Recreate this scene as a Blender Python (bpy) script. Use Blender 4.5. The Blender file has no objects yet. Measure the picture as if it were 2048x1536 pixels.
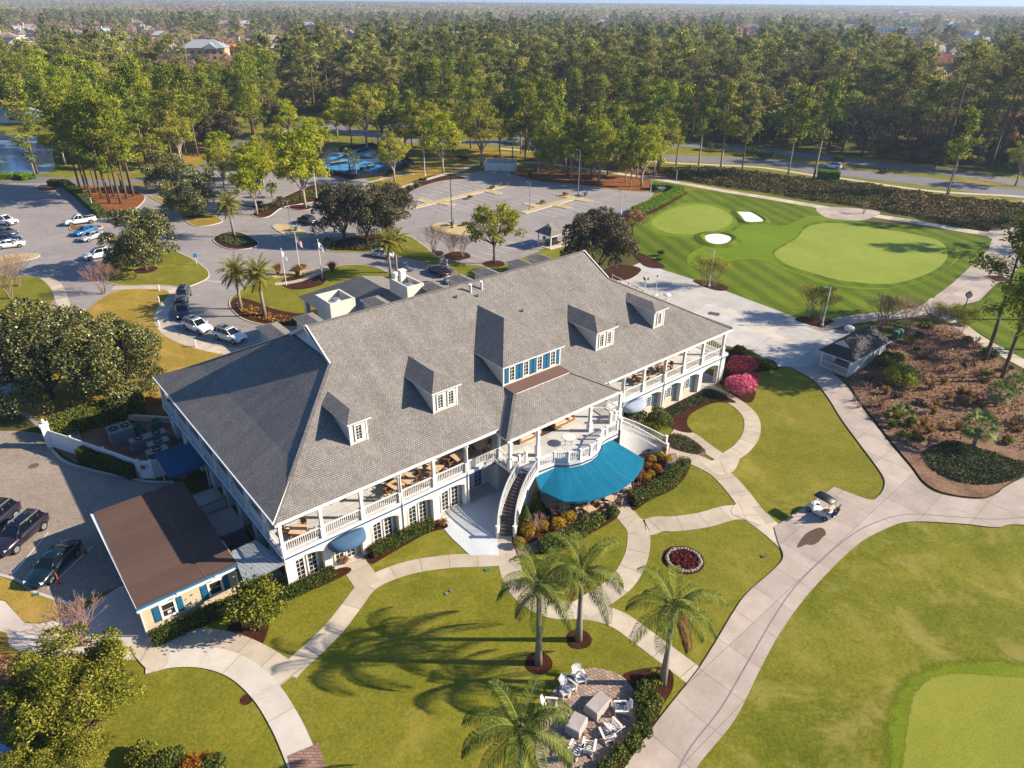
HAZE=0.00017
import bpy, math, random
import numpy as np
from mathutils import Vector, Matrix
R=math.radians; PI=math.pi
random.seed(7); rng=np.random.default_rng(7)
sc=bpy.context.scene; COL=sc.collection

# ------------------------------------------------------------------ camera (drone at 40 m) and survey helpers
F=1420.; CX,CY=1024.,768.; TH=math.atan(764/F); ROLL=R(0.45); CH=40.0
ST,CT=math.sin(TH),math.cos(TH)
def G(px,py,z=0.):
    """point of the level z that the survey picture shows at (px,py)"""
    x,y=(px-CX)/F,-(py-CY)/F
    c,s=math.cos(ROLL),math.sin(ROLL); x,y=x*c-y*s,x*s+y*c
    d=(x,CT+y*ST,-ST+y*CT); t=(z-CH)/d[2]
    return (d[0]*t,d[1]*t,z)
def g2(px,py,z=0.):
    p=G(px,py,z); return (p[0],p[1])
def PX(x,y,z=0.):
    z-=CH; yc=y*ST+z*CT; dd=y*CT-z*ST
    a,b=x/dd,yc/dd; c,s=math.cos(ROLL),math.sin(ROLL); a,b=a*c+b*s,-a*s+b*c
    return (CX+a*F,CY-b*F) if dd>0 else (-9e9,-9e9)
cam=bpy.data.cameras.new('camera'); co=bpy.data.objects.new('camera',cam); COL.objects.link(co)
cam.sensor_fit='HORIZONTAL'; cam.sensor_width=36; cam.lens=F/2048*36; cam.clip_start=.5; cam.clip_end=40000
rt=Vector((1,0,0)); up=Vector((0,ST,CT)); c,s=math.cos(ROLL),math.sin(ROLL)
r2=rt*c+up*s; u2=up*c-rt*s; bk=r2.cross(u2)
m=Matrix.Identity(4)
for i in range(3): m[i][0]=r2[i]; m[i][1]=u2[i]; m[i][2]=bk[i]
m[2][3]=CH; co.matrix_world=m; sc.camera=co

# clubhouse frame
BO=(-17.09,40.23); BA=R(39.9); BU=(math.cos(BA),math.sin(BA)); BV=(-BU[1],BU[0])
def W(u,v,z=0.): return (BO[0]+u*BU[0]+v*BV[0], BO[1]+u*BU[1]+v*BV[1], z)
def UV(px,py,z=0.):
    p=G(px,py,z); x,y=p[0]-BO[0],p[1]-BO[1]; return (x*BU[0]+y*BU[1], x*BV[0]+y*BV[1])

# ------------------------------------------------------------------ light
SUN_EL=28.; SUN_AZ=0.   # direction towards the sun, degrees from +X
sun=bpy.data.lights.new('sun','SUN'); sun.energy=5.0; sun.angle=R(.53); sun.color=(1,.87,.70)
so=bpy.data.objects.new('sun',sun); COL.objects.link(so)
sd=Vector((math.cos(R(SUN_EL))*math.cos(R(SUN_AZ)),math.cos(R(SUN_EL))*math.sin(R(SUN_AZ)),math.sin(R(SUN_EL))))
so.rotation_euler=sd.to_track_quat('Z','Y').to_euler(); so.location=(60,60,80)
w=bpy.data.worlds.new('World'); sc.world=w; w.use_nodes=True
nt=w.node_tree; sky=nt.nodes.new('ShaderNodeTexSky'); sky.sky_type='NISHITA'; sky.sun_disc=False
sky.sun_elevation=R(SUN_EL); sky.sun_rotation=R(90-SUN_AZ); sky.air_density=1.0; sky.dust_density=1.2; sky.altitude=40; sky.ozone_density=2.5
tint=nt.nodes.new('ShaderNodeMix'); tint.data_type='RGBA'; tint.blend_type='MULTIPLY'; tint.inputs[0].default_value=1; tint.inputs[7].default_value=(.50,.80,1.15,1)
nt.links.new(sky.outputs[0],tint.inputs[6]); nt.links.new(tint.outputs[2],nt.nodes['Background'].inputs[0]); nt.nodes['Background'].inputs[1].default_value=.07
sc.view_settings.view_transform='Standard'; sc.view_settings.look='None'; sc.view_settings.exposure=1.13; sc.view_settings.gamma=1
sc.view_settings.use_curve_mapping=False
sc.cycles.max_bounces=5; sc.cycles.diffuse_bounces=2; sc.cycles.glossy_bounces=2; sc.cycles.transmission_bounces=3; sc.cycles.volume_bounces=0
sc.cycles.use_denoising=True; sc.cycles.caustics_reflective=False; sc.cycles.caustics_refractive=False

# ------------------------------------------------------------------ materials
M={}
def hexc(c):
    if isinstance(c,str):
        c=[int(c[i:i+2],16)/255 for i in (0,2,4)]; c=[x/12.92 if x<=.04045 else ((x+.055)/1.055)**2.4 for x in c]
    return (c[0],c[1],c[2],1)
class NT:
    def __init__(s,name):
        s.m=bpy.data.materials.new(name); s.m.use_nodes=True; s.t=s.m.node_tree; s.b=s.t.nodes['Principled BSDF']
    def n(s,ty,**k):
        x=s.t.nodes.new(ty)
        for a,b in k.items():
            if a.startswith('i_'):
                a=a[2:]; x.inputs[int(a) if a.isdigit() else a.replace('_',' ')].default_value=b
            else: setattr(x,a,b)
        return x
    def l(s,a,b): s.t.links.new(a,b)
    def coord(s,kind='Object'): return s.n('ShaderNodeTexCoord').outputs[kind]
    def noise(s,vec,scale,detail=3,rough=.55,dist=0):
        x=s.n('ShaderNodeTexNoise'); x.inputs['Scale'].default_value=scale; x.inputs['Detail'].default_value=detail
        x.inputs['Roughness'].default_value=rough; x.inputs['Distortion'].default_value=dist; s.l(vec,x.inputs['Vector']); return x.outputs['Fac']
    def ramp(s,fac,stops):
        x=s.n('ShaderNodeValToRGB'); e=x.color_ramp.elements
        while len(e)<len(stops): e.new(.5)
        for el,(p,c) in zip(e,stops): el.position=p; el.color=hexc(c)
        s.l(fac,x.inputs[0]); return x.outputs[0]
    def mix(s,fac,a,b,mode='MIX'):
        x=s.n('ShaderNodeMix'); x.data_type='RGBA'; x.blend_type=mode
        for i,v in ((0,fac),(6,a),(7,b)):
            if hasattr(v,'links') or hasattr(v,'is_linked'): s.l(v,x.inputs[i])
            else: x.inputs[i].default_value=v if i==0 else hexc(v)
        return x.outputs[2]
    def math(s,op,a,b=0.):
        x=s.n('ShaderNodeMath',operation=op)
        for i,v in ((0,a),(1,b)):
            if hasattr(v,'is_linked'): s.l(v,x.inputs[i])
            else: x.inputs[i].default_value=v
        return x.outputs[0]
    def bump(s,h,dist,strength=1.):
        x=s.n('ShaderNodeBump'); x.inputs['Distance'].default_value=dist; x.inputs['Strength'].default_value=strength
        s.l(h,x.inputs['Height']); s.l(x.outputs[0],s.b.inputs['Normal'])
    def done(s,key,col=None,rough=.8,spec=.3,metal=0.):
        if col is not None:
            if hasattr(col,'is_linked'): s.l(col,s.b.inputs['Base Color'])
            else: s.b.inputs['Base Color'].default_value=hexc(col)
        s.b.inputs['Roughness'].default_value=rough; s.b.inputs['Specular IOR Level'].default_value=spec; s.b.inputs['Metallic'].default_value=metal
        M[key]=s.m; return s.m
def plain(key,c,rough=.6,spec=.3,metal=0.,var=.12,scale=1.2):
    """colour with faint wear so that no surface is dead flat"""
    t=NT(key); v=t.coord(); n=t.noise(v,scale,4,.65)
    a=hexc(c); lo=[x*(1-var) for x in a[:3]]; hi=[min(1,x*(1+var)) for x in a[:3]]
    return t.done(key,t.ramp(n,[(.3,lo),(.7,hi)]),rough,spec,metal)
def grass(key,stops,big=.09,fine=9.,stripe=None,dry=None):
    t=NT(key); v=t.coord()
    n1=t.noise(v,big,4,.6,.3); n2=t.noise(v,big*7,5,.75,.6); n3=t.noise(v,fine,4,.85)
    f=t.math('ADD',t.math('MULTIPLY',n1,.45),t.math('ADD',t.math('MULTIPLY',n2,.33),t.math('MULTIPLY',n3,.22)))
    col=t.ramp(f,stops)
    col=t.mix(.45,col,t.ramp(n3,[(.32,'3a4a10'),(.68,'c0b460')]),'OVERLAY')
    if stripe:
        mp=t.n('ShaderNodeMapping'); mp.inputs['Rotation'].default_value=(0,0,R(stripe[1])); t.l(v,mp.inputs[0])
        wv=t.n('ShaderNodeTexWave'); wv.inputs['Scale'].default_value=stripe[0]; wv.inputs['Distortion'].default_value=.6; wv.inputs['Detail'].default_value=1
        t.l(mp.outputs[0],wv.inputs[0]); st=t.ramp(wv.outputs[0],[(.4,(.80,.84,.80)),(.6,(1.12,1.1,1.05))])
        col=t.mix(1.,col,st,'MULTIPLY')
    if dry:
        nd=t.noise(v,dry[0],5,.7,.6); fd=t.n('ShaderNodeMapRange',i_1=dry[1],i_2=dry[1]+.13); t.l(nd,fd.inputs[0])
        col=t.mix(t.math('MULTIPLY',fd.outputs[0],dry[3] if len(dry)>3 else .75),col,dry[2])
    t.bump(n3,.05,.8)
    return t.done(key,col,.9,.1)
grass('collar',[(.3,'5e7014'),(.5,'72821c'),(.7,'848e2a')],.1,5)
grass('lawn',[(.3,'5c621c'),(.45,'727424'),(.55,'827f30'),(.7,'968c40')],.11,4,None,(.14,.55,'a08e46',.5))
grass('lawn_dry',[(.3,'7a7026'),(.5,'9c863c'),(.7,'b89c54')],.15,5,None,(.3,.52,'b08a50',.6))
grass('fairway',[(.32,'4c5e10'),(.5,'61741a'),(.7,'7a8628')],.06,6,(.085,-14))
grass('apron',[(.32,'607a16'),(.5,'6e861e'),(.7,'80942c')],.08,7)
grass('green',[(.32,'80903a'),(.5,'8e9c46'),(.7,'9ea854')],.10,10)
grass('green_near',[(.32,'828632'),(.5,'8e923c'),(.7,'9c9e4c')],.13,10)
grass('rough',[(.3,'505814'),(.42,'666c1c'),(.55,'7e7e2c'),(.7,'968c44')],.13,4,None,(.19,.5,'9a8c4c',.5))
grass('verge',[(.3,'5a6a1c'),(.5,'7c7c2c'),(.7,'9a8a42')],.06,5,None,(.08,.5,'967e46',.7))
grass('forest_floor',[(.3,'42421f'),(.5,'58562e'),(.7,'70663e')],.03,3,None,(.02,.52,'6a6c2c',.7))
def mulch(key,a,b,c,sc_=7):
    t=NT(key); v=t.coord(); n=t.noise(v,sc_,4,.8); n2=t.noise(v,.5,3)
    col=t.mix(.35,t.ramp(n,[(.3,a),(.5,b),(.72,c)]),t.ramp(n2,[(.3,a),(.7,c)])); t.bump(n,.08); return t.done(key,col,.95,.1)
mulch('mulch','24130c','3d2115','5a3524'); mulch('pine_straw','5a3218','7d4a26','9a6a3c'); mulch('bed_soil','4a3426','785844','a48870',5)
mulch('rock_yellow','947a4c','b89e6c','d4c096',6)
def concrete(key,a,b,slab=None,stain='8a7a66',rot=0.,joint='8c8478',wid=None):
    t=NT(key); v=t.coord(); n=t.noise(v,.35,5,.65,.4); n2=t.noise(v,6,3,.7)
    col=t.ramp(t.math('ADD',t.math('MULTIPLY',n,.75),t.math('MULTIPLY',n2,.25)),[(.35,a),(.65,b)])
    ns=t.noise(v,.13,4,.7,1.); fs=t.n('ShaderNodeMapRange',i_1=.58,i_2=.75); t.l(ns,fs.inputs[0]); col=t.mix(t.math('MULTIPLY',fs.outputs[0],.35),col,stain)
    if slab:
        mp=t.n('ShaderNodeMapping'); mp.inputs['Rotation'].default_value=(0,0,R(rot)); t.l(v,mp.inputs[0])
        br=t.n('ShaderNodeTexBrick'); br.offset=0; br.inputs['Scale'].default_value=1; br.inputs['Brick Width'].default_value=wid or slab; br.inputs['Row Height'].default_value=slab
        br.inputs['Mortar Size'].default_value=.022; br.inputs['Mortar Smooth'].default_value=.1
        br.inputs['Color1'].default_value=(.86,.86,.86,1); br.inputs['Color2'].default_value=(1.06,1.05,1.04,1); br.inputs['Mortar'].default_value=(.55,.52,.48,1)
        t.l(mp.outputs[0],br.inputs[0]); col=t.mix(1.,col,br.outputs[0],'MULTIPLY')
    t.bump(n2,.01,.5); return t.done(key,col,.85,.2)
def strip_concrete(key,a,b,slab,stain='9a8870'):
    """path with cross joints: U runs along the path"""
    t=NT(key); v=t.coord(); uv=t.coord('UV'); n=t.noise(v,.5,5,.65,.4); n2=t.noise(v,7,3,.7)
    col=t.ramp(t.math('ADD',t.math('MULTIPLY',n,.7),t.math('MULTIPLY',n2,.3)),[(.35,a),(.65,b)])
    br=t.n('ShaderNodeTexBrick'); br.offset=0; br.inputs['Scale'].default_value=1; br.inputs['Brick Width'].default_value=slab; br.inputs['Row Height'].default_value=50
    br.inputs['Mortar Size'].default_value=.028; br.inputs['Color1'].default_value=(.8,.79,.77,1); br.inputs['Color2'].default_value=(1.06,1.05,1.04,1); br.inputs['Mortar'].default_value=(.5,.46,.42,1)
    t.l(uv,br.inputs[0]); col=t.mix(1.,col,br.outputs[0],'MULTIPLY')
    ns=t.noise(v,.2,4,.7,1.); fs=t.n('ShaderNodeMapRange',i_1=.55,i_2=.72); t.l(ns,fs.inputs[0]); col=t.mix(t.math('MULTIPLY',fs.outputs[0],.4),col,stain)
    return t.done(key,col,.85,.2)
concrete('concrete','b0a498','c8bcae',None); concrete('yard','a9a49c','bfbab2',6.,'8e867c',40); concrete('cart','9e9084','b7a99c',3.2,'846a58',-42)
concrete('patio','b4b8ba','c8ccce',None,'8a8078'); concrete('deck','b9b7b4','cac8c5',2.2,'a39c94',0); concrete('kerb','aba294','c4bbae')
strip_concrete('path','b0a390','cabca8',2.3); strip_concrete('path_bright','c6beb0','d8d0c4',6.); strip_concrete('cart_strip','a2958a','b9ada0',3.1,'8a7262')
def asphalt(key,a,b):
    t=NT(key); v=t.coord(); n=t.noise(v,.12,5,.7,.5); n2=t.noise(v,12,2,.8); n3=t.noise(v,.6,4,.75,1.5)
    col=t.ramp(t.math('ADD',t.math('MULTIPLY',n,.5),t.math('ADD',t.math('MULTIPLY',n2,.2),t.math('MULTIPLY',n3,.3))),[(.35,a),(.65,b)])
    vo=t.n('ShaderNodeTexVoronoi'); vo.feature='DISTANCE_TO_EDGE'; vo.inputs['Scale'].default_value=.11
    mx=t.n('ShaderNodeVectorMath',operation='ADD'); t.l(v,mx.inputs[0])
    nn=t.n('ShaderNodeTexNoise'); nn.inputs['Scale'].default_value=.3; t.l(v,nn.inputs[0]); sc2=t.n('ShaderNodeVectorMath',operation='SCALE'); sc2.inputs['Scale'].default_value=4; t.l(nn.outputs['Color'],sc2.inputs[0]); t.l(sc2.outputs[0],mx.inputs[1])
    t.l(mx.outputs[0],vo.inputs['Vector']); mr=t.n('ShaderNodeMapRange',i_1=.0,i_2=.012,i_3=.35,i_4=0.); t.l(vo.outputs[0],mr.inputs[0])
    col=t.mix(mr.outputs[0],col,'4c4844'); return t.done(key,col,.9,.2)
asphalt('asphalt','807976','9a928c'); asphalt('asphalt_road','6c6a6c','807c7c')
def bricks(key,a,b,mort,bw,bh,ms,rot=0.,rough=.85,coord='Object',offset=.5,bmp=.01,big=.3):
    t=NT(key); v=t.coord(coord); mp=t.n('ShaderNodeMapping'); mp.inputs['Rotation'].default_value=(0,0,R(rot)); t.l(v,mp.inputs[0])
    br=t.n('ShaderNodeTexBrick'); br.offset=offset; br.inputs['Scale'].default_value=1; br.inputs['Brick Width'].default_value=bw; br.inputs['Row Height'].default_value=bh
    br.inputs['Mortar Size'].default_value=ms; br.inputs['Mortar Smooth'].default_value=.2; br.inputs['Bias'].default_value=0
    br.inputs['Color1'].default_value=hexc(a); br.inputs['Color2'].default_value=hexc(b); br.inputs['Mortar'].default_value=hexc(mort); t.l(mp.outputs[0],br.inputs[0])
    n=t.noise(t.coord(),.35,5,.7,.5); n2=t.noise(t.coord(),4.,3,.8)
    col=t.mix(1.,br.outputs[0],t.ramp(t.math('ADD',t.math('MULTIPLY',n,.6),t.math('MULTIPLY',n2,.4)),[(.3,(1-big,1-big,1-big)),(.7,(1+big*.4,)*3)]),'MULTIPLY')
    if coord=='UV' and bw<1:   # weather streaks running down the slope
        m2=t.n('ShaderNodeMapping'); m2.inputs['Scale'].default_value=(.9,.09,1); t.l(v,m2.inputs[0]); n3=t.noise(m2.outputs[0],1.,4,.65,.3)
        col=t.mix(1.,col,t.ramp(n3,[(.3,(.84,.84,.83)),(.7,(1.08,1.07,1.05))]),'MULTIPLY')
    inv=t.math('SUBTRACT',1.,br.outputs['Fac']); t.bump(inv,bmp,.8); return t.done(key,col,rough,.2)
bricks('pavers','94877a','a69686','7c7064',.3,.15,.015,20,big=.3); bricks('pavers_patio','907868','b09c8c','6e5c50',.34,.23,.02,35)
bricks('brick_path','8a7668','a48f80','6a584c',.3,.16,.02,10); bricks('paver_band','8c6a58','a08070','6a5446',.4,.2,.02,0)
bricks('shingle','827d78','979089','625d58',.24,.17,.022,0,.95,'UV',.5,.02,.3)
bricks('shingle_dark','4e4c4a','605c58','2c2a2a',.34,.26,.035,0,.95,'UV',.5,.02,.22)
bricks('siding','b9ab94','c0b29b','9a8c78',30,.18,.012,0,.8,'UV',0,.008,.06)
bricks('roof_felt','57443b','604b41','4a382f',30,1.15,.02,0,.9,'UV',0,.004,.16)
bricks('corrugated','8f9496','9aa0a2','74787a',30,.3,.02,0,.5,'UV',0,.02,.1)
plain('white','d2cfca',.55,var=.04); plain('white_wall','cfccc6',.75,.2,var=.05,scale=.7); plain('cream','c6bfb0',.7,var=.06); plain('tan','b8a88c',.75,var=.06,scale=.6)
plain('blue_shutter','1d5b7c',.5,.4,var=.08); plain('blue_trim','2c4f70',.5,.4); plain('blue_canvas','3e5a74',.8,.2,var=.06); plain('grey_canvas','8f98a8',.8,.2)
plain('navy_canvas','1f4a68',.8,.2); plain('stair','5a524e',.8,var=.15); plain('brown_roof','6a5048',.85,var=.08,scale=.5); plain('stucco','c9c3b6',.9,.1,var=.08)
plain('metal','9aa0a2',.4,.5,.6); plain('dark_metal','2a2a2c',.45,.5,.4); plain('iron','17171a',.5,.4); plain('rubber','18181a',.85,.2); plain('wicker','8a6446',.85,.2,var=.2,scale=9); plain('wicker_top','c8a888',.6,.3)
plain('cushion','c9b296',.9,.1); plain('rug','4a403c',.95,.1); plain('bark','5e5044',.95,.1,var=.3,scale=5); plain('bark_pine','6d584a',.95,.1,var=.3,scale=4); plain('bark_pale','96897a',.95,.1,var=.25,scale=4); plain('palm_trunk','8a8074',.95,.1,var=.2,scale=5); plain('dead_frond','7a5a3a',.95,.1,var=.25,scale=6)
plain('twig','8a7460',.95,.1,var=.2); plain('twig_pink','9c7c70',.95,.1,var=.2); plain('sand','e4ded2',.95,.1,var=.04); plain('paint_line','c9c6c0',.8,.2,var=.15,scale=2.)
plain('red','a02a20',.6); plain('red_dark','5a1a1a',.8); plain('flower','a01828',.8,var=.3,scale=20); plain('stone','94867a',.9,.2,var=.2,scale=3); plain('cover','a39a94',.85,.2,var=.06,scale=2)
plain('green_box','3e6a58',.6); plain('court_blue','3f88b4',.8,.2,var=.05); plain('court_dark','3a4c60',.8,.2,var=.05); plain('mesh_black','22282c',.9,.1); plain('sign_blue','2a7ab0',.5); plain('seam','7c5644'); plain('terracotta','a8623e',.85,var=.15,scale=.8); plain('roof_grey','8e9294',.85,var=.1,scale=.6); plain('roof_tan','8a7a6c',.85,var=.15); plain('house_wall','cfc4b4',.85,var=.05); plain('house_pink','c79a78',.85,var=.05); plain('solar','1c2a44',.25,.6,var=.1); plain('roof_red','743028',.85,var=.1); plain('orange','b8432a',.6)
plain('gold','d8c89a',.5); plain('puddle','5c4838',.35,.4,var=.08)
def glass(key,c,rough=.08):
    t=NT(key); n=t.noise(t.coord(),.8,2); return t.done(key,t.ramp(n,[(.3,[x*.7 for x in hexc(c)[:3]]),(.7,[x*1.3 for x in hexc(c)[:3]])]),rough,.6)
glass('glass','1a2024'); glass('pane','2e2c2a',.12); glass('pane_blue','1f4a70',.12); glass('car_glass','10161a',.05); glass('water','7c98b8',.1); glass('lamp_glass','d8d8d0',.2)  # water: the sky's pale blue reflection is put into its base colour
def paint(key,c,rough=.25,metal=0.):
    t=NT(key); n=t.noise(t.coord(),60,2); t.done(key,c,rough,.5,metal); t.b.inputs['Coat Weight'].default_value=.6; t.b.inputs['Coat Roughness'].default_value=.06
    t.l(t.ramp(n,[(.3,[x*.92 for x in hexc(c)[:3]]),(.7,[min(1,x*1.05) for x in hexc(c)[:3]])]),t.b.inputs['Base Color'])
for k,c in (('paint_white','dcdcdc'),('paint_black','0d1013'),('paint_teal_black','0c2026'),('paint_navy','1a2540'),('paint_purple','241f2c'),('paint_blue','1f6aa0'),('paint_silver','9a9ea2'),('paint_grey','4a4e52'),('paint_red_black','2a1416')): paint(k,c)
plain('chrome','c8ccd0',.15,.6,.9,var=.02); plain('tail_red','8a1414',.3,.5)
def leaf(key,dark,mid,light,trans=.25,hue=.35,rough=.7):
    t=NT(key); at=t.n('ShaderNodeAttribute'); at.attribute_name='var'; oi=t.n('ShaderNodeObjectInfo')
    col=t.ramp(at.outputs['Fac'],[(.1,dark),(.5,mid),(.9,light)])
    hs=t.n('ShaderNodeHueSaturation'); t.l(col,hs.inputs['Color'])
    a=t.n('ShaderNodeMapRange',i_3=.5-.03*hue,i_4=.5+.022*hue); t.l(oi.outputs['Random'],a.inputs[0]); t.l(a.outputs[0],hs.inputs['Hue'])
    b=t.n('ShaderNodeMapRange',i_3=1-.5*hue,i_4=1+.5*hue); r2_=t.math('FRACT',t.math('MULTIPLY',oi.outputs['Random'],7.13)); t.l(r2_,b.inputs[0]); t.l(b.outputs[0],hs.inputs['Value'])
    t.done(key,hs.outputs[0],rough,.15 if rough>.6 else .5)
    tr=t.n('ShaderNodeBsdfTranslucent'); t.l(hs.outputs[0],tr.inputs[0]); ms=t.n('ShaderNodeMixShader'); ms.inputs[0].default_value=trans
    t.l(t.b.outputs[0],ms.inputs[1]); t.l(tr.outputs[0],ms.inputs[2]); t.l(ms.outputs[0],t.t.nodes['Material Output'].inputs[0])
leaf('needles','424818','767a34','b2a654',.32,.75); leaf('needles_near','40520f','76841e','aaa234',.25,.4)
leaf('magnolia','1e250c','4e5426','8e8a44',.12,.25,.42); leaf('magnolia_brown','343020','585236','857a56',.12,.25)
leaf('spring','64740c','98a016','c4ba34',.35,.2); leaf('spring_yellow','6a7016','98982a','b8ae44',.35,.3); leaf('oak_far','5e6228','96903e','ccb460',.35,.8)
leaf('bare_far','80684e','ac9074','d0b492',.4,.6); leaf('olive','40480f','70741f','a29a40',.25,.2); leaf('palm_leaf','3a4a1a','62702a','98984c',.25,.15); leaf('palm_sabal','3a4a24','5a6c34','8a9454',.25,.15); leaf('palm_gold','5a5a1a','86802a','aca044',.25,.15)
leaf('hedge','323e18','525c22','7c7e34',.2,.2); leaf('hedge_bright','4a6a14','66861e','8aa636',.25,.1); leaf('boxwood','28380f','44541a','6e6e2c',.15,.25); leaf('golden','7a6410','a8871a','c8a838',.25,.25); leaf('rust','6a3a10','8e5618','b07a28',.2,.2); leaf('azalea','b03458','e06486','f4a0b4',.25,.1); leaf('azalea_red','9a3038','d05660','ea8288',.25,.1)
leaf('cover_dark','28341a','44502a','707044',.15,.2); leaf('bank','303414','504e22','7c6c3c',.15,.25); leaf('tuft','6a4a20','8c6630','b48c4c',.2,.2); leaf('dry_brush','7a5838','94704c','b08c64',.2,.2); leaf('red_leaf','5a1820','7c222c','9a3840',.2,.1); leaf('agave','7a8a84','9aa8a0','b8c0b8',.1,.1)
def flagm():
    plain('flag_red','a02030',.8); plain('flag_white','d8d8dc',.8); plain('flag_blue','1e2a58',.8)
flagm()

def canvas_mat():
    t=NT('teal_canvas'); v=t.coord('UV'); m=t.n('ShaderNodeMapping'); m.inputs['Scale'].default_value=(2.6,.12,1); t.l(v,m.inputs[0]); n=t.noise(m.outputs[0],1.,5,.7,.2); n2=t.noise(t.coord(),.5,3)
    col=t.mix(.5,t.ramp(n,[(.35,'0d5872'),(.52,'116480'),(.7,'2a7e98')]),t.ramp(n2,[(.3,'0e5a74'),(.7,'16708c')])); t.bump(n,.03,.6); t.done('teal_canvas',col,.85,.12)
canvas_mat()
# ------------------------------------------------------------------ mesh builder
class MB:
    def __init__(s): s.v=[]; s.f=[]; s.m=[]
    def add(s,vs,fs,mi=0):
        o=len(s.v); s.v+= [tuple(p) for p in vs]; s.f+=[tuple(i+o for i in f) for f in fs]; s.m+=[mi]*len(fs)
    def box(s,x0,x1,y0,y1,z0,z1,mi=0):
        s.add([(x0,y0,z0),(x1,y0,z0),(x1,y1,z0),(x0,y1,z0),(x0,y0,z1),(x1,y0,z1),(x1,y1,z1),(x0,y1,z1)],
              [(0,3,2,1),(4,5,6,7),(0,1,5,4),(1,2,6,5),(2,3,7,6),(3,0,4,7)],mi)
    def obox(s,c,sz,rz=0.,mi=0,rx=0.,ry=0.):
        mt=Matrix.Rotation(rz,3,'Z')@Matrix.Rotation(ry,3,'Y')@Matrix.Rotation(rx,3,'X'); h=[x/2 for x in sz]; vs=[]
        for z in (-1,1):
            for x,y in ((-1,-1),(1,-1),(1,1),(-1,1)):
                p=mt@Vector((x*h[0],y*h[1],z*h[2])); vs.append((c[0]+p.x,c[1]+p.y,c[2]+p.z))
        s.add(vs,[(0,3,2,1),(4,5,6,7),(0,1,5,4),(1,2,6,5),(2,3,7,6),(3,0,4,7)],mi)
    def prism(s,poly,z0,z1,mi=0,mtop=None,bottom=True):
        n=len(poly)
        a=sum(poly[i][0]*poly[(i+1)%n][1]-poly[(i+1)%n][0]*poly[i][1] for i in range(n))
        if a<0: poly=poly[::-1]
        vs=[(p[0],p[1],z0) for p in poly]+[(p[0],p[1],z1) for p in poly]
        s.add(vs,[(i,(i+1)%n,(i+1)%n+n,i+n) for i in range(n)],mi)
        s.add([(p[0],p[1],z1) for p in poly],[tuple(range(n))],mi if mtop is None else mtop)
        if bottom: s.add([(p[0],p[1],z0) for p in poly],[tuple(range(n))[::-1]],mi)
    def bar(s,p,q,w,h,mi=0):
        p,q=Vector(p),Vector(q); d=(q-p)
        if d.length<1e-6: return
        d.normalize(); a=Vector((0,0,1)) if abs(d.z)<.95 else Vector((1,0,0)); sx=d.cross(a).normalized(); sy=sx.cross(d).normalized()
        vs=[]
        for e in (p,q):
            for i,j in ((-1,-1),(1,-1),(1,1),(-1,1)): vs.append(e+sx*(i*w/2)+sy*(j*h/2))
        s.add(vs,[(0,1,2,3),(7,6,5,4),(0,4,5,1),(1,5,6,2),(2,6,7,3),(3,7,4,0)],mi)
    def tube(s,pts,rad,n=6,mi=0,cap=True):
        pts=[Vector(p) for p in pts]; k=len(pts); rad=[rad]*k if not hasattr(rad,'__len__') else rad
        vs=[]; prev=None
        for i,p in enumerate(pts):
            d=(pts[min(i+1,k-1)]-pts[max(i-1,0)])
            if d.length<1e-9: d=Vector((0,0,1))
            d.normalize()
            if prev is None: a=Vector((1,0,0)) if abs(d.x)<.9 else Vector((0,1,0)); sx=d.cross(a).normalized()
            else: sx=(prev-d*prev.dot(d)); sx=sx.normalized() if sx.length>1e-6 else d.orthogonal().normalized()
            prev=sx; sy=d.cross(sx)
            for j in range(n):
                t=2*PI*j/n; vs.append(p+sx*(math.cos(t)*rad[i])+sy*(math.sin(t)*rad[i]))
        fs=[(i*n+j,i*n+(j+1)%n,(i+1)*n+(j+1)%n,(i+1)*n+j) for i in range(k-1) for j in range(n)]
        if cap: fs+=[tuple(range(n))[::-1],tuple(range((k-1)*n,k*n))]
        s.add(vs,fs,mi)
    def lathe(s,c,prof,n=12,mi=0,sx=1.,sy=1.):
        vs=[(c[0]+r*math.cos(2*PI*j/n)*sx,c[1]+r*math.sin(2*PI*j/n)*sy,c[2]+z) for r,z in prof for j in range(n)]; k=len(prof)
        fs=[(i*n+j,i*n+(j+1)%n,(i+1)*n+(j+1)%n,(i+1)*n+j) for i in range(k-1) for j in range(n)]
        fs+=[tuple(range(n))[::-1],tuple(range((k-1)*n,k*n))]; s.add(vs,fs,mi)
    def ball(s,c,r,n=10,k=6,mi=0,sq=1.,jit=0.):
        prof=[(max(.02,math.sin(PI*i/k))*r,-math.cos(PI*i/k)*r*sq) for i in range(k+1)]; o=len(s.v); s.lathe(c,prof,n,mi)
        if jit:
            for i in range(o,len(s.v)): p=s.v[i]; s.v[i]=(p[0]+random.uniform(-jit,jit),p[1]+random.uniform(-jit,jit),p[2]+random.uniform(-jit,jit))
    def quad(s,a,b,c,d,mi=0): s.add([a,b,c,d],[(0,1,2,3)],mi)
    def poly(s,pts,mi=0): s.add(pts,[tuple(range(len(pts)))],mi)
    def build(s,name,mats,parent=None,smooth=False,loc=None,rz=None,weld=False):
        me=bpy.data.meshes.new(name); me.from_pydata(s.v,[],s.f)
        if not isinstance(mats,(list,tuple)): mats=[mats]
        for x in mats: me.materials.append(M[x] if isinstance(x,str) else x)
        n=len(s.f)
        me.polygons.foreach_set('material_index',np.array(s.m,dtype=np.int32))
        if smooth: me.polygons.foreach_set('use_smooth',np.ones(n,dtype=bool))
        if weld:
            import bmesh
            bm=bmesh.new(); bm.from_mesh(me); bmesh.ops.remove_doubles(bm,verts=bm.verts,dist=.002); bm.to_mesh(me); bm.free()
        planar_uv(me); me.update()
        o=bpy.data.objects.new(name,me); COL.objects.link(o)
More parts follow.
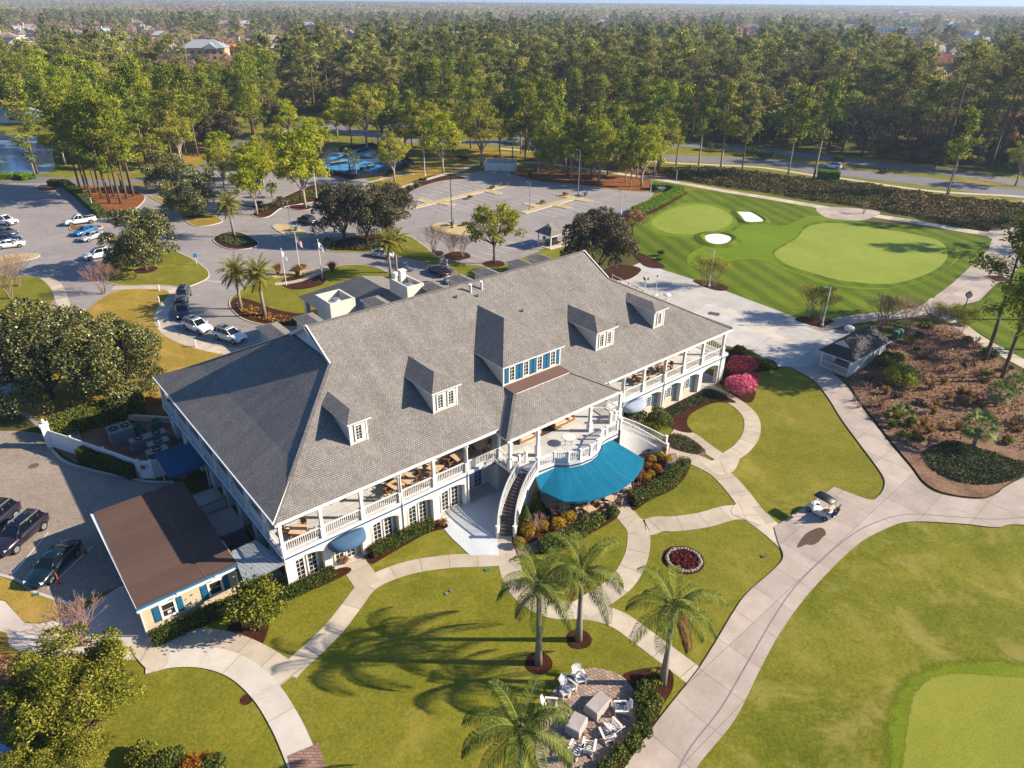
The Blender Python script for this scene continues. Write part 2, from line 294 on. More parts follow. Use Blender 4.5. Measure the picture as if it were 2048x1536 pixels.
        if parent is not None: o.parent=parent
        if loc is not None: o.location=loc
        if rz is not None: o.rotation_euler=(0,0,rz)
        return o
def planar_uv(me):
    """metric UVs: U level across the face, V up its slope"""
    n=len(me.polygons); nl=len(me.loops)
    nor=np.zeros(n*3); me.polygons.foreach_get('normal',nor); nor=nor.reshape(-1,3)
    tot=np.zeros(n,dtype=np.int32); me.polygons.foreach_get('loop_total',tot)
    vi=np.zeros(nl,dtype=np.int32); me.loops.foreach_get('vertex_index',vi)
    co=np.zeros(len(me.vertices)*3); me.vertices.foreach_get('co',co); co=co.reshape(-1,3)
    h=np.stack([-nor[:,1],nor[:,0],np.zeros(n)],1); l=np.linalg.norm(h,axis=1); fl=l<1e-3; h[fl]=(1,0,0); l[fl]=1; h/=l[:,None]
    sl=np.cross(nor,h); sl[fl]=(0,1,0)
    pi=np.repeat(np.arange(n),tot); p=co[vi]
    uv=np.stack([(p*h[pi]).sum(1),(p*sl[pi]).sum(1)],1).astype(np.float32)
    me.uv_layers.new(name='UVMap').data.foreach_set('uv',uv.ravel())
def tag(o,label=None,cat=None,group=None,kind=None):
    if label: o['label']=label
    if cat: o['category']=cat
    if group: o['group']=group
    if kind: o['kind']=kind
    return o
def thing(name,label,cat,loc=(0,0,0),rz=0.,group=None):
    o=bpy.data.objects.new(name,None); o.empty_display_size=.3; COL.objects.link(o); o.location=loc; o.rotation_euler=(0,0,rz)
    return tag(o,label,cat,group)
def dup(o,loc=None,rz=None,label=None,parent=None,scale=None,group=None,mats=None):
    c=o.copy(); COL.objects.link(c)
    if parent is not None: c.parent=parent
    if loc is not None: c.location=loc
    if rz is not None: c.rotation_euler=(0,0,rz)
    if scale is not None: c.scale=scale if hasattr(scale,'__len__') else (scale,)*3
    if label: c['label']=label
    if group: c['group']=group
    for ch in list(o.children): dup(ch,parent=c)
    return c
# ------------------------------------------------------------------ ground sheets
def crom(pts,n=5,closed=True):
    """Catmull-Rom through points; a point given twice stays a corner"""
    k=len(pts); out=[]
    rngi=range(k) if closed else range(k-1)
    for i in rngi:
        if closed: p0,p1,p2,p3=pts[i-1],pts[i],pts[(i+1)%k],pts[(i+2)%k]
        else: p0,p1,p2,p3=pts[max(i-1,0)],pts[i],pts[i+1],pts[min(i+2,k-1)]
        if math.dist(p1,p2)<1e-6: continue
        for j in range(n):
            t=j/n; t2,t3=t*t,t*t*t
            out.append(tuple(.5*(2*p1[a]+(p2[a]-p0[a])*t+(2*p0[a]-5*p1[a]+4*p2[a]-p3[a])*t2+(3*p1[a]-p0[a]-3*p2[a]+p3[a])*t3) for a in (0,1)))
    if not closed: out.append(tuple(pts[-1]))
    return out
def outline(px,smooth=True,n=5):
    pts=[g2(*p) for p in px]; return crom(pts,n) if smooth else pts
def area(poly): return .5*sum(poly[i][0]*poly[(i+1)%len(poly)][1]-poly[(i+1)%len(poly)][0]*poly[i][1] for i in range(len(poly)))
def sheet(name,poly,z,mat,kind='structure',th=None):
    if area(poly)<0: poly=poly[::-1]
    b=MB(); b.poly([(p[0],p[1],z) for p in poly]); o=b.build(name,mat); return tag(o,kind=kind)
def offset(poly,d):
    """move a CCW outline inwards by d"""
    n=len(poly); out=[]
    for i in range(n):
        a,b,c=poly[i-1],poly[i],poly[(i+1)%n]
        t=Vector((c[0]-a[0],c[1]-a[1])); 
        if t.length<1e-9: out.append(b); continue
        t.normalize(); out.append((b[0]-t.y*d,b[1]+t.x*d))
    return out
def island(name,px,mat,h=.13,kw=.17,smooth=True,poly=None):
    """raised island: kerb ring and fill"""
    p=poly or outline(px,smooth)
    if area(p)<0: p=p[::-1]
    q=offset(p,kw); n=len(p); b=MB()
    b.add([(x,y,0) for x,y in p]+[(x,y,h) for x,y in p]+[(x,y,h) for x,y in q],
          [(i,(i+1)%n,n+(i+1)%n,n+i) for i in range(n)]+[(n+i,n+(i+1)%n,2*n+(i+1)%n,2*n+i) for i in range(n)],0)
    b.poly([(x,y,h-.012) for x,y in offset(p,kw-.02)],1)
    return tag(b.build(name,['kerb',mat]),kind='structure')
def strip(name,px,width,z,mat,n=6,world=False,kerb=False,sm=True):
    pts=[p if world else g2(*p) for p in px]; pts=crom(pts,n,False) if sm else pts
    wl=width if hasattr(width,'__len__') else None
    k=len(pts); L=[];Rr=[];d=0.;ds=[]
    for i,p in enumerate(pts):
        a,c=pts[max(i-1,0)],pts[min(i+1,k-1)]; t=Vector((c[0]-a[0],c[1]-a[1])).normalized()
        wd=(wl[0]+(wl[1]-wl[0])*i/(k-1)) if wl else width
        L.append((p[0]-t.y*wd/2,p[1]+t.x*wd/2,z)); Rr.append((p[0]+t.y*wd/2,p[1]-t.x*wd/2,z))
        if i: d+=math.dist(pts[i-1],p)
        ds.append(d)
    me=bpy.data.meshes.new(name); vs=L+Rr; fs=[(k+i,k+i+1,i+1,i) for i in range(k-1)]
    me.from_pydata(vs,[],fs); me.materials.append(M[mat]); uv=me.uv_layers.new(name='UVMap')
    for pl in me.polygons:
        for li in pl.loop_indices:
            vi=me.loops[li].vertex_index; uv.data[li].uv=(ds[vi%k],(0 if vi>=k else width if not wl else wl[0])+.5)
    o=bpy.data.objects.new(name,me); COL.objects.link(o); return tag(o,kind='structure')
def disc(px,py,r,n=24,wob=0.):
    c=g2(px,py); return [(c[0]+r*(1+random.uniform(-wob,wob))*math.cos(2*PI*i/n),c[1]+r*(1+random.uniform(-wob,wob))*math.sin(2*PI*i/n)) for i in range(n)]
def inside(p,poly):
    x,y=p; r=False; n=len(poly)
    for i in range(n):
        (x1,y1),(x2,y2)=poly[i],poly[i-1]
        if (y1>y)!=(y2>y) and x<(x2-x1)*(y-y1)/(y2-y1)+x1: r=not r
    return r

def soft_mat(key):
    """the same turf, thinning out irregularly along its rim"""
    k=key+'_rim'
    if k in M: return k
    m=M[key].copy(); m.name=k; t=m.node_tree; out=t.nodes['Material Output']; sh=out.inputs[0].links[0].from_socket
    at=t.nodes.new('ShaderNodeAttribute'); at.attribute_name='fade'; n=t.nodes.new('ShaderNodeTexNoise'); n.inputs['Scale'].default_value=1.6; n.inputs['Detail'].default_value=5; n.inputs['Roughness'].default_value=.75
    tc=t.nodes.new('ShaderNodeTexCoord'); t.links.new(tc.outputs['Object'],n.inputs['Vector'])
    a=t.nodes.new('ShaderNodeMath'); a.operation='ADD'; t.links.new(at.outputs['Fac'],a.inputs[0]); t.links.new(n.outputs['Fac'],a.inputs[1])
    r=t.nodes.new('ShaderNodeMapRange'); r.inputs[1].default_value=.8; r.inputs[2].default_value=1.2; t.links.new(a.outputs[0],r.inputs[0])
    tr=t.nodes.new('ShaderNodeBsdfTransparent'); mx=t.nodes.new('ShaderNodeMixShader'); t.links.new(r.outputs[0],mx.inputs[0]); t.links.new(tr.outputs[0],mx.inputs[1]); t.links.new(sh,mx.inputs[2]); t.links.new(mx.outputs[0],out.inputs[0]); M[k]=m; return k
def soft_sheet(name,px,z,mat,wd):
    p=outline(px,True,6); p=p if area(p)>0 else p[::-1]; q=offset(p,wd); n=len(p); me=bpy.data.meshes.new(name)
    me.from_pydata([(x,y,z) for x,y in p]+[(x,y,z) for x,y in q],[],[(i,(i+1)%n,n+(i+1)%n,n+i) for i in range(n)]+[tuple(range(n,2*n))])
    me.materials.append(M[mat]); me.materials.append(M[soft_mat(mat)])
    for i in range(n): me.polygons[i].material_index=1
    at=me.attributes.new('fade','FLOAT','POINT'); at.data.foreach_set('value',np.array([0.]*n+[1.]*n,dtype=np.float32)); o=bpy.data.objects.new(name,me); COL.objects.link(o); return tag(o,kind='structure')
# ------------------------------------------------------------------ the ground
sheet('ground',[(-14000,-300),(14000,-300),(14000,26000),(-14000,26000)],0,'forest_floor')
S=lambda name,px,z,mat,sm=True,n=5: sheet(name,outline(px,sm,n),z,mat)
S('lawn',[(-500,1110),(-500,1900),(1500,1900),(1250,1600),(1400,1400),(1600,1150),(1700,1080),(1830,1000),(1830,960),(1660,740),(1560,720),(1400,690),(900,900),(300,1000),(120,1100)],.012,'lawn',False)
S('fairway_rough',[(1250,1700),(1330,1560),(1440,1400),(1530,1230),(1620,1125),(1700,1060),(1830,1015),(2600,980),(2900,1900),(1200,1900)],.016,'rough')
soft_sheet('putting_collar',[(1745,1536),(1748,1440),(1763,1380),(1800,1335),(1870,1310),(1960,1303),(2060,1310),(2300,1330),(2300,1750),(1720,1750)],.022,'collar',1.6)
soft_sheet('near_putting_green',[(1795,1536),(1804,1454),(1819,1387),(1850,1354),(1889,1342),(1941,1342),(2048,1350),(2200,1362),(2200,1700),(1785,1700)],.028,'green_near',.5)
# land between the car park and the far road, and the left bank of the pond
S('verge',[(-700,215),(-100,235),(640,228),(1010,255),(1350,280),(1620,300),(1930,338),(2400,380),(2400,480),(2048,420),(1700,400),(1400,380),(1250,420),(700,420),(300,440),(-700,470)],.008,'verge',False)
# asphalt of the car parks and the drive
S('asphalt',[(-500,366),(0,366),(128,366),(200,400),(240,376),(300,372),(300,352),(420,338),(560,345),(640,338),(720,352),(790,392),(830,372),(890,354),(960,342),(1050,345),(1130,358),(1240,378),(1310,384),(1290,410),(1262,432),(1180,470),(1120,492),(1080,530),(900,640),(560,730),(430,720),(200,880),(120,900),(60,840),(-20,790),(-500,790)],.014,'asphalt',False)
S('service_yard',[(-400,860),(40,862),(88,868),(108,905),(150,932),(285,962),(345,962),(372,985),(300,1150),(238,1172),(150,1208),(68,1182),(0,1148),(-400,1090)],.02,'pavers',False)
S('annex_walk',[(-400,1185),(-60,1190),(10,1203),(50,1247),(80,1248),(152,1230),(238,1174),(285,1160),(320,1250),(310,1310),(280,1320),(140,1315),(60,1312),(15,1292),(-60,1262),(-400,1250)],.024,'concrete',False)
S('dry_lawn',[(-300,1095),(0,1152),(68,1184),(150,1211),(155,1229),(80,1246),(48,1245),(10,1201),(-60,1188),(-300,1175)],.03,'lawn_dry',False)
strip('kerb_strip',[(-300,1090),(0,1150),(68,1184),(150,1211)],.25,.06,'kerb'); strip('kerb_strip',[(88,868),(108,905),(150,932),(285,962),(345,964)],.3,.07,'kerb')
S('equipment_yard_floor',[(103,862),(200,835),(345,815),(400,900),(370,960),(335,957),(285,955),(150,925),(105,893)],.026,'bed_soil',False)
# back lawns
S('back_lawn',[(240,581),(300,578),(337,582),(333,600),(318,622),(316,648),(338,674),(385,694),(460,708),(480,730),(400,740),(345,800),(345,835),(200,850),(110,860),(60,830),(20,800),(60,720),(150,640),(200,600)],.026,'lawn_dry')
S('mulch_bed',[(205,822),(260,795),(340,800),(345,835),(250,840)],.034,'pine_straw')
S('side_lawn',[(-300,550),(40,553),(86,555),(103,575),(107,600),(60,650),(0,700),(-300,720)],.026,'lawn')
strip('walk',[(52,548),(88,553),(112,572),(124,600),(134,632)],1.7,.03,'path')
strip('walk',[(225,576),(293,574),(337,576),(352,585),(343,599),(325,622),(325,646),(346,669),(390,688),(457,703),(530,703)],1.9,.036,'path')
island('drive_island',[(193,532),(225,520),(260,506),(308,500),(343,501),(378,514),(409,534),(419,549),(410,561),(366,578),(351,574),(307,571),(249,572),(205,561)],'lawn',.1)
island('drive_island',[(458,605),(470,588),(500,570),(545,553),(600,543),(655,534),(700,530),(740,532),(775,545),(800,575),(760,640),(640,655),(600,656),(540,653),(490,641),(465,622)],'lawn',.1)
island('palm_island',[(426,478),(445,467),(475,465),(498,472),(517,486),(510,495),(480,500),(451,497),(433,488)],'mulch')
island('drive_island',[(652,502),(672,480),(740,467),(812,471),(845,489),(872,511),(885,521),(867,532),(812,518),(775,509),(705,506)],'lawn',.1)
S('mulch_bed',[(657,499),(676,482),(740,470),(805,474),(800,488),(740,502),(700,502)],.104,'mulch')
S('mulch_bed',[(462,608),(475,596),(510,604),(545,618),(600,628),(640,620),(700,640),(640,653),(600,653),(540,650),(490,638),(467,622)],.104,'mulch')
S('mulch_bed',[(563,563),(590,553),(640,553),(652,560),(640,572),(600,580),(573,577)],.104,'mulch')
strip('walk',[(550,570),(600,562),(640,545),(660,534)],1.3,.108,'path')
strip('rock_bed',[(545,556),(590,548),(640,541)],1.6,.112,'rock_yellow')
S('back_lawn',[(868,536),(905,522),(940,530),(1000,531),(1060,510),(1130,482),(1180,500),(1150,560),(1000,600),(900,620),(905,580),(890,555)],.028,'lawn')
strip('walk',[(872,508),(885,525),(905,545),(922,575),(930,620)],1.5,.034,'brick_path')
for c,r in (((988,528),1.9),((870,507),1.6),((915,512),2.4)): sheet('mulch_bed',disc(*c,r,20,.06),.04,'mulch')
island('rock_island',[(545,454),(559,449),(585,452),(614,466),(618,475),(588,477),(564,468)],'rock_yellow')
island('rock_island',[(863,455),(878,447),(910,449),(940,455),(943,467),(916,472),(881,465)],'rock_yellow')
def median(a,b,lobes):
    pa,pb=Vector(g2(*a)),Vector(g2(*b)); d=(pb-pa).normalized(); nrm=Vector((-d.y,d.x))
    out=[pa-nrm*.9]; L=(pb-pa).length
    lo=sorted([l for l in lobes if l[1]<0]); hi=sorted([l for l in lobes if l[1]>0],reverse=True)
    for t,w in lo:
        c=pa+d*(L*t); out+=[c-nrm*.9-d*1.3,c+nrm*w*.85-d*1.1,c+nrm*w,c+nrm*w*.85+d*1.1,c-nrm*.9+d*1.3]
    out+=[pb-nrm*.9,pb+nrm*.9]
    for t,w in hi:
        c=pa+d*(L*t); out+=[c+nrm*.9+d*1.3,c+nrm*w*.85+d*1.1,c+nrm*w,c+nrm*w*.85-d*1.1,c+nrm*.9-d*1.3]
    out+=[pa+nrm*.9]
    island('rock_island',None,'rock_yellow',poly=[tuple(p) for p in out])
median((822,417),(1004,373),[(.22,5.),(.28,-5.),(.8,-5.2)]); median((1046,426),(1152,396),[(.35,5.5),(.55,-5.5),(.97,5.2),(.97,-5.2)])
island('tree_island',[(298,392),(330,398),(366,404),(398,416),(434,434),(445,444),(416,452),(387,452),(363,436),(335,415)],'lawn_dry')
island('tree_bed',[(476,408),(512,412),(560,398),(620,372),(660,372),(650,398),(600,409),(565,416),(540,433),(518,436),(503,430),(510,420)],'mulch')
island('tree_bed',[(576,414),(600,410),(624,413),(618,420),(590,421)],'mulch')
island('pine_island',[(138,374),(190,374),(240,378),(290,392),(268,420),(214,428),(185,415)],'pine_straw')
island('rock_island',[(-40,520),(20,510),(72,508),(78,514),(50,522),(-40,535)],'rock_yellow'); island('rock_island',[(138,455),(150,452),(195,450),(205,456),(170,463),(145,462)],'pine_straw')
island('rock_island',[(72,376),(95,374),(118,376),(110,382),(80,383)],'pine_straw')
S('pine_straw_bed',[(1020,344),(1100,338),(1250,352),(1315,366),(1300,382),(1240,380),(1150,368),(1090,364),(1040,353)],.022,'pine_straw')
S('woodland_slope',[(1040,318),(1150,325),(1320,342),(1370,358),(1330,360),(1248,346),(1163,334),(1060,325)],.02,'bed_soil')
S('back_lawn',[(760,352),(850,318),(960,300),(1060,312),(1050,322),(968,322),(916,340),(860,350),(800,372)],.022,'lawn_dry')
S('mulch_bed',[(785,392),(800,374),(860,352),(900,350),(930,356),(880,362),(835,376),(800,396)],.03,'mulch')
S('park_lawn',[(330,300),(360,255),(400,262),(420,300),(400,330),(350,330)],.014,'lawn_dry')
# pond
S('pond_bank',[(-500,255),(-40,258),(45,262),(95,268),(118,285),(120,330),(112,350),(0,358),(-500,365)],.012,'lawn')
S('pond',[(-500,272),(-60,272),(40,271),(84,275),(103,290),(106,315),(102,343),(0,347),(-500,352)],.02,'water')
S('near_pond',[(-200,1395),(0,1402),(35,1418),(55,1450),(70,1500),(40,1560),(-200,1600)],.02,'water')
# practice ground
S('fairway',[(1283,520),(1262,450),(1262,440),(1300,418),(1370,383),(1448,382),(1536,396),(1636,415),(1660,436),(1829,453),(1946,470),(1982,480),(1976,502),(1905,567),(1870,593),(1850,623),(1799,630),(1741,633),(1665,645),(1640,656),(1589,636),(1456,586),(1383,560),(1330,540)],.018,'fairway')
S('green_collar',[(1296,446),(1322,424),(1364,407),(1410,406),(1448,415),(1474,434),(1466,455),(1420,470),(1364,475),(1318,467)],.024,'apron'); S('putting_green',[(1303,446),(1325,427),(1365,412),(1406,410),(1443,419),(1464,436),(1456,452),(1417,465),(1365,469),(1325,462)],.03,'green')
soft_sheet('fairway_cut',[(1448,470),(1500,440),(1560,450),(1620,430),(1700,440),(1830,462),(1925,500),(1905,535),(1850,565),(1760,582),(1660,572),(1580,545),(1500,520),(1400,540),(1370,510)],.022,'apron',.8)
S('green_collar',[(1543,508),(1560,492),(1591,474),(1608,452),(1645,442),(1699,443),(1758,452),(1820,461),(1886,477),(1912,499),(1906,524),(1872,551),(1804,572),(1754,576),(1678,569),(1618,553),(1568,533)],.027,'fairway'); S('putting_green',[(1549,508),(1565,494),(1594,476),(1612,456),(1647,447),(1697,448),(1755,457),(1814,466),(1873,480),(1894,499),(1890,523),(1858,546),(1800,565),(1755,568),(1682,561),(1624,546),(1574,529)],.033,'green')
for px,rim in (([(1410,474),(1420,470),(1438,469),(1456,473),(1462,479),(1452,487),(1432,489),(1415,484)],2.2),([(1476,425),(1490,425),(1502,426),(1518,435),(1526,443),(1508,445),(1492,444),(1484,434)],1.6)):
    p=outline(px); p=p if area(p)>0 else p[::-1]; q=offset(p,-rim); b=MB(); n=len(p)
    b.add([(x,y,.03) for x,y in q]+[(x*.62+a*.38,y*.62+c*.38,.34) for (x,y),(a,c) in zip(p,q)]+[(x,y,.13) for x,y in p],[(i+k*n,(i+1)%n+k*n,(i+1)%n+n+k*n,i+n+k*n) for i in range(n) for k in (0,1)],0)
    b.poly([(x,y,.13) for x,y in p],1); tag(b.build('bunker',['fairway','sand'],smooth=False),kind='structure')
S('concrete_yard',[(1281,525),(1383,558),(1456,584),(1589,634),(1640,654),(1700,664),(1700,690),(1645,735),(1556,733),(1500,700),(1440,690),(1300,610),(1200,560)],.024,'yard',False)
strip('walk',[(1630,660),(1670,646),(1741,634),(1799,630),(1858,617),(1880,600)],2.6,.03,'cart_strip')
S('cart_path',[(1880,638),(1852,622),(1870,593),(1905,567),(1975,502),(1984,479),(1970,470),(2048,400),(2200,420),(2200,540),(2048,522),(2031,543),(1990,570),(1958,602),(1908,614),(1905,630)],.036,'cart',False)
strip('walk',[(1866,622),(1905,640),(1946,671),(1999,702),(2070,740)],2.2,.042,'path')
strip('walk',[(785,382),(830,366),(889,349),(917,342),(968,325),(1026,326),(1077,326),(1163,337),(1248,349),(1347,364),(1448,382),(1536,396),(1640,414),(1712,426),(1829,444),(1946,464),(2020,474)],[1.6,3.4],.04,'path')
strip('walk',[(830,348),(790,352),(750,362),(690,378),(640,398)],1.3,.03,'path')
S('path_apron',[(1634,416),(1700,416),(1760,424),(1730,440),(1690,440),(1650,434)],.044,'cart')
S('side_fairway',[(1908,616),(1958,604),(2031,545),(2060,530),(2400,560),(2400,800),(2060,728),(2000,692),(1950,660),(1915,634)],.028,'fairway')
# far road and its verge
strip('road',[(2150,402),(1970,379),(1843,362),(1690,345),(1621,337),(1526,324),(1348,316),(1200,301),(1020,286),(814,281),(700,262),(610,240),(500,225)],[11.5,7.],.026,'asphalt_road')
strip('road',[(2150,385),(1929,349),(1758,330),(1621,312),(1485,299),(1348,288),(1200,280),(1009,270),(860,255),(752,249),(650,250),(560,262),(480,290),(420,335)],[8.5,6.6],.03,'asphalt_road')
strip('pavement',[(2150,410),(2048,394),(1860,382),(1690,358),(1621,350),(1519,335),(1348,326),(1160,312),(1000,297)],1.7,.034,'concrete')
strip('road',[(-500,355),(0,358),(130,362),(240,366),(330,352),(420,335)],6.,.034,'asphalt_road')
# ---- front garden paths
def fs(i,px,wd,mat='path'): strip('garden_path',px,wd,.024+.004*i,mat)
fs(0,[(1012,1072),(1015,1105),(1024,1148),(1040,1178),(1068,1203),(1110,1220),(1160,1221),(1205,1228),(1242,1243),(1276,1267),(1320,1300),(1390,1353)],1.75)
fs(1,[(1012,1118),(950,1121),(900,1123),(830,1133),(775,1150),(735,1172),(705,1210),(670,1255),(630,1295),(592,1330),(574,1350)],1.55)
fs(2,[(690,1108),(712,1135),(738,1172)],2.)
fs(3,[(1228,1005),(1243,1020),(1262,1042),(1276,1062),(1277,1092),(1269,1123),(1248,1160),(1217,1186),(1183,1207),(1160,1222)],1.9)
fs(4,[(1262,1045),(1290,1056),(1318,1048),(1350,1048),(1408,1040),(1460,1026),(1500,1030),(1545,1062)],2.)
fs(5,[(1410,768),(1425,778),(1460,798),(1489,819),(1504,842),(1502,871),(1484,897),(1460,914),(1434,934)],1.7)
fs(6,[(1333,902),(1369,912),(1408,928),(1437,944),(1462,968),(1482,992),(1505,1022),(1540,1056),(1580,1092)],2.)
fs(7,[(1346,862),(1380,873),(1405,891),(1429,908),(1450,920)],1.6)
S('path_apron',[(1408,926),(1450,918),(1480,905),(1470,940),(1445,950),(1425,945)],.060,'path'); S('path_apron',[(1462,1022),(1485,998),(1500,1012),(1530,1050),(1480,1036)],.064,'path')
fs(11,[(290,1306),(350,1286),(420,1285),(480,1302),(535,1332),(575,1362)],2.3); fs(12,[(292,1330),(350,1316),(420,1317),(480,1338),(530,1382),(568,1440),(596,1500),(622,1570),(640,1640)],1.75,'path_bright')
fs(13,[(606,1500),(628,1580),(645,1650)],1.9,'paver_band')
fs(14,[(1034,1104),(1066,1097),(1110,1077),(1150,1052),(1186,1030),(1215,1018)],1.2,'brick_path')
fs(15,[(1338,908),(1346,925),(1340,947),(1318,975),(1285,990),(1262,1000)],1.4,'brick_path')
S('path_apron',[(262,1296),(296,1288),(335,1288),(335,1328),(310,1345),(286,1332)],.082,'path')
S('cart_path',[(1180,1640),(1250,1536),(1310,1450),(1370,1374),(1400,1335),(1435,1279),(1466,1227),(1494,1188),(1550,1138),(1566,1114),(1556,1085),(1548,1056),(1548,1056),(1631,1000),(1668,975),(1668,975),(1735,1000),(1755,995),(1768,975),(1764,951),(1725,897),(1683,840),(1657,798),(1626,761),(1580,736),(1580,736),(1645,730),(1645,730),(1689,769),(1715,806),(1743,842),(1782,892),(1821,938),(1845,970),(1881,990),(1954,1000),(1991,990),(2060,950),(2400,800),(2400,800),(2400,1090),(2400,1090),(2060,1052),(1993,1056),(1923,1049),(1819,1045),(1763,1063),(1714,1091),(1662,1140),(1606,1202),(1557,1272),(1519,1342),(1470,1440),(1400,1527),(1320,1640)],.1,'cart')
strip('cart_path_joint',[(1310,1640),(1372,1510),(1440,1420),(1490,1335),(1545,1240),(1590,1175),(1650,1115),(1705,1070),(1760,1043),(1820,1030),(1920,1036),(2000,1040),(2100,1030)],.09,.106,'asphalt_road')
S('puddle',[(1594,1096),(1601,1082),(1612,1069),(1626,1061),(1640,1057),(1649,1062),(1651,1071),(1644,1077),(1636,1086),(1624,1092),(1612,1091),(1603,1095)],.112,'puddle',True,6)
S('entrance_patio',[(873,1042),(885,1030),(925,1003),(946,994),(1010,965),(1040,960),(1000,1030),(995,1078),(998,1112),(970,1112),(941,1112),(905,1078)],.05,'patio',False)
S('cafe_patio',[(1068,990),(1105,1028),(1150,1037),(1200,1020),(1245,1012),(1262,1000),(1270,965),(1290,930),(1290,870),(1200,860),(1090,920)],.046,'patio',False)
# ---- beds
bed=lambda px,z=.054,m='mulch',sm=True: S('mulch_bed',px,z,m,sm)
bed([(1027,1092),(1025,1060),(1030,1030),(1045,1005),(1066,992),(1097,1015),(1124,1028),(1150,1036),(1140,1052),(1105,1074),(1058,1092)])
bed([(1077,1107),(1065,1104),(1110,1086),(1150,1062),(1190,1034),(1225,1022),(1236,1034),(1204,1056),(1155,1083),(1116,1102)])
bed([(1262,1003),(1290,992),(1318,985),(1344,960),(1352,930),(1372,918),(1382,922),(1372,952),(1346,980),(1302,1000),(1268,1022)])
bed([(1262,960),(1280,905),(1318,893),(1338,908),(1338,930),(1325,958),(1295,975),(1268,974)])
bed([(1314,824),(1360,800),(1413,778),(1445,790),(1472,806),(1430,806),(1384,827),(1374,848),(1384,866),(1346,858)])
bed([(1440,768),(1435,735),(1465,700),(1500,712),(1560,735),(1535,742),(1510,750),(1512,785),(1500,806),(1470,792)],.058)
S('mulch_bed',[(1328,884),(1346,868),(1382,878),(1410,902),(1402,911),(1356,902)],.058,'bed_soil')
bed([(1640,738),(1700,764),(1720,745),(1780,690),(1800,660),(1850,655),(1900,652),(1950,686),(2000,722),(2060,755),(2300,860),(2060,946),(1991,986),(1954,996),(1885,986),(1848,965),(1824,934),(1786,888),(1747,838),(1719,802),(1692,765)],.11,'bed_soil')
bed([(1590,640),(1612,632),(1640,636),(1668,642),(1655,650),(1640,655)],.05); bed([(1385,562),(1420,562),(1455,574),(1448,582),(1420,578)],.05)
bed([(1265,505),(1290,510),(1330,533),(1310,537),(1285,530)],.05); bed([(1200,545),(1240,530),(1282,538),(1260,558),(1225,560)],.05)
bed([(1255,430),(1300,415),(1365,385),(1370,390),(1310,425),(1270,436)],.05)
bed([(1272,1396),(1245,1352),(1300,1336),(1340,1340),(1346,1375),(1322,1420),(1306,1470),(1270,1512),(1225,1550),(1205,1535),(1255,1485),(1278,1440)],.05)
sheet('mulch_bed',disc(1078,1327,.95,20,.05),.052,'mulch'); sheet('mulch_bed',disc(1158,1279,.9,20,.05),.052,'mulch')
bed([(455,1260),(485,1215),(530,1210),(570,1175),(640,1150),(690,1135),(700,1145),(640,1175),(570,1200),(545,1235),(530,1280),(515,1292),(480,1275)],.05,'mulch')
bed([(735,1115),(760,1080),(850,1045),(880,1040),(895,1055),(850,1070),(770,1115),(745,1128)],.05)
fc=g2(1367,1121); fr=(g2(1408,1119)[0]-g2(1326,1119)[0])/2
sheet('mulch_bed',disc(1367,1120,fr,28,.03),.05,'mulch')
S('paver_patio',[(1198,1338),(1245,1354),(1274,1395),(1278,1440),(1255,1485),(1215,1530),(1160,1565),(1100,1560),(1072,1520),(1078,1460),(1095,1400),(1130,1357),(1165,1340)],.056,'pavers_patio')
S('island_lawn',[(0,1262),(20,1292),(60,1314),(140,1318),(200,1320),(60,1500),(-100,1395),(-150,1270)],.03,'lawn_dry')
# ---- painted lines
pl=MB()
def line(a,b,w=.12,z=.024):
    p,q=Vector(g2(*a)),Vector(g2(*b)); d=(q-p).normalized(); n=Vector((-d.y,d.x))*w/2
    pl.quad((*(p-n),z),(*(q-n),z),(*(q+n),z),(*(p+n),z))
def bays(a,b,n,dx,dy,depth):
    """row of bay lines between two survey points"""
    for i in range(n):
        t=i/(n-1); x,y=a[0]+(b[0]-a[0])*t,a[1]+(b[1]-a[1])*t; p=Vector(g2(x,y)); q=p+Vector((dx,dy)).normalized()*depth
        d=(q-p).normalized(); m_=Vector((-d.y,d.x))*.06; pl.quad((*(p-m_),.024),(*(q-m_),.024),(*(q+m_),.024),(*(p+m_),.024))
def pv(a,b): p,q=g2(*a),g2(*b); return (q[0]-p[0],q[1]-p[1])
d1=pv((878,420),(935,408)) ; d2=pv((955,378),(1030,400))
bays((866,418),(990,386),10,*pv((900,405),(945,417)),5.2); bays((860,400),(985,372),10,*pv((945,390),(900,378)),5.2)
bays((1076,426),(1170,399),7,*pv((1090,424),(1135,435)),5.2); bays((1055,412),(1130,391),6,*pv((1110,400),(1070,390)),5.2)
bays((800,402),(905,358),9,*pv((830,390),(870,398)),5.2); bays((960,528),(1090,480),8,*pv((1000,505),(950,490)),5.)
bays((560,420),(640,395),5,*pv((575,412),(550,402)),5.); bays((-20,500),(46,470),4,*pv((60,500),(5,502)),5.5)
bays((-30,470),(40,450),4,*pv((60,450),(5,452)),5.5); bays((120,470),(165,430),4,*pv((130,445),(180,440)),5.5); bays((0,420),(100,395),7,*pv((60,410),(20,404)),5.)
line((20,1155),(97,1065),.12,.028); line((95,1178),(185,1093),.12,.028); line((132,1090),(142,1078),.12,.028); line((-30,1085),(10,1040),.12,.028)
line((398,560),(450,565),.2); line((390,590),(400,590),.12)
bays((395,668),(520,700),5,*pv((420,680),(450,670)),2.4)
tag(pl.build('painted_line','paint_line'),kind='structure')
S('concrete_patch',[(1440,622),(1460,616),(1595,690),(1582,698)],.03,'concrete',False)
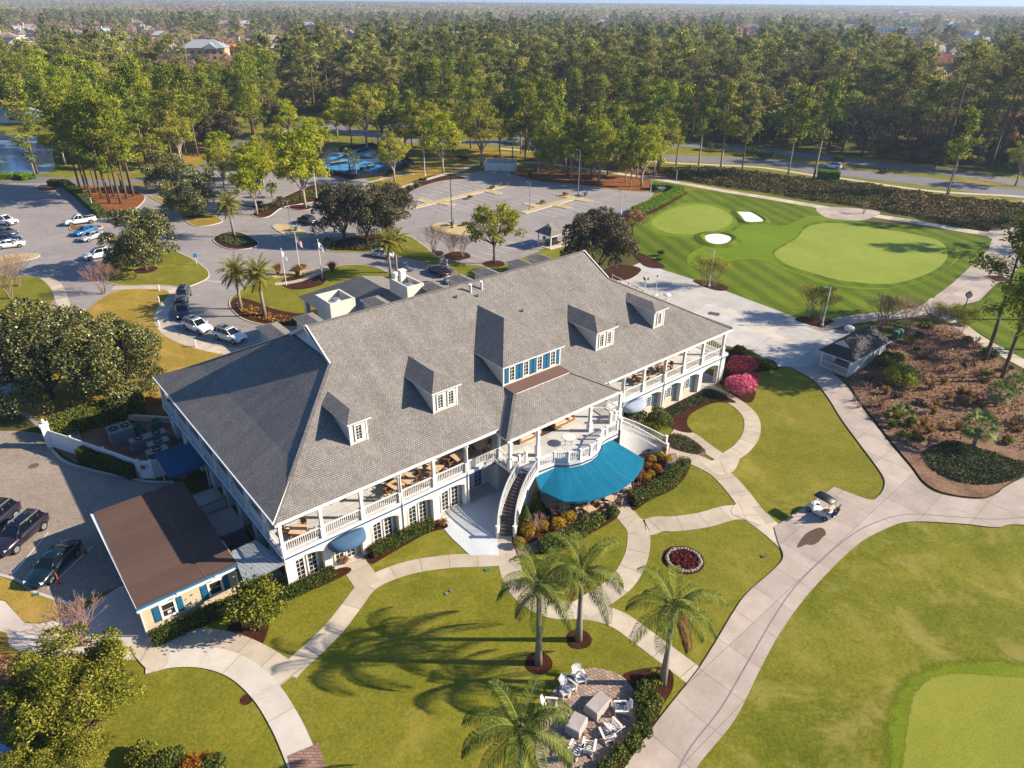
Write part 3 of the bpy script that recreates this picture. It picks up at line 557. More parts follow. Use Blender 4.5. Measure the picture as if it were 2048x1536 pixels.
# ball-court area
cp=[g2(640,338),g2(715,352),g2(800,318),g2(730,300)]
sheet('ball_court',[g2(*p) for p in ((628,342),(700,360),(770,352),(828,330),(745,294),(660,306))],.03,'court_dark')
for q in (((655,318),(700,324),(722,312),(680,306)),((690,304),(738,312),(760,300),(715,296)),((640,335),(690,344),(712,331),(668,325)),((700,335),(745,345),(768,330),(728,322))): sheet('ball_court',[g2(*p) for p in q],.036,'court_blue')
# ------------------------------------------------------------------ clubhouse
club=thing('clubhouse','large white two storey clubhouse with grey shingle roof, dormers, porches and curved stairs','clubhouse',W(0,0,0),BA)
L_,D_,ZE,SL=55.7,29.1,6.65,.535
def rz(v): return ZE+SL*min(v,D_-v)
def slab(b,pts,th=.16,mi=0,me=1):
    """roof plane with thickness; outer edges in the trim material"""
    n=len(pts); b.poly(pts,mi); b.poly([(p[0],p[1],p[2]-th) for p in pts][::-1],me)
    for i in range(n):
        p,q=pts[i],pts[(i+1)%n]; b.quad((p[0],p[1],p[2]-th),(q[0],q[1],q[2]-th),q,p,me)
def face_up(pts):
    a=sum(pts[i][0]*pts[(i+1)%len(pts)][1]-pts[(i+1)%len(pts)][0]*pts[i][1] for i in range(len(pts))); return pts if a>0 else pts[::-1]
b=MB(); g=10.5; rz_=rz(D_/2); rm=D_/2; vg=10.5
for s in (0,1):
    f=(lambda u,v:(u,v)) if not s else (lambda u,v:(L_-u,D_-v))
    slab(b,face_up([(*f(0,0),ZE),(*f(L_,0),ZE),(*f(L_-g,vg),rz(vg)),(*f(L_-g+.35,rm),rz_),(*f(g-.35,rm),rz_),(*f(g,vg),rz(vg))]))
    zl=6.9; br_=3.5   # the side porches carry a slightly flatter pitch
    slab(b,face_up([(*f(br_,br_),rz(br_)-.003),(*f(g,vg),rz(vg)-.003),(*f(g+.5,vg+.2),rz(vg)-.003),(*f(g+.5,D_-vg-.2),rz(vg)-.003),(*f(g,D_-vg),rz(vg)-.003),(*f(br_,D_-br_),rz(br_)-.003)]))
    slab(b,face_up([(*f(0,.02),zl),(*f(br_,br_),rz(br_)-.003),(*f(br_,D_-br_),rz(br_)-.003),(*f(0,D_-.02),zl)]))
    b.quad((*f(0,0),ZE-.15),(*f(0,.02),zl),(*f(0,.5),zl),(*f(0,.5),ZE-.15),1)
roof=b.build('roof',['shingle','white'],club)
for u in (g+.3,L_-g-.3):
    b=MB()
    b.add([(u-.05,vg,rz(vg)-.1),(u-.05,D_-vg,rz(vg)-.1),(u-.05,rm,rz_-.1),(u+.05,vg,rz(vg)-.1),(u+.05,D_-vg,rz(vg)-.1),(u+.05,rm,rz_-.1)],[(0,1,2),(5,4,3)],0)
    for k in range(14):
        z=rz(vg)+.25+k*.13; hw=(rz_-.25-z)/SL
        if hw>.15: b.obox((u,rm,z),(.16,hw*2*.8,.05),0,1,0,.5)
    for sgn in (-1,1): b.bar((u-.35 if u<20 else u+.35,rm,rz_-.02),(u-.35 if u<20 else u+.35,rm+sgn*(rm-vg),rz(vg)-.02),.12,.3,1)
    b.build('gable_vent',['white_wall','white'],roof)
b=MB()   # gutters and downpipes

for q in ((-.02,20.4,-.13,0),(34.8,L_,-.13,0),(-.13,0,0,D_),(L_,L_+.13,0,D_)): b=MB(); b.box(*q,ZE-.2+(.24 if q[3]>1 else 0),ZE-.02+(.24 if q[3]>1 else 0)); b.build('gutter','white',roof)
for u in (.22,10.52,17.22,37.3,43.9,54.3): b=MB(); b.tube([(u,-.06,ZE-.2),(u,.03,ZE-.6),(u,-.02,3.7),(u,-.12,3.4),(u,-.09,3.1),(u,-.09,.05)],.05,5); b.build('downpipe','white',roof)
for u,v in ((17.6,8.4),(31.8,9.7),(41.2,5.),(26.,13.2),(28.3,12.7)): b=MB(); b.lathe((u,v,rz(v)-.1),[(.11,0),(.11,.35),(.14,.36),(.14,.42)],7); b.build('roof_vent','metal',roof)
def cap(parent,p,q):
    b=MB(); b.bar((p[0],p[1],p[2]+.01),(q[0],q[1],q[2]+.01),.32,.05); b.build('ridge_cap','shingle',parent)
cap(roof,(g-.35,rm,rz_),(L_-g+.35,rm,rz_))
for u0,u1 in ((0,g),(L_,L_-g)):
    for v0,v1 in ((0,vg),(D_,D_-vg)): cap(roof,(u0,v0,ZE),(u1,v1,rz(vg)))
# windows: one mesh each, white frame and bars before dark panes
def window(parent,c,wd,ht,ax,out,nx=2,nz=4,fr=.09,pane='pane',name='window'):
    """c = centre of the opening at the wall face; ax, out = unit vectors along the wall and outwards"""
    ax,out=Vector(ax),Vector(out); c=Vector(c); b=MB(); rzv=math.atan2(ax.y,ax.x)
    def bx(x,z,sx,sz,d0,d1,mi): b.obox(c+ax*x+Vector((0,0,z))+out*((d0+d1)/2),(sx,d1-d0,sz),rzv,mi)
    bx(0,0,wd-fr,ht-fr,.002,.02,1)
    for s in (-1,1): bx(s*(wd/2),0,fr,ht+fr,.0,.09,0); bx(0,s*(ht/2),wd-fr,fr,.0,.088,0)
    for i in range(1,nx): bx(-wd/2+wd*i/nx,0,.035,ht-fr,.02,.045,0)
    for i in range(1,nz): bx(0,-ht/2+ht*i/nz,wd-fr,.03,.02,.042,0)
    return b.build(name,['white',pane],parent)
def shutter(parent,c,wd,ht,ax,out,mat='blue_shutter'):
    ax,out=Vector(ax),Vector(out); c=Vector(c); b=MB(); r_=math.atan2(ax.y,ax.x)
    b.obox(c+out*.03,(wd,.05,ht),r_)
    for z in (-.24,.24): b.obox(c+out*.06+Vector((0,0,z*ht)),(wd*.7,.03,ht*.38),r_)
    b.build('shutter',mat,parent)
# dormers
def dormer(uc,w_,nwin,zr,vr,back=False,sh=False):
    f=(lambda u,v,z:(u,v,z)) if not back else (lambda u,v,z:(L_-u,D_-v,z))
    sx=-1 if back else 1; v0=3.3; ze=10.58; zb=rz(v0)-.15; zt=10.5; vt=(zt-ZE)/SL
    b=MB()
    b.poly([f(uc-w_,v0,zb),f(uc+w_,v0,zb),f(uc+w_,v0,zt),f(uc-w_,v0,zt)])
    for s in (-1,1):
        p=[f(uc+s*w_,v0,zb),f(uc+s*w_,v0,zt),f(uc+s*w_,vt,zt)]; b.poly(p if (s<0)!=False else p[::-1])
    for s in (-1,1): b.box(*sorted((f(uc+s*w_-.07,0,0)[0],f(uc+s*w_+.07,0,0)[0])),*sorted((f(0,v0-.04,0)[1],f(0,v0+.1,0)[1])),zb,zt,1)
    p0,p1=f(uc-w_,v0-.05,zt-.22),f(uc+w_,v0-.02,zt); b.box(min(p0[0],p1[0]),max(p0[0],p1[0]),min(p0[1],p1[1]),max(p0[1],p1[1]),zt-.22,zt+.02,1)
    d=b.build('dormer',['cream','white'],club)
    we=w_+.33; ve=2.95; vi=(zr-ZE)/SL+.05; vei=(ze-ZE)/SL+.05
    b=MB()
    slab(b,face_up([f(uc-we,ve,ze),f(uc+we,ve,ze),f(uc,vr,zr)]),.12)
    slab(b,face_up([f(uc-we,ve,ze),f(uc,vr,zr),f(uc,vi,zr),f(uc-we,vei,ze)]),.12); slab(b,face_up([f(uc+we,ve,ze),f(uc+we,vei,ze),f(uc,vi,zr),f(uc,vr,zr)]),.12)
    b.build('dormer_roof',['shingle','white'],d)
    if nwin<4:
        for i in range(nwin):
            x=uc+(i-(nwin-1)/2)*1.12; window(d,f(x,v0,9.42),.62,1.4,(sx,0,0),(0,-sx,0),2,5,.12)
    else:
        for i in range(4):
            x=uc+(i-1.5)*1.72; window(d,f(x,v0,9.5),.66,1.5,(sx,0,0),(0,-sx,0),2,4,.12)
            for s in (-1,1): shutter(d,f(x+s*.62,v0,9.45),.42,1.55,(sx,0,0),(0,-sx,0))
DM=[(8.95,.75,1,11.05,4.45),(17.45,1.24,2,11.47,4.85),(27.55,3.56,4,13.0,7.6),(37.5,1.24,2,11.47,4.95),(46.05,.8,1,11.05,4.45)]
for d in DM: dormer(*d)
for u in (11.,15.,23.,30.6,34.6,38.6,44.,47.5): dormer(L_-u,.8,1,11.05,4.45,back=True)
# porch roof over the terrace
b=MB(); ep=6.42
slab(b,face_up([(20.4,-1.75,ep),(34.75,-1.75,ep),(31.05,1.7,8.3),(24.1,1.7,8.3)]),.14)
slab(b,face_up([(20.4,-1.75,ep),(24.1,1.7,8.3),(24.1,3.1,8.3),(20.4,-.42,ep)]),.14); slab(b,face_up([(34.75,-1.75,ep),(34.75,-.42,ep),(31.05,3.1,8.3),(31.05,1.7,8.3)]),.14)
b.box(20.3,34.85,-1.88,-1.75,ep-.2,ep-.02,1)
pr=b.build('porch_roof',['shingle','white'],club); cap(pr,(20.4,-1.75,ep),(24.1,1.7,8.3)); cap(pr,(34.75,-1.75,ep),(31.05,1.7,8.3))
b=MB(); slab(b,face_up([(24.05,1.66,8.335),(31.1,1.66,8.335),(31.1,3.32,8.46),(24.05,3.32,8.46)]),.08); b.build('flat_roof_panel',['brown_roof','white'],pr)
# rear wing
b=MB(); zq=6.3; zk=9.3
slab(b,face_up([(21.3,29,zq),(21.3,42,zq),(27.5,36.2,zk),(27.5,23.5,zk)]),.14); slab(b,face_up([(33.7,42,zq),(33.7,29,zq),(27.5,23.5,zk),(27.5,36.2,zk)]),.14); slab(b,face_up([(21.3,42,zq),(33.7,42,zq),(27.5,36.2,zk)]),.14)
b.build('rear_wing_roof',['shingle','white'],club)
for u in (22,27.5,33):
    for v in (35,41): b=MB(); b.box(u-.25,u+.25,v,v+.5,0,6.2); b.build('rear_porch_column','white',club)
# equipment boxes behind the ridge
for (u0,u1,v0,v1,extra) in ((18.2,21.2,26,29.6,0),(27.5,29.75,25.2,29.2,1)):
    b=MB(); z0,z1=6.,11.; t=.22
    b.box(u0,u1,v0,v0+t,z0,z1); b.box(u0,u1,v1-t,v1,z0,z1); b.box(u0,u0+t,v0+t,v1-t,z0,z1-.002); b.box(u1-t,u1,v0+t,v1-t,z0,z1-.002); b.box(u0+t,u1-t,v0+t,v1-t,9.2,9.4)
    b.box(u0-.02,u0+.2,v0-.02,v0+.2,8.6,11.01); b.box(u1-.2,u1+.02,v0-.02,v0+.2,8.6,11.01); b.box(u0+.2,u1-.2,v0-.015,v0,9.45,9.55)
    bx=b.build('chimney_box','stucco',club)
    b=MB(); um,vm=(u0+u1)/2,(v0+v1)/2-(.5 if extra else 0)
    b.lathe((um,vm,9.4),[(.45,0),(.5,.5),(.62,.7),(.62,1.15),(.5,1.3),(.2,1.35)],14); b.build('exhaust_fan','metal',bx,True)
    if extra:
        b=MB(); b.lathe((um-.6,v1-.5,9.4),[(.25,0),(.25,1.9),(.38,1.95),(.38,2.3),(.1,2.4)],10); b.box(um+.05,um+.75,v1-.8,v1-.2,9.4,11.7); b.box(um-.05,um+.85,v1-.9,v1-.1,11.7,11.85); b.build('roof_flue','white',bx)
for i,u in enumerate((27.9,29.3)):
    b=MB(); b.tube([(u,13.4,rz(13.4)-.1),(u,13.4,rz(13.4)+.9)],.13,7); b.tube([(u,13.4,rz(13.4)+.75),(u-.3,13.4,rz(13.4)+.95)],.1,6); b.build('roof_flue','white',club)
# ---- upper floor
b=MB(); b.box(3.4,52.3,3.3,25.8,3.6,6.75); b.build('upper_wall','white_wall',club)
b=MB(); b.box(.2,20.4,.15,28.9,6.33,6.4); b.box(20.4,34.75,-1.6,28.9,6.26,6.3); b.box(34.75,55.5,.15,28.9,6.33,6.4); b.build('porch_ceiling','white',club)
TER=[(20.3,-2.2),(21.5,-2.3),(21.75,-3.3),(22.3,-3.55),(24.2,-3.8),(25.2,-4.6),(26.3,-5.0),(27.5,-5.1),(28.6,-4.85),(29.4,-4.45),(30.2,-3.85),(31,-3.7),(32.6,-3.7),(33.1,-3.3),(33.6,-2.3),(34.9,-2.2)]
DECK=[(.1,-.05),(20.3,-.05)]+TER+[(34.9,-.05),(55.6,-.05),(55.6,29.1),(.1,29.1)]
b=MB(); b.prism(DECK,3.3,3.6,1,0); b.build('balcony_floor',['deck','white'],club)
b=MB(); dk=DECK if area(DECK)>0 else DECK[::-1]
b.prism(offset(dk,-.05),3.17,3.3,0); b.build('balcony_trim','blue_trim',club)
# lower walls with arched recesses
def arch_wall(u0,u1,v0,v1,z1,ops,along='u',spring=2.35,rise=.42):
    """wall with segmental arches; ops = (centre, width)"""
    b=MB(); N=8
    def T(a,c,z): return (a,c,z) if along=='u' else (c,a,z)
    def ppoly(p2):
        n=len(p2)
        A_=[T(p[0],v0,p[1]) for p in p2]; B_=[T(p[0],v1,p[1]) for p in p2]
        flip=(along!='u')
        b.poly(A_[::-1] if flip else A_); b.poly(B_ if flip else B_[::-1])
        for i in range(n):
            q=[A_[i],B_[i],B_[(i+1)%n],A_[(i+1)%n]]; b.poly(q[::-1] if flip else q)
    x=u0
    for c,wd in ops:
        l,r=c-wd/2,c+wd/2
        if l>x+.01: ppoly([(x,0),(l,0),(l,z1),(x,z1)])
        arc=[(l+wd*i/N,spring+rise*(1-(2*i/N-1)**2)) for i in range(N+1)]
        for i in range(N): ppoly([arc[i],arc[i+1],(arc[i+1][0],z1),(arc[i][0],z1)])
        x=r
    if x<u1-.01: ppoly([(x,0),(u1,0),(u1,z1),(x,z1)])
    return b
PU=[.35,3.55,7.,10.5,13.85,17.25,20.7]; PR=[34.05,37.35,40.55,44.0,47.3,50.65,54.6]
mid=lambda P,i:(P[i]+P[i+1])/2
opsL=[(mid(PU,i),2.7) for i in range(5)]; opsR=[(mid(PR,i),2.8) for i in range(5)]+[(52.5,3.)]
arch_wall(.3,17.4,-.02,.5,3.17,opsL,'u',2.4,.38).build('arcade_wall','white_wall',club); arch_wall(34.2,55.2,-.02,.5,3.17,opsR,'u',2.4,.38).build('arcade_wall','white_wall',club)
b=MB(); b.box(17.4,20.6,1.6,1.7,0,3.17); b.box(17.35,17.5,.5,1.6,0,3.17); b.box(20.6,20.9,-.1,2.,0,3.17); b.box(20.9,34.2,-.1,.2,0,3.17); b.box(33.9,34.2,.2,1.45,0,3.17); b.build('lower_wall','white_wall',club)
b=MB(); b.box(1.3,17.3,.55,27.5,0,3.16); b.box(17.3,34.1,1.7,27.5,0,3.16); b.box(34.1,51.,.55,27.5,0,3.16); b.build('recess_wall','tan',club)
for q in ((.3,17.3,-.02,.55),(34.2,55.2,-.02,3.),(17.36,20.6,-.02,1.6)): b=MB(); b.box(*q,0,.07); b.build('arcade_floor','concrete',club)
b=MB(); b.prism(offset([p for p in ([(20.9,-1.9)]+TER[2:14]+[(33.9,-1.9)])],-.001),2.85,3.17,0); b.build('terrace_beam','white_wall',club)
b=MB(); b.box(21.6,33.5,-1.9,-1.6,0,2.85); b.build('terrace_wall','white_wall',club)
for u in (23.2,25.6,28,30.4): window(club,(u,-1.9,1.25),1.5,2.2,(1,0,0),(0,-1,0),2,4,.1,'glass')
X=(1,0,0); O=(0,-1,0)
for i in (0,2,3,4):
    c=mid(PU,i)
    for s in (-1,1): window(club,(c+.05+s*.52,.55,1.22),.78,2.1,X,O,2,5,.12)
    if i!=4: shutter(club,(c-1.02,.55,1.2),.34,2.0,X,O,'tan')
c=mid(PU,1)
for s in (-1,1): window(club,(c+s*.5,.55,1.1),.8,2.1,X,O,2,5,.14,'pane','french_door')
for s in (-1,1): window(club,(18.9+s*.62,1.6,1.2),1.0,2.2,X,O,2,5,.16,'pane_blue','french_door')
for i in (2,3,4):
    c=mid(PR,i)-.1; window(club,(c,.55,1.5),.8,1.3,X,O,3,4,.1)
    for s in (-1,1): shutter(club,(c+s*.68,.55,1.5),.36,1.4,X,O)
c=mid(PR,1); window(club,(c,.55,1.1),1.5,2.1,X,O,4,4,.14,'pane','french_door')
for u in (5.2,6.3,7.4,9.6,11.2,12.3,14.6,16.4,18,19.8,22.6,24.8,27,29.2,31.4,36.4,38.2,40.6,42.,44.4,46.3,48.,50.): window(club,(u,3.3,4.75),.8,2.1,X,O,2,4,.12,'pane','french_door')
# ---- side fronts (left face seen in the shade)
VS=[.3,3.3,6.75,10.2,13.7,17.2,20.7,24.2,28.7]
arch_wall(.3,28.8,.45,1.15,3.17,[((VS[i]+VS[i+1])/2,2.5) for i in range(8)],'v').build('side_arcade_wall','white_wall',club)
arch_wall(.3,28.8,54.5,55.2,3.17,[((VS[i]+VS[i+1])/2,2.5) for i in range(8)],'v').build('side_arcade_wall','white_wall',club)
# ---- columns and railings of the balcony
def column(u,v,name='column'):
    b=MB(); b.box(u-.2,u+.2,v-.2,v+.2,3.6,4.5); b.box(u-.23,u+.23,v-.23,v+.23,4.5,4.56); b.box(u-.13,u+.13,v-.13,v+.13,4.56,6.28); b.box(u-.18,u+.18,v-.18,v+.18,6.1,6.25)
    return b.build(name,'white',club)
def rail(pts,parent=None,zs=None,name='railing',post=True,sp=.17,h=.95):
    """balustrade along (u,v) points; zs gives floor heights"""
    b=MB(); zs=zs or [3.6]*len(pts); parent=parent or club
    for i in range(len(pts)-1):
        a=Vector((*pts[i],zs[i])); c=Vector((*pts[i+1],zs[i+1])); b.bar(a+Vector((0,0,h)),c+Vector((0,0,h)),.11,.08); b.bar(a+Vector((0,0,.13)),c+Vector((0,0,.13)),.07,.07)
        n=max(1,int((c-a).length/sp))
        for k in range(n):
            q=a+(c-a)*((k+.5)/n); b.bar(q+Vector((0,0,.13)),q+Vector((0,0,h)),.045,.045)
        if post:
            for q in ((a,c) if i==len(pts)-2 else (a,)): b.obox(q+Vector((0,0,h/2+.06)),(.2,.2,h+.12)); b.obox(q+Vector((0,0,h+.16)),(.26,.26,.07))
    return b.build(name,'white',parent)
fv=.18
for u in PU[:-1]+[20.95]: column(u,fv)
for u in (20.5,23.75,30.4,34.55): column(u,-1.95)
for u in PR[1:]: column(u,fv)
for v in VS[1:]: column(.35,v); column(55.3,v)
for i in range(5): rail([(PU[i]+.15,fv),(PU[i+1]-.15,fv)],post=False)
rail([(17.4,fv),(20.75,fv)],post=False); rail([(20.75,.0),(20.55,-1.8)],post=False)
for i in range(1,6): rail([(PR[i]+.15,fv),(PR[i+1]-.15,fv)],post=False)
rail([(34.7,-1.8),(34.9,0)],post=False); rail([(35,fv),(37.2,fv)],post=False)
for i in range(8): rail([(.35,VS[i]+.15),(.35,VS[i+1]-.15)],post=False); rail([(55.3,VS[i]+.15),(55.3,VS[i+1]-.15)],post=False,sp=.3)
for i in range(8):   # scalloped frieze under the side eave
    for uu in (.35,55.3):
        b=MB(); n=8; a0,a1=VS[i]+.13,VS[i+1]-.13
        for k in range(n):
            y0,y1=a0+(a1-a0)*k/n,a0+(a1-a0)*(k+1)/n; h0,h1=[.12+.5*abs(2*t-1)**2.2 for t in (k/n,(k+1)/n)]
            b.add([(uu-.06,y0,6.3-h0),(uu-.06,y1,6.3-h1),(uu-.06,y1,6.3),(uu-.06,y0,6.3),(uu+.06,y0,6.3-h0),(uu+.06,y1,6.3-h1),(uu+.06,y1,6.3),(uu+.06,y0,6.3)],[(0,3,2,1),(4,5,6,7),(0,1,5,4)])
        b.build('eave_frieze','white',club)
# curved stairs
def bez(p0,p1,p2,t): return ((1-t)**2*p0[0]+2*t*(1-t)*p1[0]+t*t*p2[0],(1-t)**2*p0[1]+2*t*(1-t)*p1[1]+t*t*p2[1])
def stair(P0,P1,P2,wd):
    N=22; b=MB(); L=[];Rr=[]
    for i in range(N+1):
        p=bez(P0,P1,P2,i/N); q=bez(P0,P1,P2,min(1,i/N+.01)); o=bez(P0,P1,P2,max(0,i/N-.01)); t=Vector((q[0]-o[0],q[1]-o[1])).normalized()
        L.append((p[0]-t.y*wd/2,p[1]+t.x*wd/2)); Rr.append((p[0]+t.y*wd/2,p[1]-t.x*wd/2))
    zz=[3.6*(1-i/N) for i in range(N+1)]
    for i in range(N):
        z=zz[i+1]+.02; z2=zz[i]+.02
        b.quad((*L[i],z),(*Rr[i],z),(*Rr[i+1],z),(*L[i+1],z),0); b.quad((*L[i],z),(*L[i],z2),(*Rr[i],z2),(*Rr[i],z),1)
    st=b.build('staircase',['stair','stair'],club)
    for S_,out in ((L,1),(Rr,-1)):
        b=MB(); n=len(S_)
        off=[Vector((S_[i][0]-(L[i][0]+Rr[i][0])/2,S_[i][1]-(L[i][1]+Rr[i][1])/2)).normalized()*.11 for i in range(n)]
        A=[(S_[i][0]-off[i].x,S_[i][1]-off[i].y) for i in range(n)]; B=[(S_[i][0]+off[i].x,S_[i][1]+off[i].y) for i in range(n)]
        for i in range(n-1):
            t0,t1=zz[i]+.16,zz[i+1]+.16; v=[(*A[i],0),(*A[i+1],0),(*B[i+1],0),(*B[i],0),(*A[i],t0),(*A[i+1],t1),(*B[i+1],t1),(*B[i],t0)]
            b.add(v,[(4,7,6,5),(0,4,5,1),(3,2,6,7)]+([(1,5,6,2)] if i==n-2 else []))
        bmesh_fix(b); b.build('stringer_wall','white_wall',st)
        rail(S_,st,[z+.16 for z in zz],'stair_railing',False,.16,.9)
        for e in (0,-1): bb=MB(); bb.obox((*S_[e],zz[e]+.6),(.24,.24,1.2)); bb.obox((*S_[e],zz[e]+1.23),(.32,.32,.08)); bb.build('newel_post','white',st)
def bmesh_fix(b): pass
stair((22.25,-2.85),(19.1,-3.15),(17.05,-5.65),1.45); stair((32.95,-2.95),(36.0,-3.2),(38.1,-5.5),1.45)
rail([(21.4,-2.15),(20.65,-2.05)],post=True); rail([(22.3,-3.5),(24.2,-3.7),(25.2,-4.5),(26.3,-4.88),(27.5,-4.98),(28.6,-4.75),(29.4,-4.35),(30.2,-3.75),(31,-3.6),(32.5,-3.6)]); rail([(33.7,-2.25),(34.4,-2.1)])
# ---- awnings
def canvas(pts_back,pts_front,mats,val=.22,nsub=1):
    b=MB(); n=len(pts_back)
    for i in range(n-1): b.quad(pts_front[i],pts_front[i+1],pts_back[i+1],pts_back[i],0)
    fr=list(pts_front)
    for i in range(n-1): p,q=fr[i],fr[i+1]; b.quad((p[0],p[1],p[2]-val),(q[0],q[1],q[2]-val),q,p,0)
    return b
bk_=[(21.95,-3.75,3.0),(22.6,-3.8,3.08),(24.2,-3.95,3.1),(25.2,-4.75,3.1),(26.3,-5.12,3.1),(27.5,-5.22,3.1),(28.6,-5.0,3.1),(29.4,-4.6,3.1),(30.3,-4.0,3.1),(31.2,-3.9,3.08),(31.6,-3.9,3.05)]
fr_=[(21.5,-4.9,2.45),(22.1,-7.4,2.4),(22.9,-8.05,2.4),(23.8,-8.5,2.4),(25.2,-8.9,2.4),(26.6,-9.1,2.4),(28.2,-9.05,2.4),(29.3,-8.85,2.4),(30.4,-8.45,2.4),(31.4,-8.,2.4),(32.3,-7.4,2.4)]
bk_[1]=(24.2,-3.9,3.1); bk_[2]=(24.25,-3.95,3.1)
aw=canvas(bk_,fr_,0); aw.poly([fr_[-1],(31.7,-4.6,2.9),bk_[-1]],0); aw=aw.build('awning','teal_canvas',club,weld=True); aw.modifiers.new('s','SOLIDIFY').thickness=.02
for p in fr_[1::2]+[fr_[-1]]: b=MB(); b.tube([(p[0],p[1]+.05,.04),(p[0],p[1]+.05,2.4)],.03,6); b.build('awning_pole','metal',aw)
b=MB()
for i in range(len(fr_)-1): b.tube([(fr_[i][0],fr_[i][1]+.05,2.36),(fr_[i+1][0],fr_[i+1][1]+.05,2.36)],.022,5)
for i in range(0,len(fr_),2): b.tube([(fr_[i][0],fr_[i][1]+.05,2.36),(bk_[i][0],bk_[i][1],bk_[i][2]-.05)],.022,5)
b.build('awning_frame','metal',aw)
def barrel(uc,wd,pr_,z0,z1,mat):
    b=MB(); n=12; k=5
    pts=[[(uc+wd/2*math.sin(PI*(i/n-.5))*(1 if j else 1),.0-.03-pr_*math.sin(PI/2*j/k)*math.cos(PI*(i/n-.5))**.8,z1-(z1-z0)*(1-math.cos(PI/2*j/k))-(1-math.cos(PI*(i/n-.5)))*.28*(1-j/k)) for i in range(n+1)] for j in range(k+1)]
    for j in range(k):
        for i in range(n): b.quad(pts[j][i],pts[j+1][i],pts[j+1][i+1],pts[j][i+1])
    for i in range(n): p,q=pts[k][i],pts[k][i+1]; b.quad(p,(p[0],p[1],p[2]-.16),(q[0],q[1],q[2]-.16),q)
    o=b.build('awning',mat,club,True,weld=True); o.modifiers.new('s','SOLIDIFY').thickness=.02
barrel(5.3,3.1,1.25,2.5,3.12,'blue_canvas'); barrel(38.95,3.2,1.25,2.5,3.12,'grey_canvas')
# side canopies and fences between clubhouse and annex
b=MB(); slab(b,face_up([(-2.35,3.75,2.95),(-.45,3.75,3.05),(.25,-.25,3.05),(-2.9,-.2,2.85)]),.08); o=b.build('canopy_roof',['corrugated','metal'],club)
b=MB(); b.quad((-2.9,21.9,2.5),(-3.0,17.1,2.5),(.3,16.95,3.05),(.4,21.,3.05)); b.quad((-3.,17.1,2.5),(-3.,17.1,2.2),(.3,16.95,2.75),(.3,16.95,3.05)); o=b.build('canopy_roof','navy_canvas',club); o.modifiers.new('s','SOLIDIFY').thickness=.03
for u in (-2.8,.2):
    for v in (17.3,20.9): b=MB(); b.box(u-.05,u+.05,v-.05,v+.05,0,2.5); b.build('canopy_post','white',club)
def pickets(name,label,pts,h,mat,sp=.13,cat='fence',th=.025):
    b=MB(); pts=[Vector(p) for p in pts]
    for a,c in zip(pts,pts[1:]):
        for z in (.15,h-.15): b.bar(a+Vector((0,0,z)),c+Vector((0,0,z)),.04,.04)
        n=int((c-a).length/sp)
        for k in range(n+1): q=a+(c-a)*(k/max(n,1)); b.bar(q,q+Vector((0,0,h)),th,th)
        for q in (a,c): b.bar(q,q+Vector((0,0,h+.1)),.07,.07)
    return tag(b.build(name,mat),label,cat)
Wf=lambda u,v,z=0.:W(u,v,z)
pickets('iron_fence','black iron railing beside the clubhouse arcade, the one nearest the blue side canopy',[Wf(-2.1,13.2),Wf(.3,13.2)],1.3,'iron')
pickets('iron_fence','black iron railing at the head of the sunken stair beside the annex',[Wf(-1.9,8.4),Wf(.2,8.4)],1.1,'iron'); pickets('iron_fence','black iron handrail running down the sunken stair beside the clubhouse',[Wf(.2,8.4),Wf(.2,4.2)],1.1,'iron')
pickets('iron_fence','black iron gate panel under the grey metal canopy by the hedge',[Wf(-2.6,-.1),Wf(.2,-.1)],1.9,'iron',.15)
b=MB()
for k in range(9): b.obox(W(-1.,8.1-k*.42,.02+.12*(8-k)/1.),(2.,.42,.1),BA)
b.build('sunken_step','stair'); o=bpy.data.objects['sunken_step']; tag(o,'dark wooden steps going down between annex and clubhouse','steps')
S_=lambda u,v:(W(u,v)[0],W(u,v)[1])
sheet('side_court',[S_(-2.5,2),S_(.6,2),S_(.6,17),S_(-2.5,17)],.03,'concrete')
# ------------------------------------------------------------------ annex
ann=thing('annex','tan single storey annex with brown flat roof and blue fascia beside the clubhouse','annex',W(0,0,0),BA)
b=MB(); b.box(-9.4,-2.75,2.35,15.1,0,2.75); b.build('wall','tan',ann)
b=MB(); b.add([(-9.6,2.05,2.98),(-2.5,2.05,2.98),(-2.35,15.4,3.0),(-9.3,15.4,3.0)],[(0,1,2,3)],0); b.box(-4.88,-4.83,2.1,15.3,2.985,3.005,2)
b.box(-9.62,-2.48,2.0,2.05,2.7,2.99,1); b.box(-9.62,-9.58,2.05,15.4,2.75,2.99,3); b.box(-2.5,-2.46,2.05,15.4,2.75,2.985,3); b.box(-9.6,-2.5,2.05,15.4,2.7,2.9,3)
b.build('roof',['roof_felt','blue_shutter','seam','white'],ann)
b=MB(); b.box(-9.65,-2.45,1.88,2.0,2.68,2.8); b.box(-7.,-6.7,1.86,1.99,2.62,2.86); b.box(-4.3,-4.,1.86,1.99,2.62,2.86); b.tube([(-9.45,1.95,2.7),(-9.45,2.28,2.4),(-9.45,2.28,.05)],.06,6); b.box(-2.85,-2.7,2.22,2.34,0,2.7); b.build('gutter','white',ann)
for u in (-7.7,-4.35):
    window(ann,(u,2.35,1.55),.95,1.25,X,O,1,2,.16)
    for s in (-1,1): shutter(ann,(u+s*.8,2.35,1.52),.42,1.35,X,O)
b=MB(); b.box(-7.8,-7.55,2.325,2.34,1.15,1.4); tag(b.build('window_notice','white',ann),'small white notice in the left annex window')
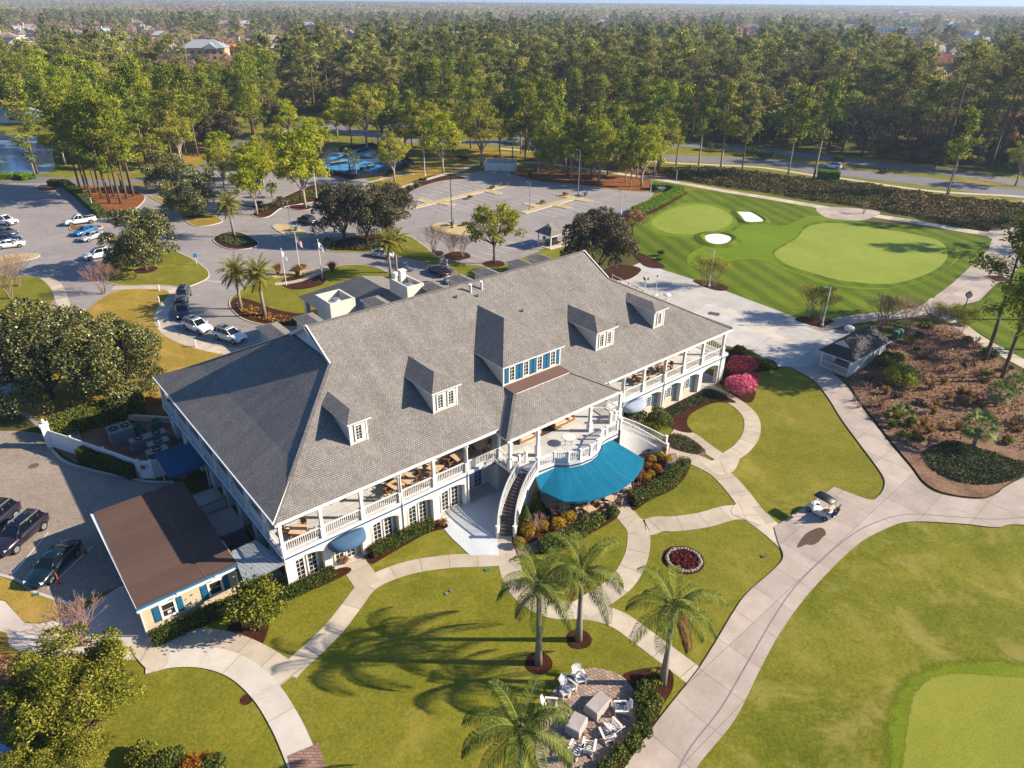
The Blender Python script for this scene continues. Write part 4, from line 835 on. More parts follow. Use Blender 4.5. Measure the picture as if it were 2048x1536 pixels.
# ------------------------------------------------------------------ starter shelter on the right
def shelter(name,label,cat,u0,u1,v0,v1,h,zt,ov,mat,base=W(0,0,0),rz_=BA,gab=.55,walls=True):
    t=thing(name,label,cat,base,rz_); b=MB(); um0,um1,vm=u0+(v1-v0)*.5,u1-(v1-v0)*.5,(v0+v1)/2; k=gab
    e=[(u0-ov,v0-ov,h),(u1+ov,v0-ov,h),(u1+ov,v1+ov,h),(u0-ov,v1+ov,h)]; hw=(v1-v0)/2+ov; zg=h+(zt-h)*k
    gl=u0-ov+hw*k; gr=u1+ov-hw*k
    A=lambda u,v,z:(u,v,z); vf,vb=v0-ov+hw*k,v1+ov-hw*k
    slab(b,face_up([e[0],e[1],A(gr,vf,zg),A(gr,vm,zt),A(gl,vm,zt),A(gl,vf,zg)]),.1); slab(b,face_up([e[2],e[3],A(gl,vb,zg),A(gl,vm,zt),A(gr,vm,zt),A(gr,vb,zg)]),.1)
    slab(b,face_up([e[0],A(gl,vf,zg-.003),A(gl,vb,zg-.003),e[3]]),.1); slab(b,face_up([e[1],e[2],A(gr,vb,zg-.003),A(gr,vf,zg-.003)]),.1)
    b.poly([A(gl+.1,vf,zg),A(gl+.1,vm,zt-.05),A(gl+.1,vb,zg)],2); b.poly([A(gr-.1,vf,zg),A(gr-.1,vb,zg),A(gr-.1,vm,zt-.05)],2)
    b.build('roof',[mat,'white','white_wall'],t)
    for u in ((u0,(u0*2+u1)/3,(u0+2*u1)/3,u1) if walls else (u0,u1)):
        for v in (v0,v1): b=MB(); b.box(u-.09,u+.09,v-.09,v+.09,0,h); b.build('post','white',t)
    return t
sh=shelter('starter_shelter','small white open shelter with dark hip roof beside the cart path','shelter',68,77,-9.05,-5.5,2.25,4.1,.5,'shingle_dark')
for i in range(3):
    b=MB(); ua,ub=68.1+3*i,70.9+3*i
    b.box(ua,ub,-9.08,-9.02,.15,.25); b.box(ua,ub,-9.08,-9.02,1.15,1.22); b.box(ua,ub,-9.08,-9.02,2.05,2.15)
    b.box(ua,ub,-9.06,-9.04,.3,1.12); b.box(ua,ub,-9.06,-9.04,1.25,2.); b.build('side_screen','white_wall',sh)
b=MB(); b.box(77.,77.08,-9,-5.5,0,2.2); b.build('end_wall','white_wall',sh)
b=MB()
for z in (.15,.95): b.box(67.97,68.03,-8.95,-5.6,z,z+.07)
for k in range(24): b.box(67.98,68.02,-8.9+k*.14,-8.86+k*.14,.15,.98)
b.build('railing','white',sh)
b=MB(); b.box(67.8,77.2,-9.2,-5.3,0,.12); b.build('floor','concrete',sh)
b=MB(); b.box(70.5,72,-6.1,-5.6,.12,1.1); b.box(71.2,71.3,-5.7,-5.6,1.1,1.9); b.box(70.9,71.6,-5.72,-5.66,1.5,1.9); b.build('counter','white',sh)
# shelter by the car park
p=G(1107,490); sp=shelter('bag_shelter','small grey gable roofed shelter with white posts beside the car park','shelter',-2.3,2.3,-1.7,1.7,2.6,4.4,.5,'shingle',p,BA,.6,False)
b=MB()
for z in (.3,.9): b.box(-2.2,2.2,1.66,1.72,z,z+.06)
for k in range(30): b.box(-2.2+k*.15,-2.16+k*.15,1.67,1.71,.3,.93)
b.build('railing','white',sp); b=MB(); b.box(-1.6,1.4,-.6,.6,.35,.5); b.box(-1.6,1.4,.5,.6,.5,1.2); b.build('bench','dark_metal',sp); b=MB(); b.box(-2.5,2.5,-1.9,1.9,0,.1); b.build('floor','concrete',sp)
# bin enclosure
p=G(1000,343); e=thing('bin_enclosure','white walled open top bin enclosure with double gates at the car park edge','enclosure',p,R(-4))
b=MB(); b.box(-4.2,-4,0,5,0,2.4); b.box(4,4.2,0,5,0,2.4); b.box(-4,4,4.8,5,0,2.4); b.build('wall','white_wall',e)
for s in (-1,1): b=MB(); b.box(min(s*.05,s*3.9),max(s*.05,s*3.9),-.08,0,.12,2.3); b.box(s*2-.08,s*2+.08,-.12,-.08,.2,2.2); b.build('gate','white',e)
for x,lab in ((-3.3,'dark metal waste skip inside the white enclosure, left'),(.4,'dark metal waste skip inside the white enclosure, right')):
    b=MB(); b.box(x+.1,x+2.9,1.4,3.4,0,1.6); b.box(x,x+3.,1.3,3.5,1.6,1.72); tag(b.build('waste_skip','dark_metal',None,False,p,R(-4)),lab,'skip')
# ------------------------------------------------------------------ vegetation
def leaf_me(name,C,size,mat,nrm=None,aspect=.6,var=None,rg=None,bias=.0,axis=None):
    """mesh of small leaf quads at centres C"""
    rg=rg or rng; n=len(C); C=np.asarray(C,dtype=float)
    N=rg.normal(size=(n,3)); N/=np.linalg.norm(N,axis=1)[:,None]
    if nrm is not None: N=N*(1-bias)+nrm*bias; N/=np.linalg.norm(N,axis=1)[:,None]+1e-9
    T=rg.normal(size=(n,3)) if axis is None else axis+rg.normal(size=(n,3))*.25
    T-=N*(T*N).sum(1)[:,None]; T/=np.linalg.norm(T,axis=1)[:,None]+1e-9; B=np.cross(N,T)
    s=(size*rg.uniform(.7,1.3,n) if not hasattr(size,'__len__') else size)[:,None]
    V=np.empty((n,4,3)); V[:,0]=C-T*s; V[:,1]=C-B*s*aspect; V[:,2]=C+T*s; V[:,3]=C+B*s*aspect
    return quads_me(name,V,mat,var if var is not None else rg.uniform(0,1,n))
def quads_me(name,V,mat,var):
    n=len(V); me=bpy.data.meshes.new(name); me.vertices.add(n*4); me.loops.add(n*4); me.polygons.add(n)
    me.vertices.foreach_set('co',V.reshape(-1).astype(np.float32)); me.loops.foreach_set('vertex_index',np.arange(n*4,dtype=np.int32))
    me.polygons.foreach_set('loop_start',np.arange(0,n*4,4,dtype=np.int32))
    at=me.attributes.new('var','FLOAT','FACE'); at.data.foreach_set('value',np.clip(var,0,1).astype(np.float32))
    me.materials.append(M[mat]); me.update(calc_edges=True); return me
def lobes_pts(lobes,n,rg,shell=.35,low=-.5):
    """points in the shells of a set of spheres (x,y,z,r); returns points, outward normals, per-lobe value"""
    lb=np.array(lobes); w=lb[:,3]**2; idx=rg.choice(len(lb),n,p=w/w.sum())
    d=rg.normal(size=(n,3)); d/=np.linalg.norm(d,axis=1)[:,None]; d[:,2]=np.where(d[:,2]<low,-d[:,2],d[:,2])
    r=lb[idx,3]*(1-shell*rg.uniform(0,1,n)**1.5)*rg.uniform(.9,1.12,n)
    return lb[idx,:3]+d*r[:,None]*np.array([1,1,.85]),d,idx
def mobj(name,me,parent=None):
    o=bpy.data.objects.new(name,me); COL.objects.link(o)
    if parent is not None: o.parent=parent
    return o
class Kind:
    """a tree kind: shared trunk and crown meshes"""
    def __init__(s,trunk,crown): s.trunk,s.crown=trunk,crown
    def place(s,name,label,cat,loc,rz=None,sc=1.,group=None,mats=None):
        t=thing(name,label,cat,loc,random.uniform(0,6.28) if rz is None else rz,group); t.scale=sc if hasattr(sc,'__len__') else (sc,sc,sc)
        if s.trunk: mobj('trunk',s.trunk,t)
        if s.crown: mobj('crown',s.crown,t)
        return t
def tubes_me(name,mb,mat):
    o=mb.build(name,mat,smooth=True); me=o.data; bpy.data.objects.remove(o); return me
def pine(seed,h,leafm='needles',bark='bark_pine',base=.5,spread=3.2,n=24,tuft=26,size=.42):
    rg=np.random.default_rng(seed); rd=random.Random(seed); mb=MB()
    bx,by=rd.uniform(-.6,.6),rd.uniform(-.6,.6)
    ax=lambda t:(bx*math.sin(t*2.5)*t,by*math.sin(t*2)*t,h*t)
    mb.tube([ax(i/7) for i in range(8)],[.26*(h/20)*(1-.8*i/7) for i in range(8)],6); C=[];var=[];NR=[]
    for k in range(n):
        t=base+(1-base)*(k+rd.random())/n
        if rd.random()<.12: continue
        u=(t-base)/(1-base); ln=spread*(.45+1.0*math.sin(min(1,u*1.25+.12)*PI*.9))*rd.uniform(.55,1.2)*(1-.35*u); a=rd.uniform(0,6.28); p=Vector(ax(t)); rise=rd.uniform(.05,.5)+.35*u
        q=p+Vector((math.cos(a)*ln,math.sin(a)*ln,ln*rise)); m_=p+(q-p)*.5+Vector((0,0,-.12*ln)); mb.tube([p,m_,q],[.07,.05,.02],4,0,False)
        for f in (.45,.72,.95):
            if rd.random()<.15: continue
            c=p+(q-p)*f+Vector((rd.gauss(0,.25),rd.gauss(0,.25),.15)); nn=int(tuft*1.3*rd.uniform(.6,1.3)); dd=rg.normal(size=(nn,3))*np.array([.62,.62,.36])*rd.uniform(.75,1.25); C.append(np.array(c)+dd); NR.append(dd); var.append(np.full(nn,rd.uniform(.2,.8))+rg.uniform(-.2,.2,nn))
    c=np.array(ax(1.0)); dd=rg.normal(size=(tuft*2,3))*[.6,.6,.5]; C.append(c+dd); NR.append(dd); var.append(rg.uniform(.3,.8,tuft*2))
    C=np.concatenate(C); var=np.concatenate(var); nr=np.concatenate(NR); nr/=np.linalg.norm(nr,axis=1)[:,None]+1e-6; nr[:,2]+=.45; nr/=np.linalg.norm(nr,axis=1)[:,None]+1e-6
    return Kind(tubes_me('pine_trunk',mb,bark),leaf_me('pine_crown',C,size,leafm,nr,.4,var,rg,.6))
def limbs(mb,rd,h0,h,R_,n,r0,fork=None):
    """trunk with spreading limbs; returns limb tips"""
    tips=[]; mb.tube([(0,0,0),(rd.uniform(-.15,.15),rd.uniform(-.15,.15),h0*.5),(0,0,h0)],[r0*1.25,r0,r0*.9],8)
    for k in range(n):
        a=6.28*k/n+rd.uniform(-.4,.4); e=rd.uniform(.35,1.25); ln=rd.uniform(.7,1.)
        q=Vector((math.cos(a)*R_*ln*math.cos(e)*1.1,math.sin(a)*R_*ln*math.cos(e)*1.1,h0+(h-h0)*ln*math.sin(e)*.95)); p=Vector((0,0,h0*rd.uniform(.8,1.05))); mm=p+(q-p)*.5+Vector((rd.gauss(0,.3),rd.gauss(0,.3),.3))
        mb.tube([p,mm,q],[r0*.55,r0*.35,.04],5,0,False)
        for j in range(3):
            f=rd.uniform(.4,.95); s=p+(q-p)*f; a2=a+rd.choice((-1,1))*rd.uniform(.4,1.2); l2=R_*rd.uniform(.25,.5); t=s+Vector((math.cos(a2)*l2,math.sin(a2)*l2,l2*rd.uniform(.1,.8))); mb.tube([s,(s+t)/2+Vector((0,0,.15)),t],[r0*.25,r0*.15,.02],4,0,False); tips.append(t)
        tips.append(q)
    return tips
def dense(seed,h,Rr,h0,leafm,nleaf,size=.22,bark='bark',nl=34,low=.18,lr=(.2,.36),core=.5,dn=.45):
    """dense evergreen: lumpy crown of many lobes"""
    rg=np.random.default_rng(seed); rd=random.Random(seed); mb=MB(); limbs(mb,rd,h0,h*.85,Rr*.8,7,.28*h/10)
    lob=[]; zc=h*(.5+low*.4); hz=h-zc
    for k in range(nl):
        d=rg.normal(size=3); d/=np.linalg.norm(d); d[2]=abs(d[2])*1.0-dn*(rd.random()<.45); f=rd.uniform(.55,.86)
        lob.append((d[0]*Rr*f,d[1]*Rr*f,zc+d[2]*hz*f*1.05,Rr*rd.uniform(*lr)))
    lob.append((0,0,zc,Rr*core))
    C,N,idx=lobes_pts(lob,nleaf,rg,.3); lv=rg.uniform(.25,.75,len(lob)); var=lv[idx]+rg.normal(0,.3,nleaf)
    keep=C[:,2]>h0*.6; return Kind(tubes_me('trunk',mb,bark),leaf_me('dense_crown',C[keep],size,leafm,N[keep],.6,var[keep],rg,.45))
def airy(seed,h,Rr,h0,leafm,size=.24,per=70,nl=7,bark='bark_pale',cl=1.0,fill=0):
    """spring foliage in loose clusters at the limb ends"""
    rg=np.random.default_rng(seed); rd=random.Random(seed); mb=MB(); tips=limbs(mb,rd,h0,h,Rr,nl,.22*h/12)
    top=[t for t in tips]; 
    for k in range(fill): a=rd.uniform(0,6.28); z=rd.uniform(.3,.97); r=Rr*math.sin(PI*min(1,.12+.82*z))**.7*rd.uniform(.3,1); top.append(Vector((math.cos(a)*r,math.sin(a)*r,h0*.8+(h-h0*.8)*z)))
    C=[];var=[];N=[]
    for t in top:
        k=int(per*rd.uniform(.5,1.4)); d=rg.normal(size=(k,3))*np.array([.5,.5,.36])*cl*rd.uniform(.7,1.25); C.append(np.array(t)+d); var.append(np.full(k,rd.uniform(.25,.8))+rg.normal(0,.15,k)); N.append(d/(np.linalg.norm(d,axis=1)[:,None]+1e-6))
    C=np.concatenate(C); N=np.concatenate(N); N[:,2]+=.5; N/=np.linalg.norm(N,axis=1)[:,None]
    return Kind(tubes_me('trunk',mb,bark),leaf_me('airy_crown',C,size,leafm,N,.65,np.concatenate(var),rg,.5))
def bare(seed,h,Rr,stems=7,depth=4,mat='twig',leafm=None,r0=.05,nsub=3,thin=.008):
    """bare multi-stem tree of twigs"""
    rd=random.Random(seed); mb=MB(); ends=[]
    def grow(p,d,ln,r,k):
        q=p+d*ln; mid_=p+d*ln*.5+Vector((rd.gauss(0,.04),rd.gauss(0,.04),0))*ln; mb.tube([p,mid_,q],[r,r*.85,r*.65],3 if k<3 else 4,0,False)
        if k==0: ends.append(q); return
        for j in range(nsub):
            nd=(d+Vector((rd.gauss(0,.38),rd.gauss(0,.38),rd.gauss(.12,.2)))).normalized(); grow(q,nd,ln*rd.uniform(.6,.85),max(thin,r*.62),k-1)
    for k in range(stems):
        a=6.28*k/stems+rd.uniform(-.3,.3); s=rd.uniform(.15,.5)*Rr/h*1.5; grow(Vector((math.cos(a)*.12,math.sin(a)*.12,0)),Vector((math.cos(a)*s,math.sin(a)*s,1)).normalized(),h*.33,r0,depth)
    tr=tubes_me('bare_stems',mb,mat); cr=None
    if leafm:
        rg=np.random.default_rng(seed); E_=np.array([tuple(e) for e in ends]); C=np.repeat(E_,4,0)+rg.normal(size=(len(E_)*4,3))*.18; cr=leaf_me('sparse_crown',C,.09,leafm,None,.5,None,rg)
    return Kind(tr,cr)
def frond(V,var,rg,base,az,el,ln,nseg=26,leafl=.55,droop=1.,wid=.045,hang=.5,v0=.5):
    """one feather frond: arching midrib with leaflets"""
    p=np.array(base,float); d=np.array([math.cos(az)*math.cos(el),math.sin(az)*math.cos(el),math.sin(el)]); side=np.array([-math.sin(az),math.cos(az),0])
    pts=[]; st=ln/nseg
    for i in range(nseg+1): pts.append((p.copy(),d.copy())); p=p+d*st; d=d+np.array([0,0,-1])*droop*st*(.12+.5*i/nseg); d/=np.linalg.norm(d)
    for i in range(nseg):
        a,b=pts[i][0],pts[i+1][0]; w=.035*(1-i/nseg)+.008; V.append([a-side*w,a+side*w,b+side*w,b-side*w]); var.append(.75)
        if i<2: continue
        t=i/nseg; ll=leafl*math.sin(PI*min(1,.12+.86*t))**.6
        for sgn in (-1,1):
            for h_ in (0,.5):
                o=a+(b-a)*h_; dr=pts[i][1]*.55+side*sgn*rg.uniform(.7,1.)+np.array([0,0,rg.uniform(-.1,.25)]); dr/=np.linalg.norm(dr); m_=o+dr*ll*.5; dr2=dr+np.array([0,0,-hang*2]); dr2/=np.linalg.norm(dr2); e=m_+dr2*ll*.55; wv=np.cross(dr,[0,0,1.]); wv=wv/(np.linalg.norm(wv)+1e-6)*wid
                V.append([o-wv*.5,o+wv*.5,m_+wv,m_-wv]); V.append([m_-wv,m_+wv,e+wv*.15,e-wv*.15]); q=v0+rg.normal(0,.18); var+= [q,q]
def palm(seed,h,nf,ln,leafm='palm_leaf',droop=1.,leafl=.55,hang=.5,lean=0.,r=.17,dead=0,el=(-.1,1.3),nseg=26,trunk='palm_trunk',wid=.045):
    rg=np.random.default_rng(seed); rd=random.Random(seed); mb=MB()
    mb.tube([(0,0,0),(lean*.3,0,h*.4),(lean,0,h)],[r*1.5,r,r*.85],9); mb.tube([(lean,0,h-.05),(lean,0,h+.8)],[r*1.0,r*.4],7)
    V=[];var=[]
    for k in range(nf): frond(V,var,rg,(lean,0,h+.3*rd.random()+.25),2.4*k+rd.uniform(-.3,.3),el[0]+(el[1]-el[0])*((k+.5)/nf)**.9,ln*rd.uniform(.85,1.1),nseg,leafl,droop,wid,hang,rd.uniform(.35,.65))
    kd=Kind(tubes_me('palm_trunk',mb,trunk),quads_me('palm_crown',np.array(V),leafm,np.array(var)))
    if dead:
        V=[];var=[]
        for k in range(dead): frond(V,var,rg,(lean,0,h+.1),rd.uniform(0,6.28),-.55,ln*.75,18,leafl*.8,2.2,wid*1.3,1.6)
        kd.dead=quads_me('dead_frond',np.array(V),'dead_frond',np.array(var))
    return kd
def fanpalm(seed,h,nf,ln=1.1,leafm='palm_sabal',r=.2):
    rg=np.random.default_rng(seed); rd=random.Random(seed); mb=MB(); mb.tube([(0,0,0),(.1,0,h*.5),(0,0,h)],[r*1.15,r,r*1.1],8); V=[];var=[]
    for k in range(nf):
        az=2.4*k; el=-.6+1.9*(k/nf); d=np.array([math.cos(az)*math.cos(el),math.sin(az)*math.cos(el),math.sin(el)]); c=np.array([0,0,h+.1])+d*ln*.8; side=np.array([-math.sin(az),math.cos(az),0]); upv=np.cross(d,side); q0=rd.uniform(.3,.8)
        V.append([np.array([0,0,h])-side*.02,np.array([0,0,h])+side*.02,c+side*.02,c-side*.02]); var.append(.6)
        for j in range(13):
            f=-1.25+2.5*j/12; dr=d*math.cos(f)+side*math.sin(f); e=c+dr*ln*.75+np.array([0,0,-.25*ln*abs(math.sin(f))-.15]); w=np.cross(dr,upv)*.06; m_=(c+e)/2+np.array([0,0,.06]); V.append([c-w*.3,c+w*.3,m_+w,m_-w]); V.append([m_-w,m_+w,e,e]); q=q0+rg.normal(0,.12); var+=[q,q]
    return Kind(tubes_me('palm_trunk',mb,'palm_trunk'),quads_me('palm_crown',np.array(V),leafm,np.array(var)))
def shrub_me(name,lobes,n,size,mat,seed=1,bias=.5,aspect=.6,shell=.25):
    rg=np.random.default_rng(seed); C,N,idx=lobes_pts(lobes,n,rg,shell); C[:,2]=np.maximum(C[:,2],.03); lv=rg.uniform(.3,.7,len(lobes)); return leaf_me(name,C,size,mat,N,aspect,lv[idx]+rg.normal(0,.2,n),rg,bias)
def ball_lobes(r,h,k,rd):
    return [(0,0,h*.45,min(r,h*.5)*.95)]+[(math.cos(a)*r*.5,math.sin(a)*r*.5,h*rd.uniform(.35,.62),min(r,h)*rd.uniform(.34,.45)) for a in (6.28*i/k+rd.uniform(-.3,.3) for i in range(k))]
SU={}
def shrub_unit(mat,n,size,r,h,k):
    key=(mat,n,size,round(r,1),round(h,1),k)
    if key not in SU: rd=random.Random(len(SU)+3); SU[key]=shrub_me(mat+'_foliage',ball_lobes(r,h,k,rd),n,size,mat,len(SU)+5)
    return SU[key]
def shrub(name,label,cat,loc,r,h,mat,n=420,size=.09,group=None,rz=None,k=6):
    o=mobj(name,shrub_unit(mat,n,size,r,h,k)); o.location=loc; o.rotation_euler=(0,0,random.uniform(0,6.28) if rz is None else rz); return tag(o,label,cat,group)
def tuft_me(seed,r,h,mat,n=160,w=.02):
    rg=np.random.default_rng(seed); V=[];var=[]
    for k in range(n):
        a=rg.uniform(0,6.28); s=rg.uniform(.1,1)**.7; d=np.array([math.cos(a)*s*r,math.sin(a)*s*r,0]); b0=d*.25; m_=b0+d*.4+np.array([0,0,h*rg.uniform(.6,.9)]); e=m_+d*.55+np.array([0,0,h*rg.uniform(-.25,.15)]); sd=np.array([-math.sin(a),math.cos(a),0])*w
        V.append([b0-sd,b0+sd,m_+sd,m_-sd]); V.append([m_-sd,m_+sd,e+sd*.2,e-sd*.2]); q=rg.uniform(.1,.9); var+=[q,q]
    return quads_me('grass_tuft',np.array(V),mat,np.array(var))
def hedge(name,label,pts,wd,h,mat,dens=170,size=.07,core='1f2a10',cat='hedge',lump=.06):
    """clipped hedge along ground points"""
    rg=np.random.default_rng(abs(hash(label))%1000 if False else len(label)*7+int(abs(pts[0][0])*3)); C=[];N=[]; mb=MB()
    for a,b in zip(pts,pts[1:]):
        a2,b2=np.array(a[:2]),np.array(b[:2]); L=np.linalg.norm(b2-a2); t=(b2-a2)/L; nn=np.array([-t[1],t[0]]); ntop=int(dens*L*wd); ns=int(dens*L*h)
        def put(s,o,z,nr):
            q=np.stack([a2[0]+t[0]*s+nn[0]*o,a2[1]+t[1]*s+nn[1]*o,z],1); C.append(q+rg.normal(size=q.shape)*lump); N.append(np.tile(nr,(len(q),1)))
        s=rg.uniform(0,L,ntop); put(s,rg.uniform(-wd/2,wd/2,ntop),np.full(ntop,h)+.05*np.sin(s*2.1),(0,0,1.))
        for sg in (-1,1): s=rg.uniform(0,L,ns); put(s,np.full(ns,sg*wd/2),rg.uniform(.02,h,ns),(nn[0]*sg,nn[1]*sg,0.))
        ne=int(dens*wd*h)
        for e,sg in ((0.,-1),(L,1)): put(np.full(ne,e),rg.uniform(-wd/2,wd/2,ne),rg.uniform(.02,h,ne),(t[0]*sg,t[1]*sg,0.))
        mb.obox((*( (a2+b2)/2),h*.46),(L*.98,wd*.84,h*.9),math.atan2(t[1],t[0]))
    C=np.concatenate(C); N=np.concatenate(N)
    if 'hedge_core' not in M: plain('hedge_core','26301a',.95,.05,var=.2)
    me=leaf_me(name,C,size,mat,N,.65,None,rg,.45); o=mobj(name,me); tag(o,label,cat); mb.build('woody_core','hedge_core',o); return o
def cover_sheet(name,poly,h,mat,dens,size,seed=3,kind='stuff',hump=0.):
    """ground cover: leaf clumps over an outline"""
    rg=np.random.default_rng(seed); xs=[p[0] for p in poly]; ys=[p[1] for p in poly]; n=int((max(xs)-min(xs))*(max(ys)-min(ys))*dens); P=np.stack([rg.uniform(min(xs),max(xs),n),rg.uniform(min(ys),max(ys),n)],1)
    keep=np.array([inside(p,poly) for p in P]); P=P[keep]; n=len(P); nz=.5+.5*np.sin(P[:,0]*1.1+np.sin(P[:,1]*.9)*2)*np.sin(P[:,1]*1.3)
    z=h*(.3+.7*nz)*rg.uniform(.5,1.1,n); nr=np.tile([0,0,1.],(n,1)); me=leaf_me(name,np.stack([P[:,0],P[:,1],z+.05],1),size,mat,nr,.6,.3+.4*nz+rg.normal(0,.2,n),rg,.35); return tag(mobj(name,me),kind=kind)

# ---- kinds
PINE=[pine(11+i,h,base=b,spread=s,n=nn,tuft=40,size=.29) for i,(h,b,s,nn) in enumerate(((20,.5,3.3,24),(22,.6,2.7,18),(17,.42,3.6,26),(23,.66,2.9,15),(19,.5,3.0,20),(15,.35,2.8,22),(21,.55,3.8,20),(24,.7,3.2,14)))]
PINE_N=[pine(31+i,h,'needles_near',base=b,spread=s,n=30,tuft=44,size=.27) for i,(h,b,s) in enumerate(((22,.3,3.9),(20,.36,3.5),(21,.42,3.7)))]
SLIM=[pine(41+i,h,'needles_near','bark_pale',.42,2.5,26,26,.36) for i,h in enumerate((18,20,19))]
MAG=[dense(51+i,10.6,6.3,1.3,'magnolia',22000,.16,nl=60,low=-.05,lr=(.15,.28),dn=.75) for i in range(2)]
MAGW=[dense(57+i,11,6.5,.8,'magnolia',38000,.135,nl=80,low=-.12,lr=(.14,.27),dn=.95) for i in range(2)]
MAGB=dense(55,10,6.,1.4,'magnolia_brown',18000,.16,nl=54,low=0.,lr=(.15,.28),dn=.7)
SPR=[airy(61+i,14.5,5.2,3.6,'spring',.2,120,10,'bark_pale',.95,40) for i in range(3)]
SPY=[airy(66+i,15.5,5.4,4.2,'spring_yellow',.18,110,10,'bark_pale',.95,36) for i in range(2)]
MAPLE=airy(71,10.5,5.0,3.2,'spring_yellow',.17,110,11,'bark',.9,24)
OAK=[dense(81+i,h,r,2.5,'oak_far',4200,.3,nl=36,lr=(.16,.3)) for i,(h,r) in enumerate(((11,6.),(13,5.5),(9,6.2),(12,4.6)))]+[dense(77,12,5.5,2.5,'spring_yellow',4200,.3,nl=36,lr=(.16,.3))]
BARE=[dense(85+i,11,5.6,3,'bare_far',2200,.34,nl=26) for i in range(2)]
BAREP=[dense(88,10,5,3,'dry_brush',1700,.3,nl=24)]
UND=[dense(91+i,4.,2.4,.5,'oak_far',700,.3,nl=14) for i in range(2)]
CRAPE=[bare(101+i,4.6,2.2,9,4,'twig',None,.045,3) for i in range(2)]; CRAPE_P=bare(104,4.,2.6,10,4,'twig_pink',None,.045,3); CRAPE_L=bare(106,4.6,2.,6,4,'twig','spring_yellow',.045,3)
QUEEN=[palm(111+i,h,nf,3.8,'palm_leaf',1.7,1.0,1.6,ln_,.19,dd,(-.25,1.25),30,wid=.019) for i,(h,nf,ln_,dd) in enumerate(((6.6,14,.2,4),(6.1,15,-.1,2),(6.5,13,.15,3),(6.4,16,0,0)))]
DATE=[palm(121+i,h,46,3.0,'palm_gold',1.15,.5,.3,ln_,.22,0,(-.7,1.35),20,wid=.045) for i,(h,ln_) in enumerate(((5.6,.3),(6.0,-.2)))]
SABAL=[fanpalm(131,4.8,26,1.2),fanpalm(132,2.6,30,1.35)]; PALMETTO=fanpalm(133,.3,22,1.1,'palm_leaf',.1)
def put(kind,name,label,cat,px,h=None,base=None,group=None,rz=None,k=1.,z=0.):
    """tree at the survey point px, its height read from the survey"""
    return kind.place(name,label,cat,(*g2(*px),z),rz,k,group)
# ------------------------------------------------------------------ trees one by one
T=put
for px,r in (((293,541),1.8),((390,433),1.5),((250,806),2.),((469,474),1.)): sheet('mulch_bed',disc(*px,r,20,.06),.135 if r<1.9 else .06,'mulch')
for kind,px,k,lab in ((MAGW[0],(246,806),(.86,.86,.92),'big dark evergreen with pale trunk on the dry lawn beside the equipment yard'),(MAGW[1],(104,795),(1.06,1.06,1.04),'largest dark evergreen at the left edge, shading the service lane'),
  (MAG[0],(293,541),.98,'dark evergreen alone in a mulch ring on the drive lawn near the white pickup'),(MAG[1],(390,433),.98,'dark evergreen on the long island left of the tall lone palm'),(MAG[0],(335,380),.85,'dark evergreen just behind the long island, next to the pines'),
  (MAGB,(690,482),(.95,.95,1.08),'grey green evergreen, left of the three on the bed before the clubhouse'),(MAGB,(735,487),(.9,.9,1.1),'grey green evergreen, middle of the three on the bed before the clubhouse'),(MAGB,(778,480),(.95,.95,1.08),'grey green evergreen, right of the three on the bed before the clubhouse'),
  (MAGB,(1193,557),(1.05,1.05,1.15),'brownish evergreen rising behind the right end of the clubhouse roof'),(MAGB,(450,303),1.1,'large dull brown oak behind the entrance road at left'),(MAGB,(560,272),1.05,'dull brown oak in shade beside the dark pines'),(MAGB,(1868,335),.95,'dark shiny evergreen at the edge of the wood, right end of the far road')):
    T(kind,'evergreen_tree',lab,'tree',px,k=k)
for kind,px,k,lab in ((SPR[0],(611,416),1.12,'tall bright lime tree with forked pale trunk beside the car park entrance'),(SPR[1],(514,430),.86,'bright lime tree with white trunk in the small kerbed bed'),(SPY[0],(735,300),1.2,'tall yellow green tree behind the ball courts, left of a pair'),(SPY[1],(765,292),1.15,'yellow green tree behind the ball courts, right of a pair'),
  (SPY[0],(790,366),.78,'low spreading yellow green tree at the corner of the ball courts'),(SPR[2],(886,346),1.05,'bright lime tree by the path left of the bin enclosure'),(SPY[1],(963,333),1.12,'tall yellow green tree right behind the bin enclosure'),(SPR[0],(1198,366),1.05,'bright lime tree in pine straw right of the car park'),(SPR[1],(1283,373),.98,'round bright lime tree nearest the putting green'),
  (SPY[0],(1142,361),.8,'thin yellow green tree in the pine straw behind the car park'),(SPY[1],(1075,345),.75,'small yellow tree at the back of the car park'),(SPR[2],(505,268),.9,'lime tree glowing among the dark pines at left'),(MAPLE,(988,527),1.,'young tree with fresh yellow green leaves in a mulch ring behind the clubhouse'),(SPY[1],(560,330),.7,'small yellow tree by the entrance road'),(SPY[0],(2030,372),.75,'golden leafed small tree at the right end of the far road')):
    T(kind,'spring_tree',lab,'tree',px,k=k)
pn='pines clustered on the left islands'
for i,px in enumerate(((172,380),(193,386),(204,398),(219,408),(228,394),(242,408),(254,398),(268,394),(234,380),(212,378),(160,377),(262,380),(182,394),(246,386))):
    T(PINE_N[i%3],'pine_tree','tall pine in the tight cluster on the pine straw island by the left car park','tree',px,k=random.uniform(.82,1.05),group=pn)
for i,px in enumerate(((75,348),(280,338),(345,322),(372,310),(300,318),(240,320),(395,292),(150,318),(130,305))):
    T(PINE_N[i%3],'pine_tree','tall pine standing on the grass between the pond and the entrance road','tree',px,k=random.uniform(.85,1.1),group='pines by the pond')
for i,px in enumerate(((1086,330),(1100,327),(1050,322),(1025,322),(1160,362),(1170,355),(1182,358),(1135,352),(1215,350),(1240,345),(1000,312),(1110,340))):
    T((PINE_N+SLIM)[i%6],'pine_tree','slender pine in the strip between the car park and the far road','tree',px,k=random.uniform(.72,.95),group='slender trees behind the car park')
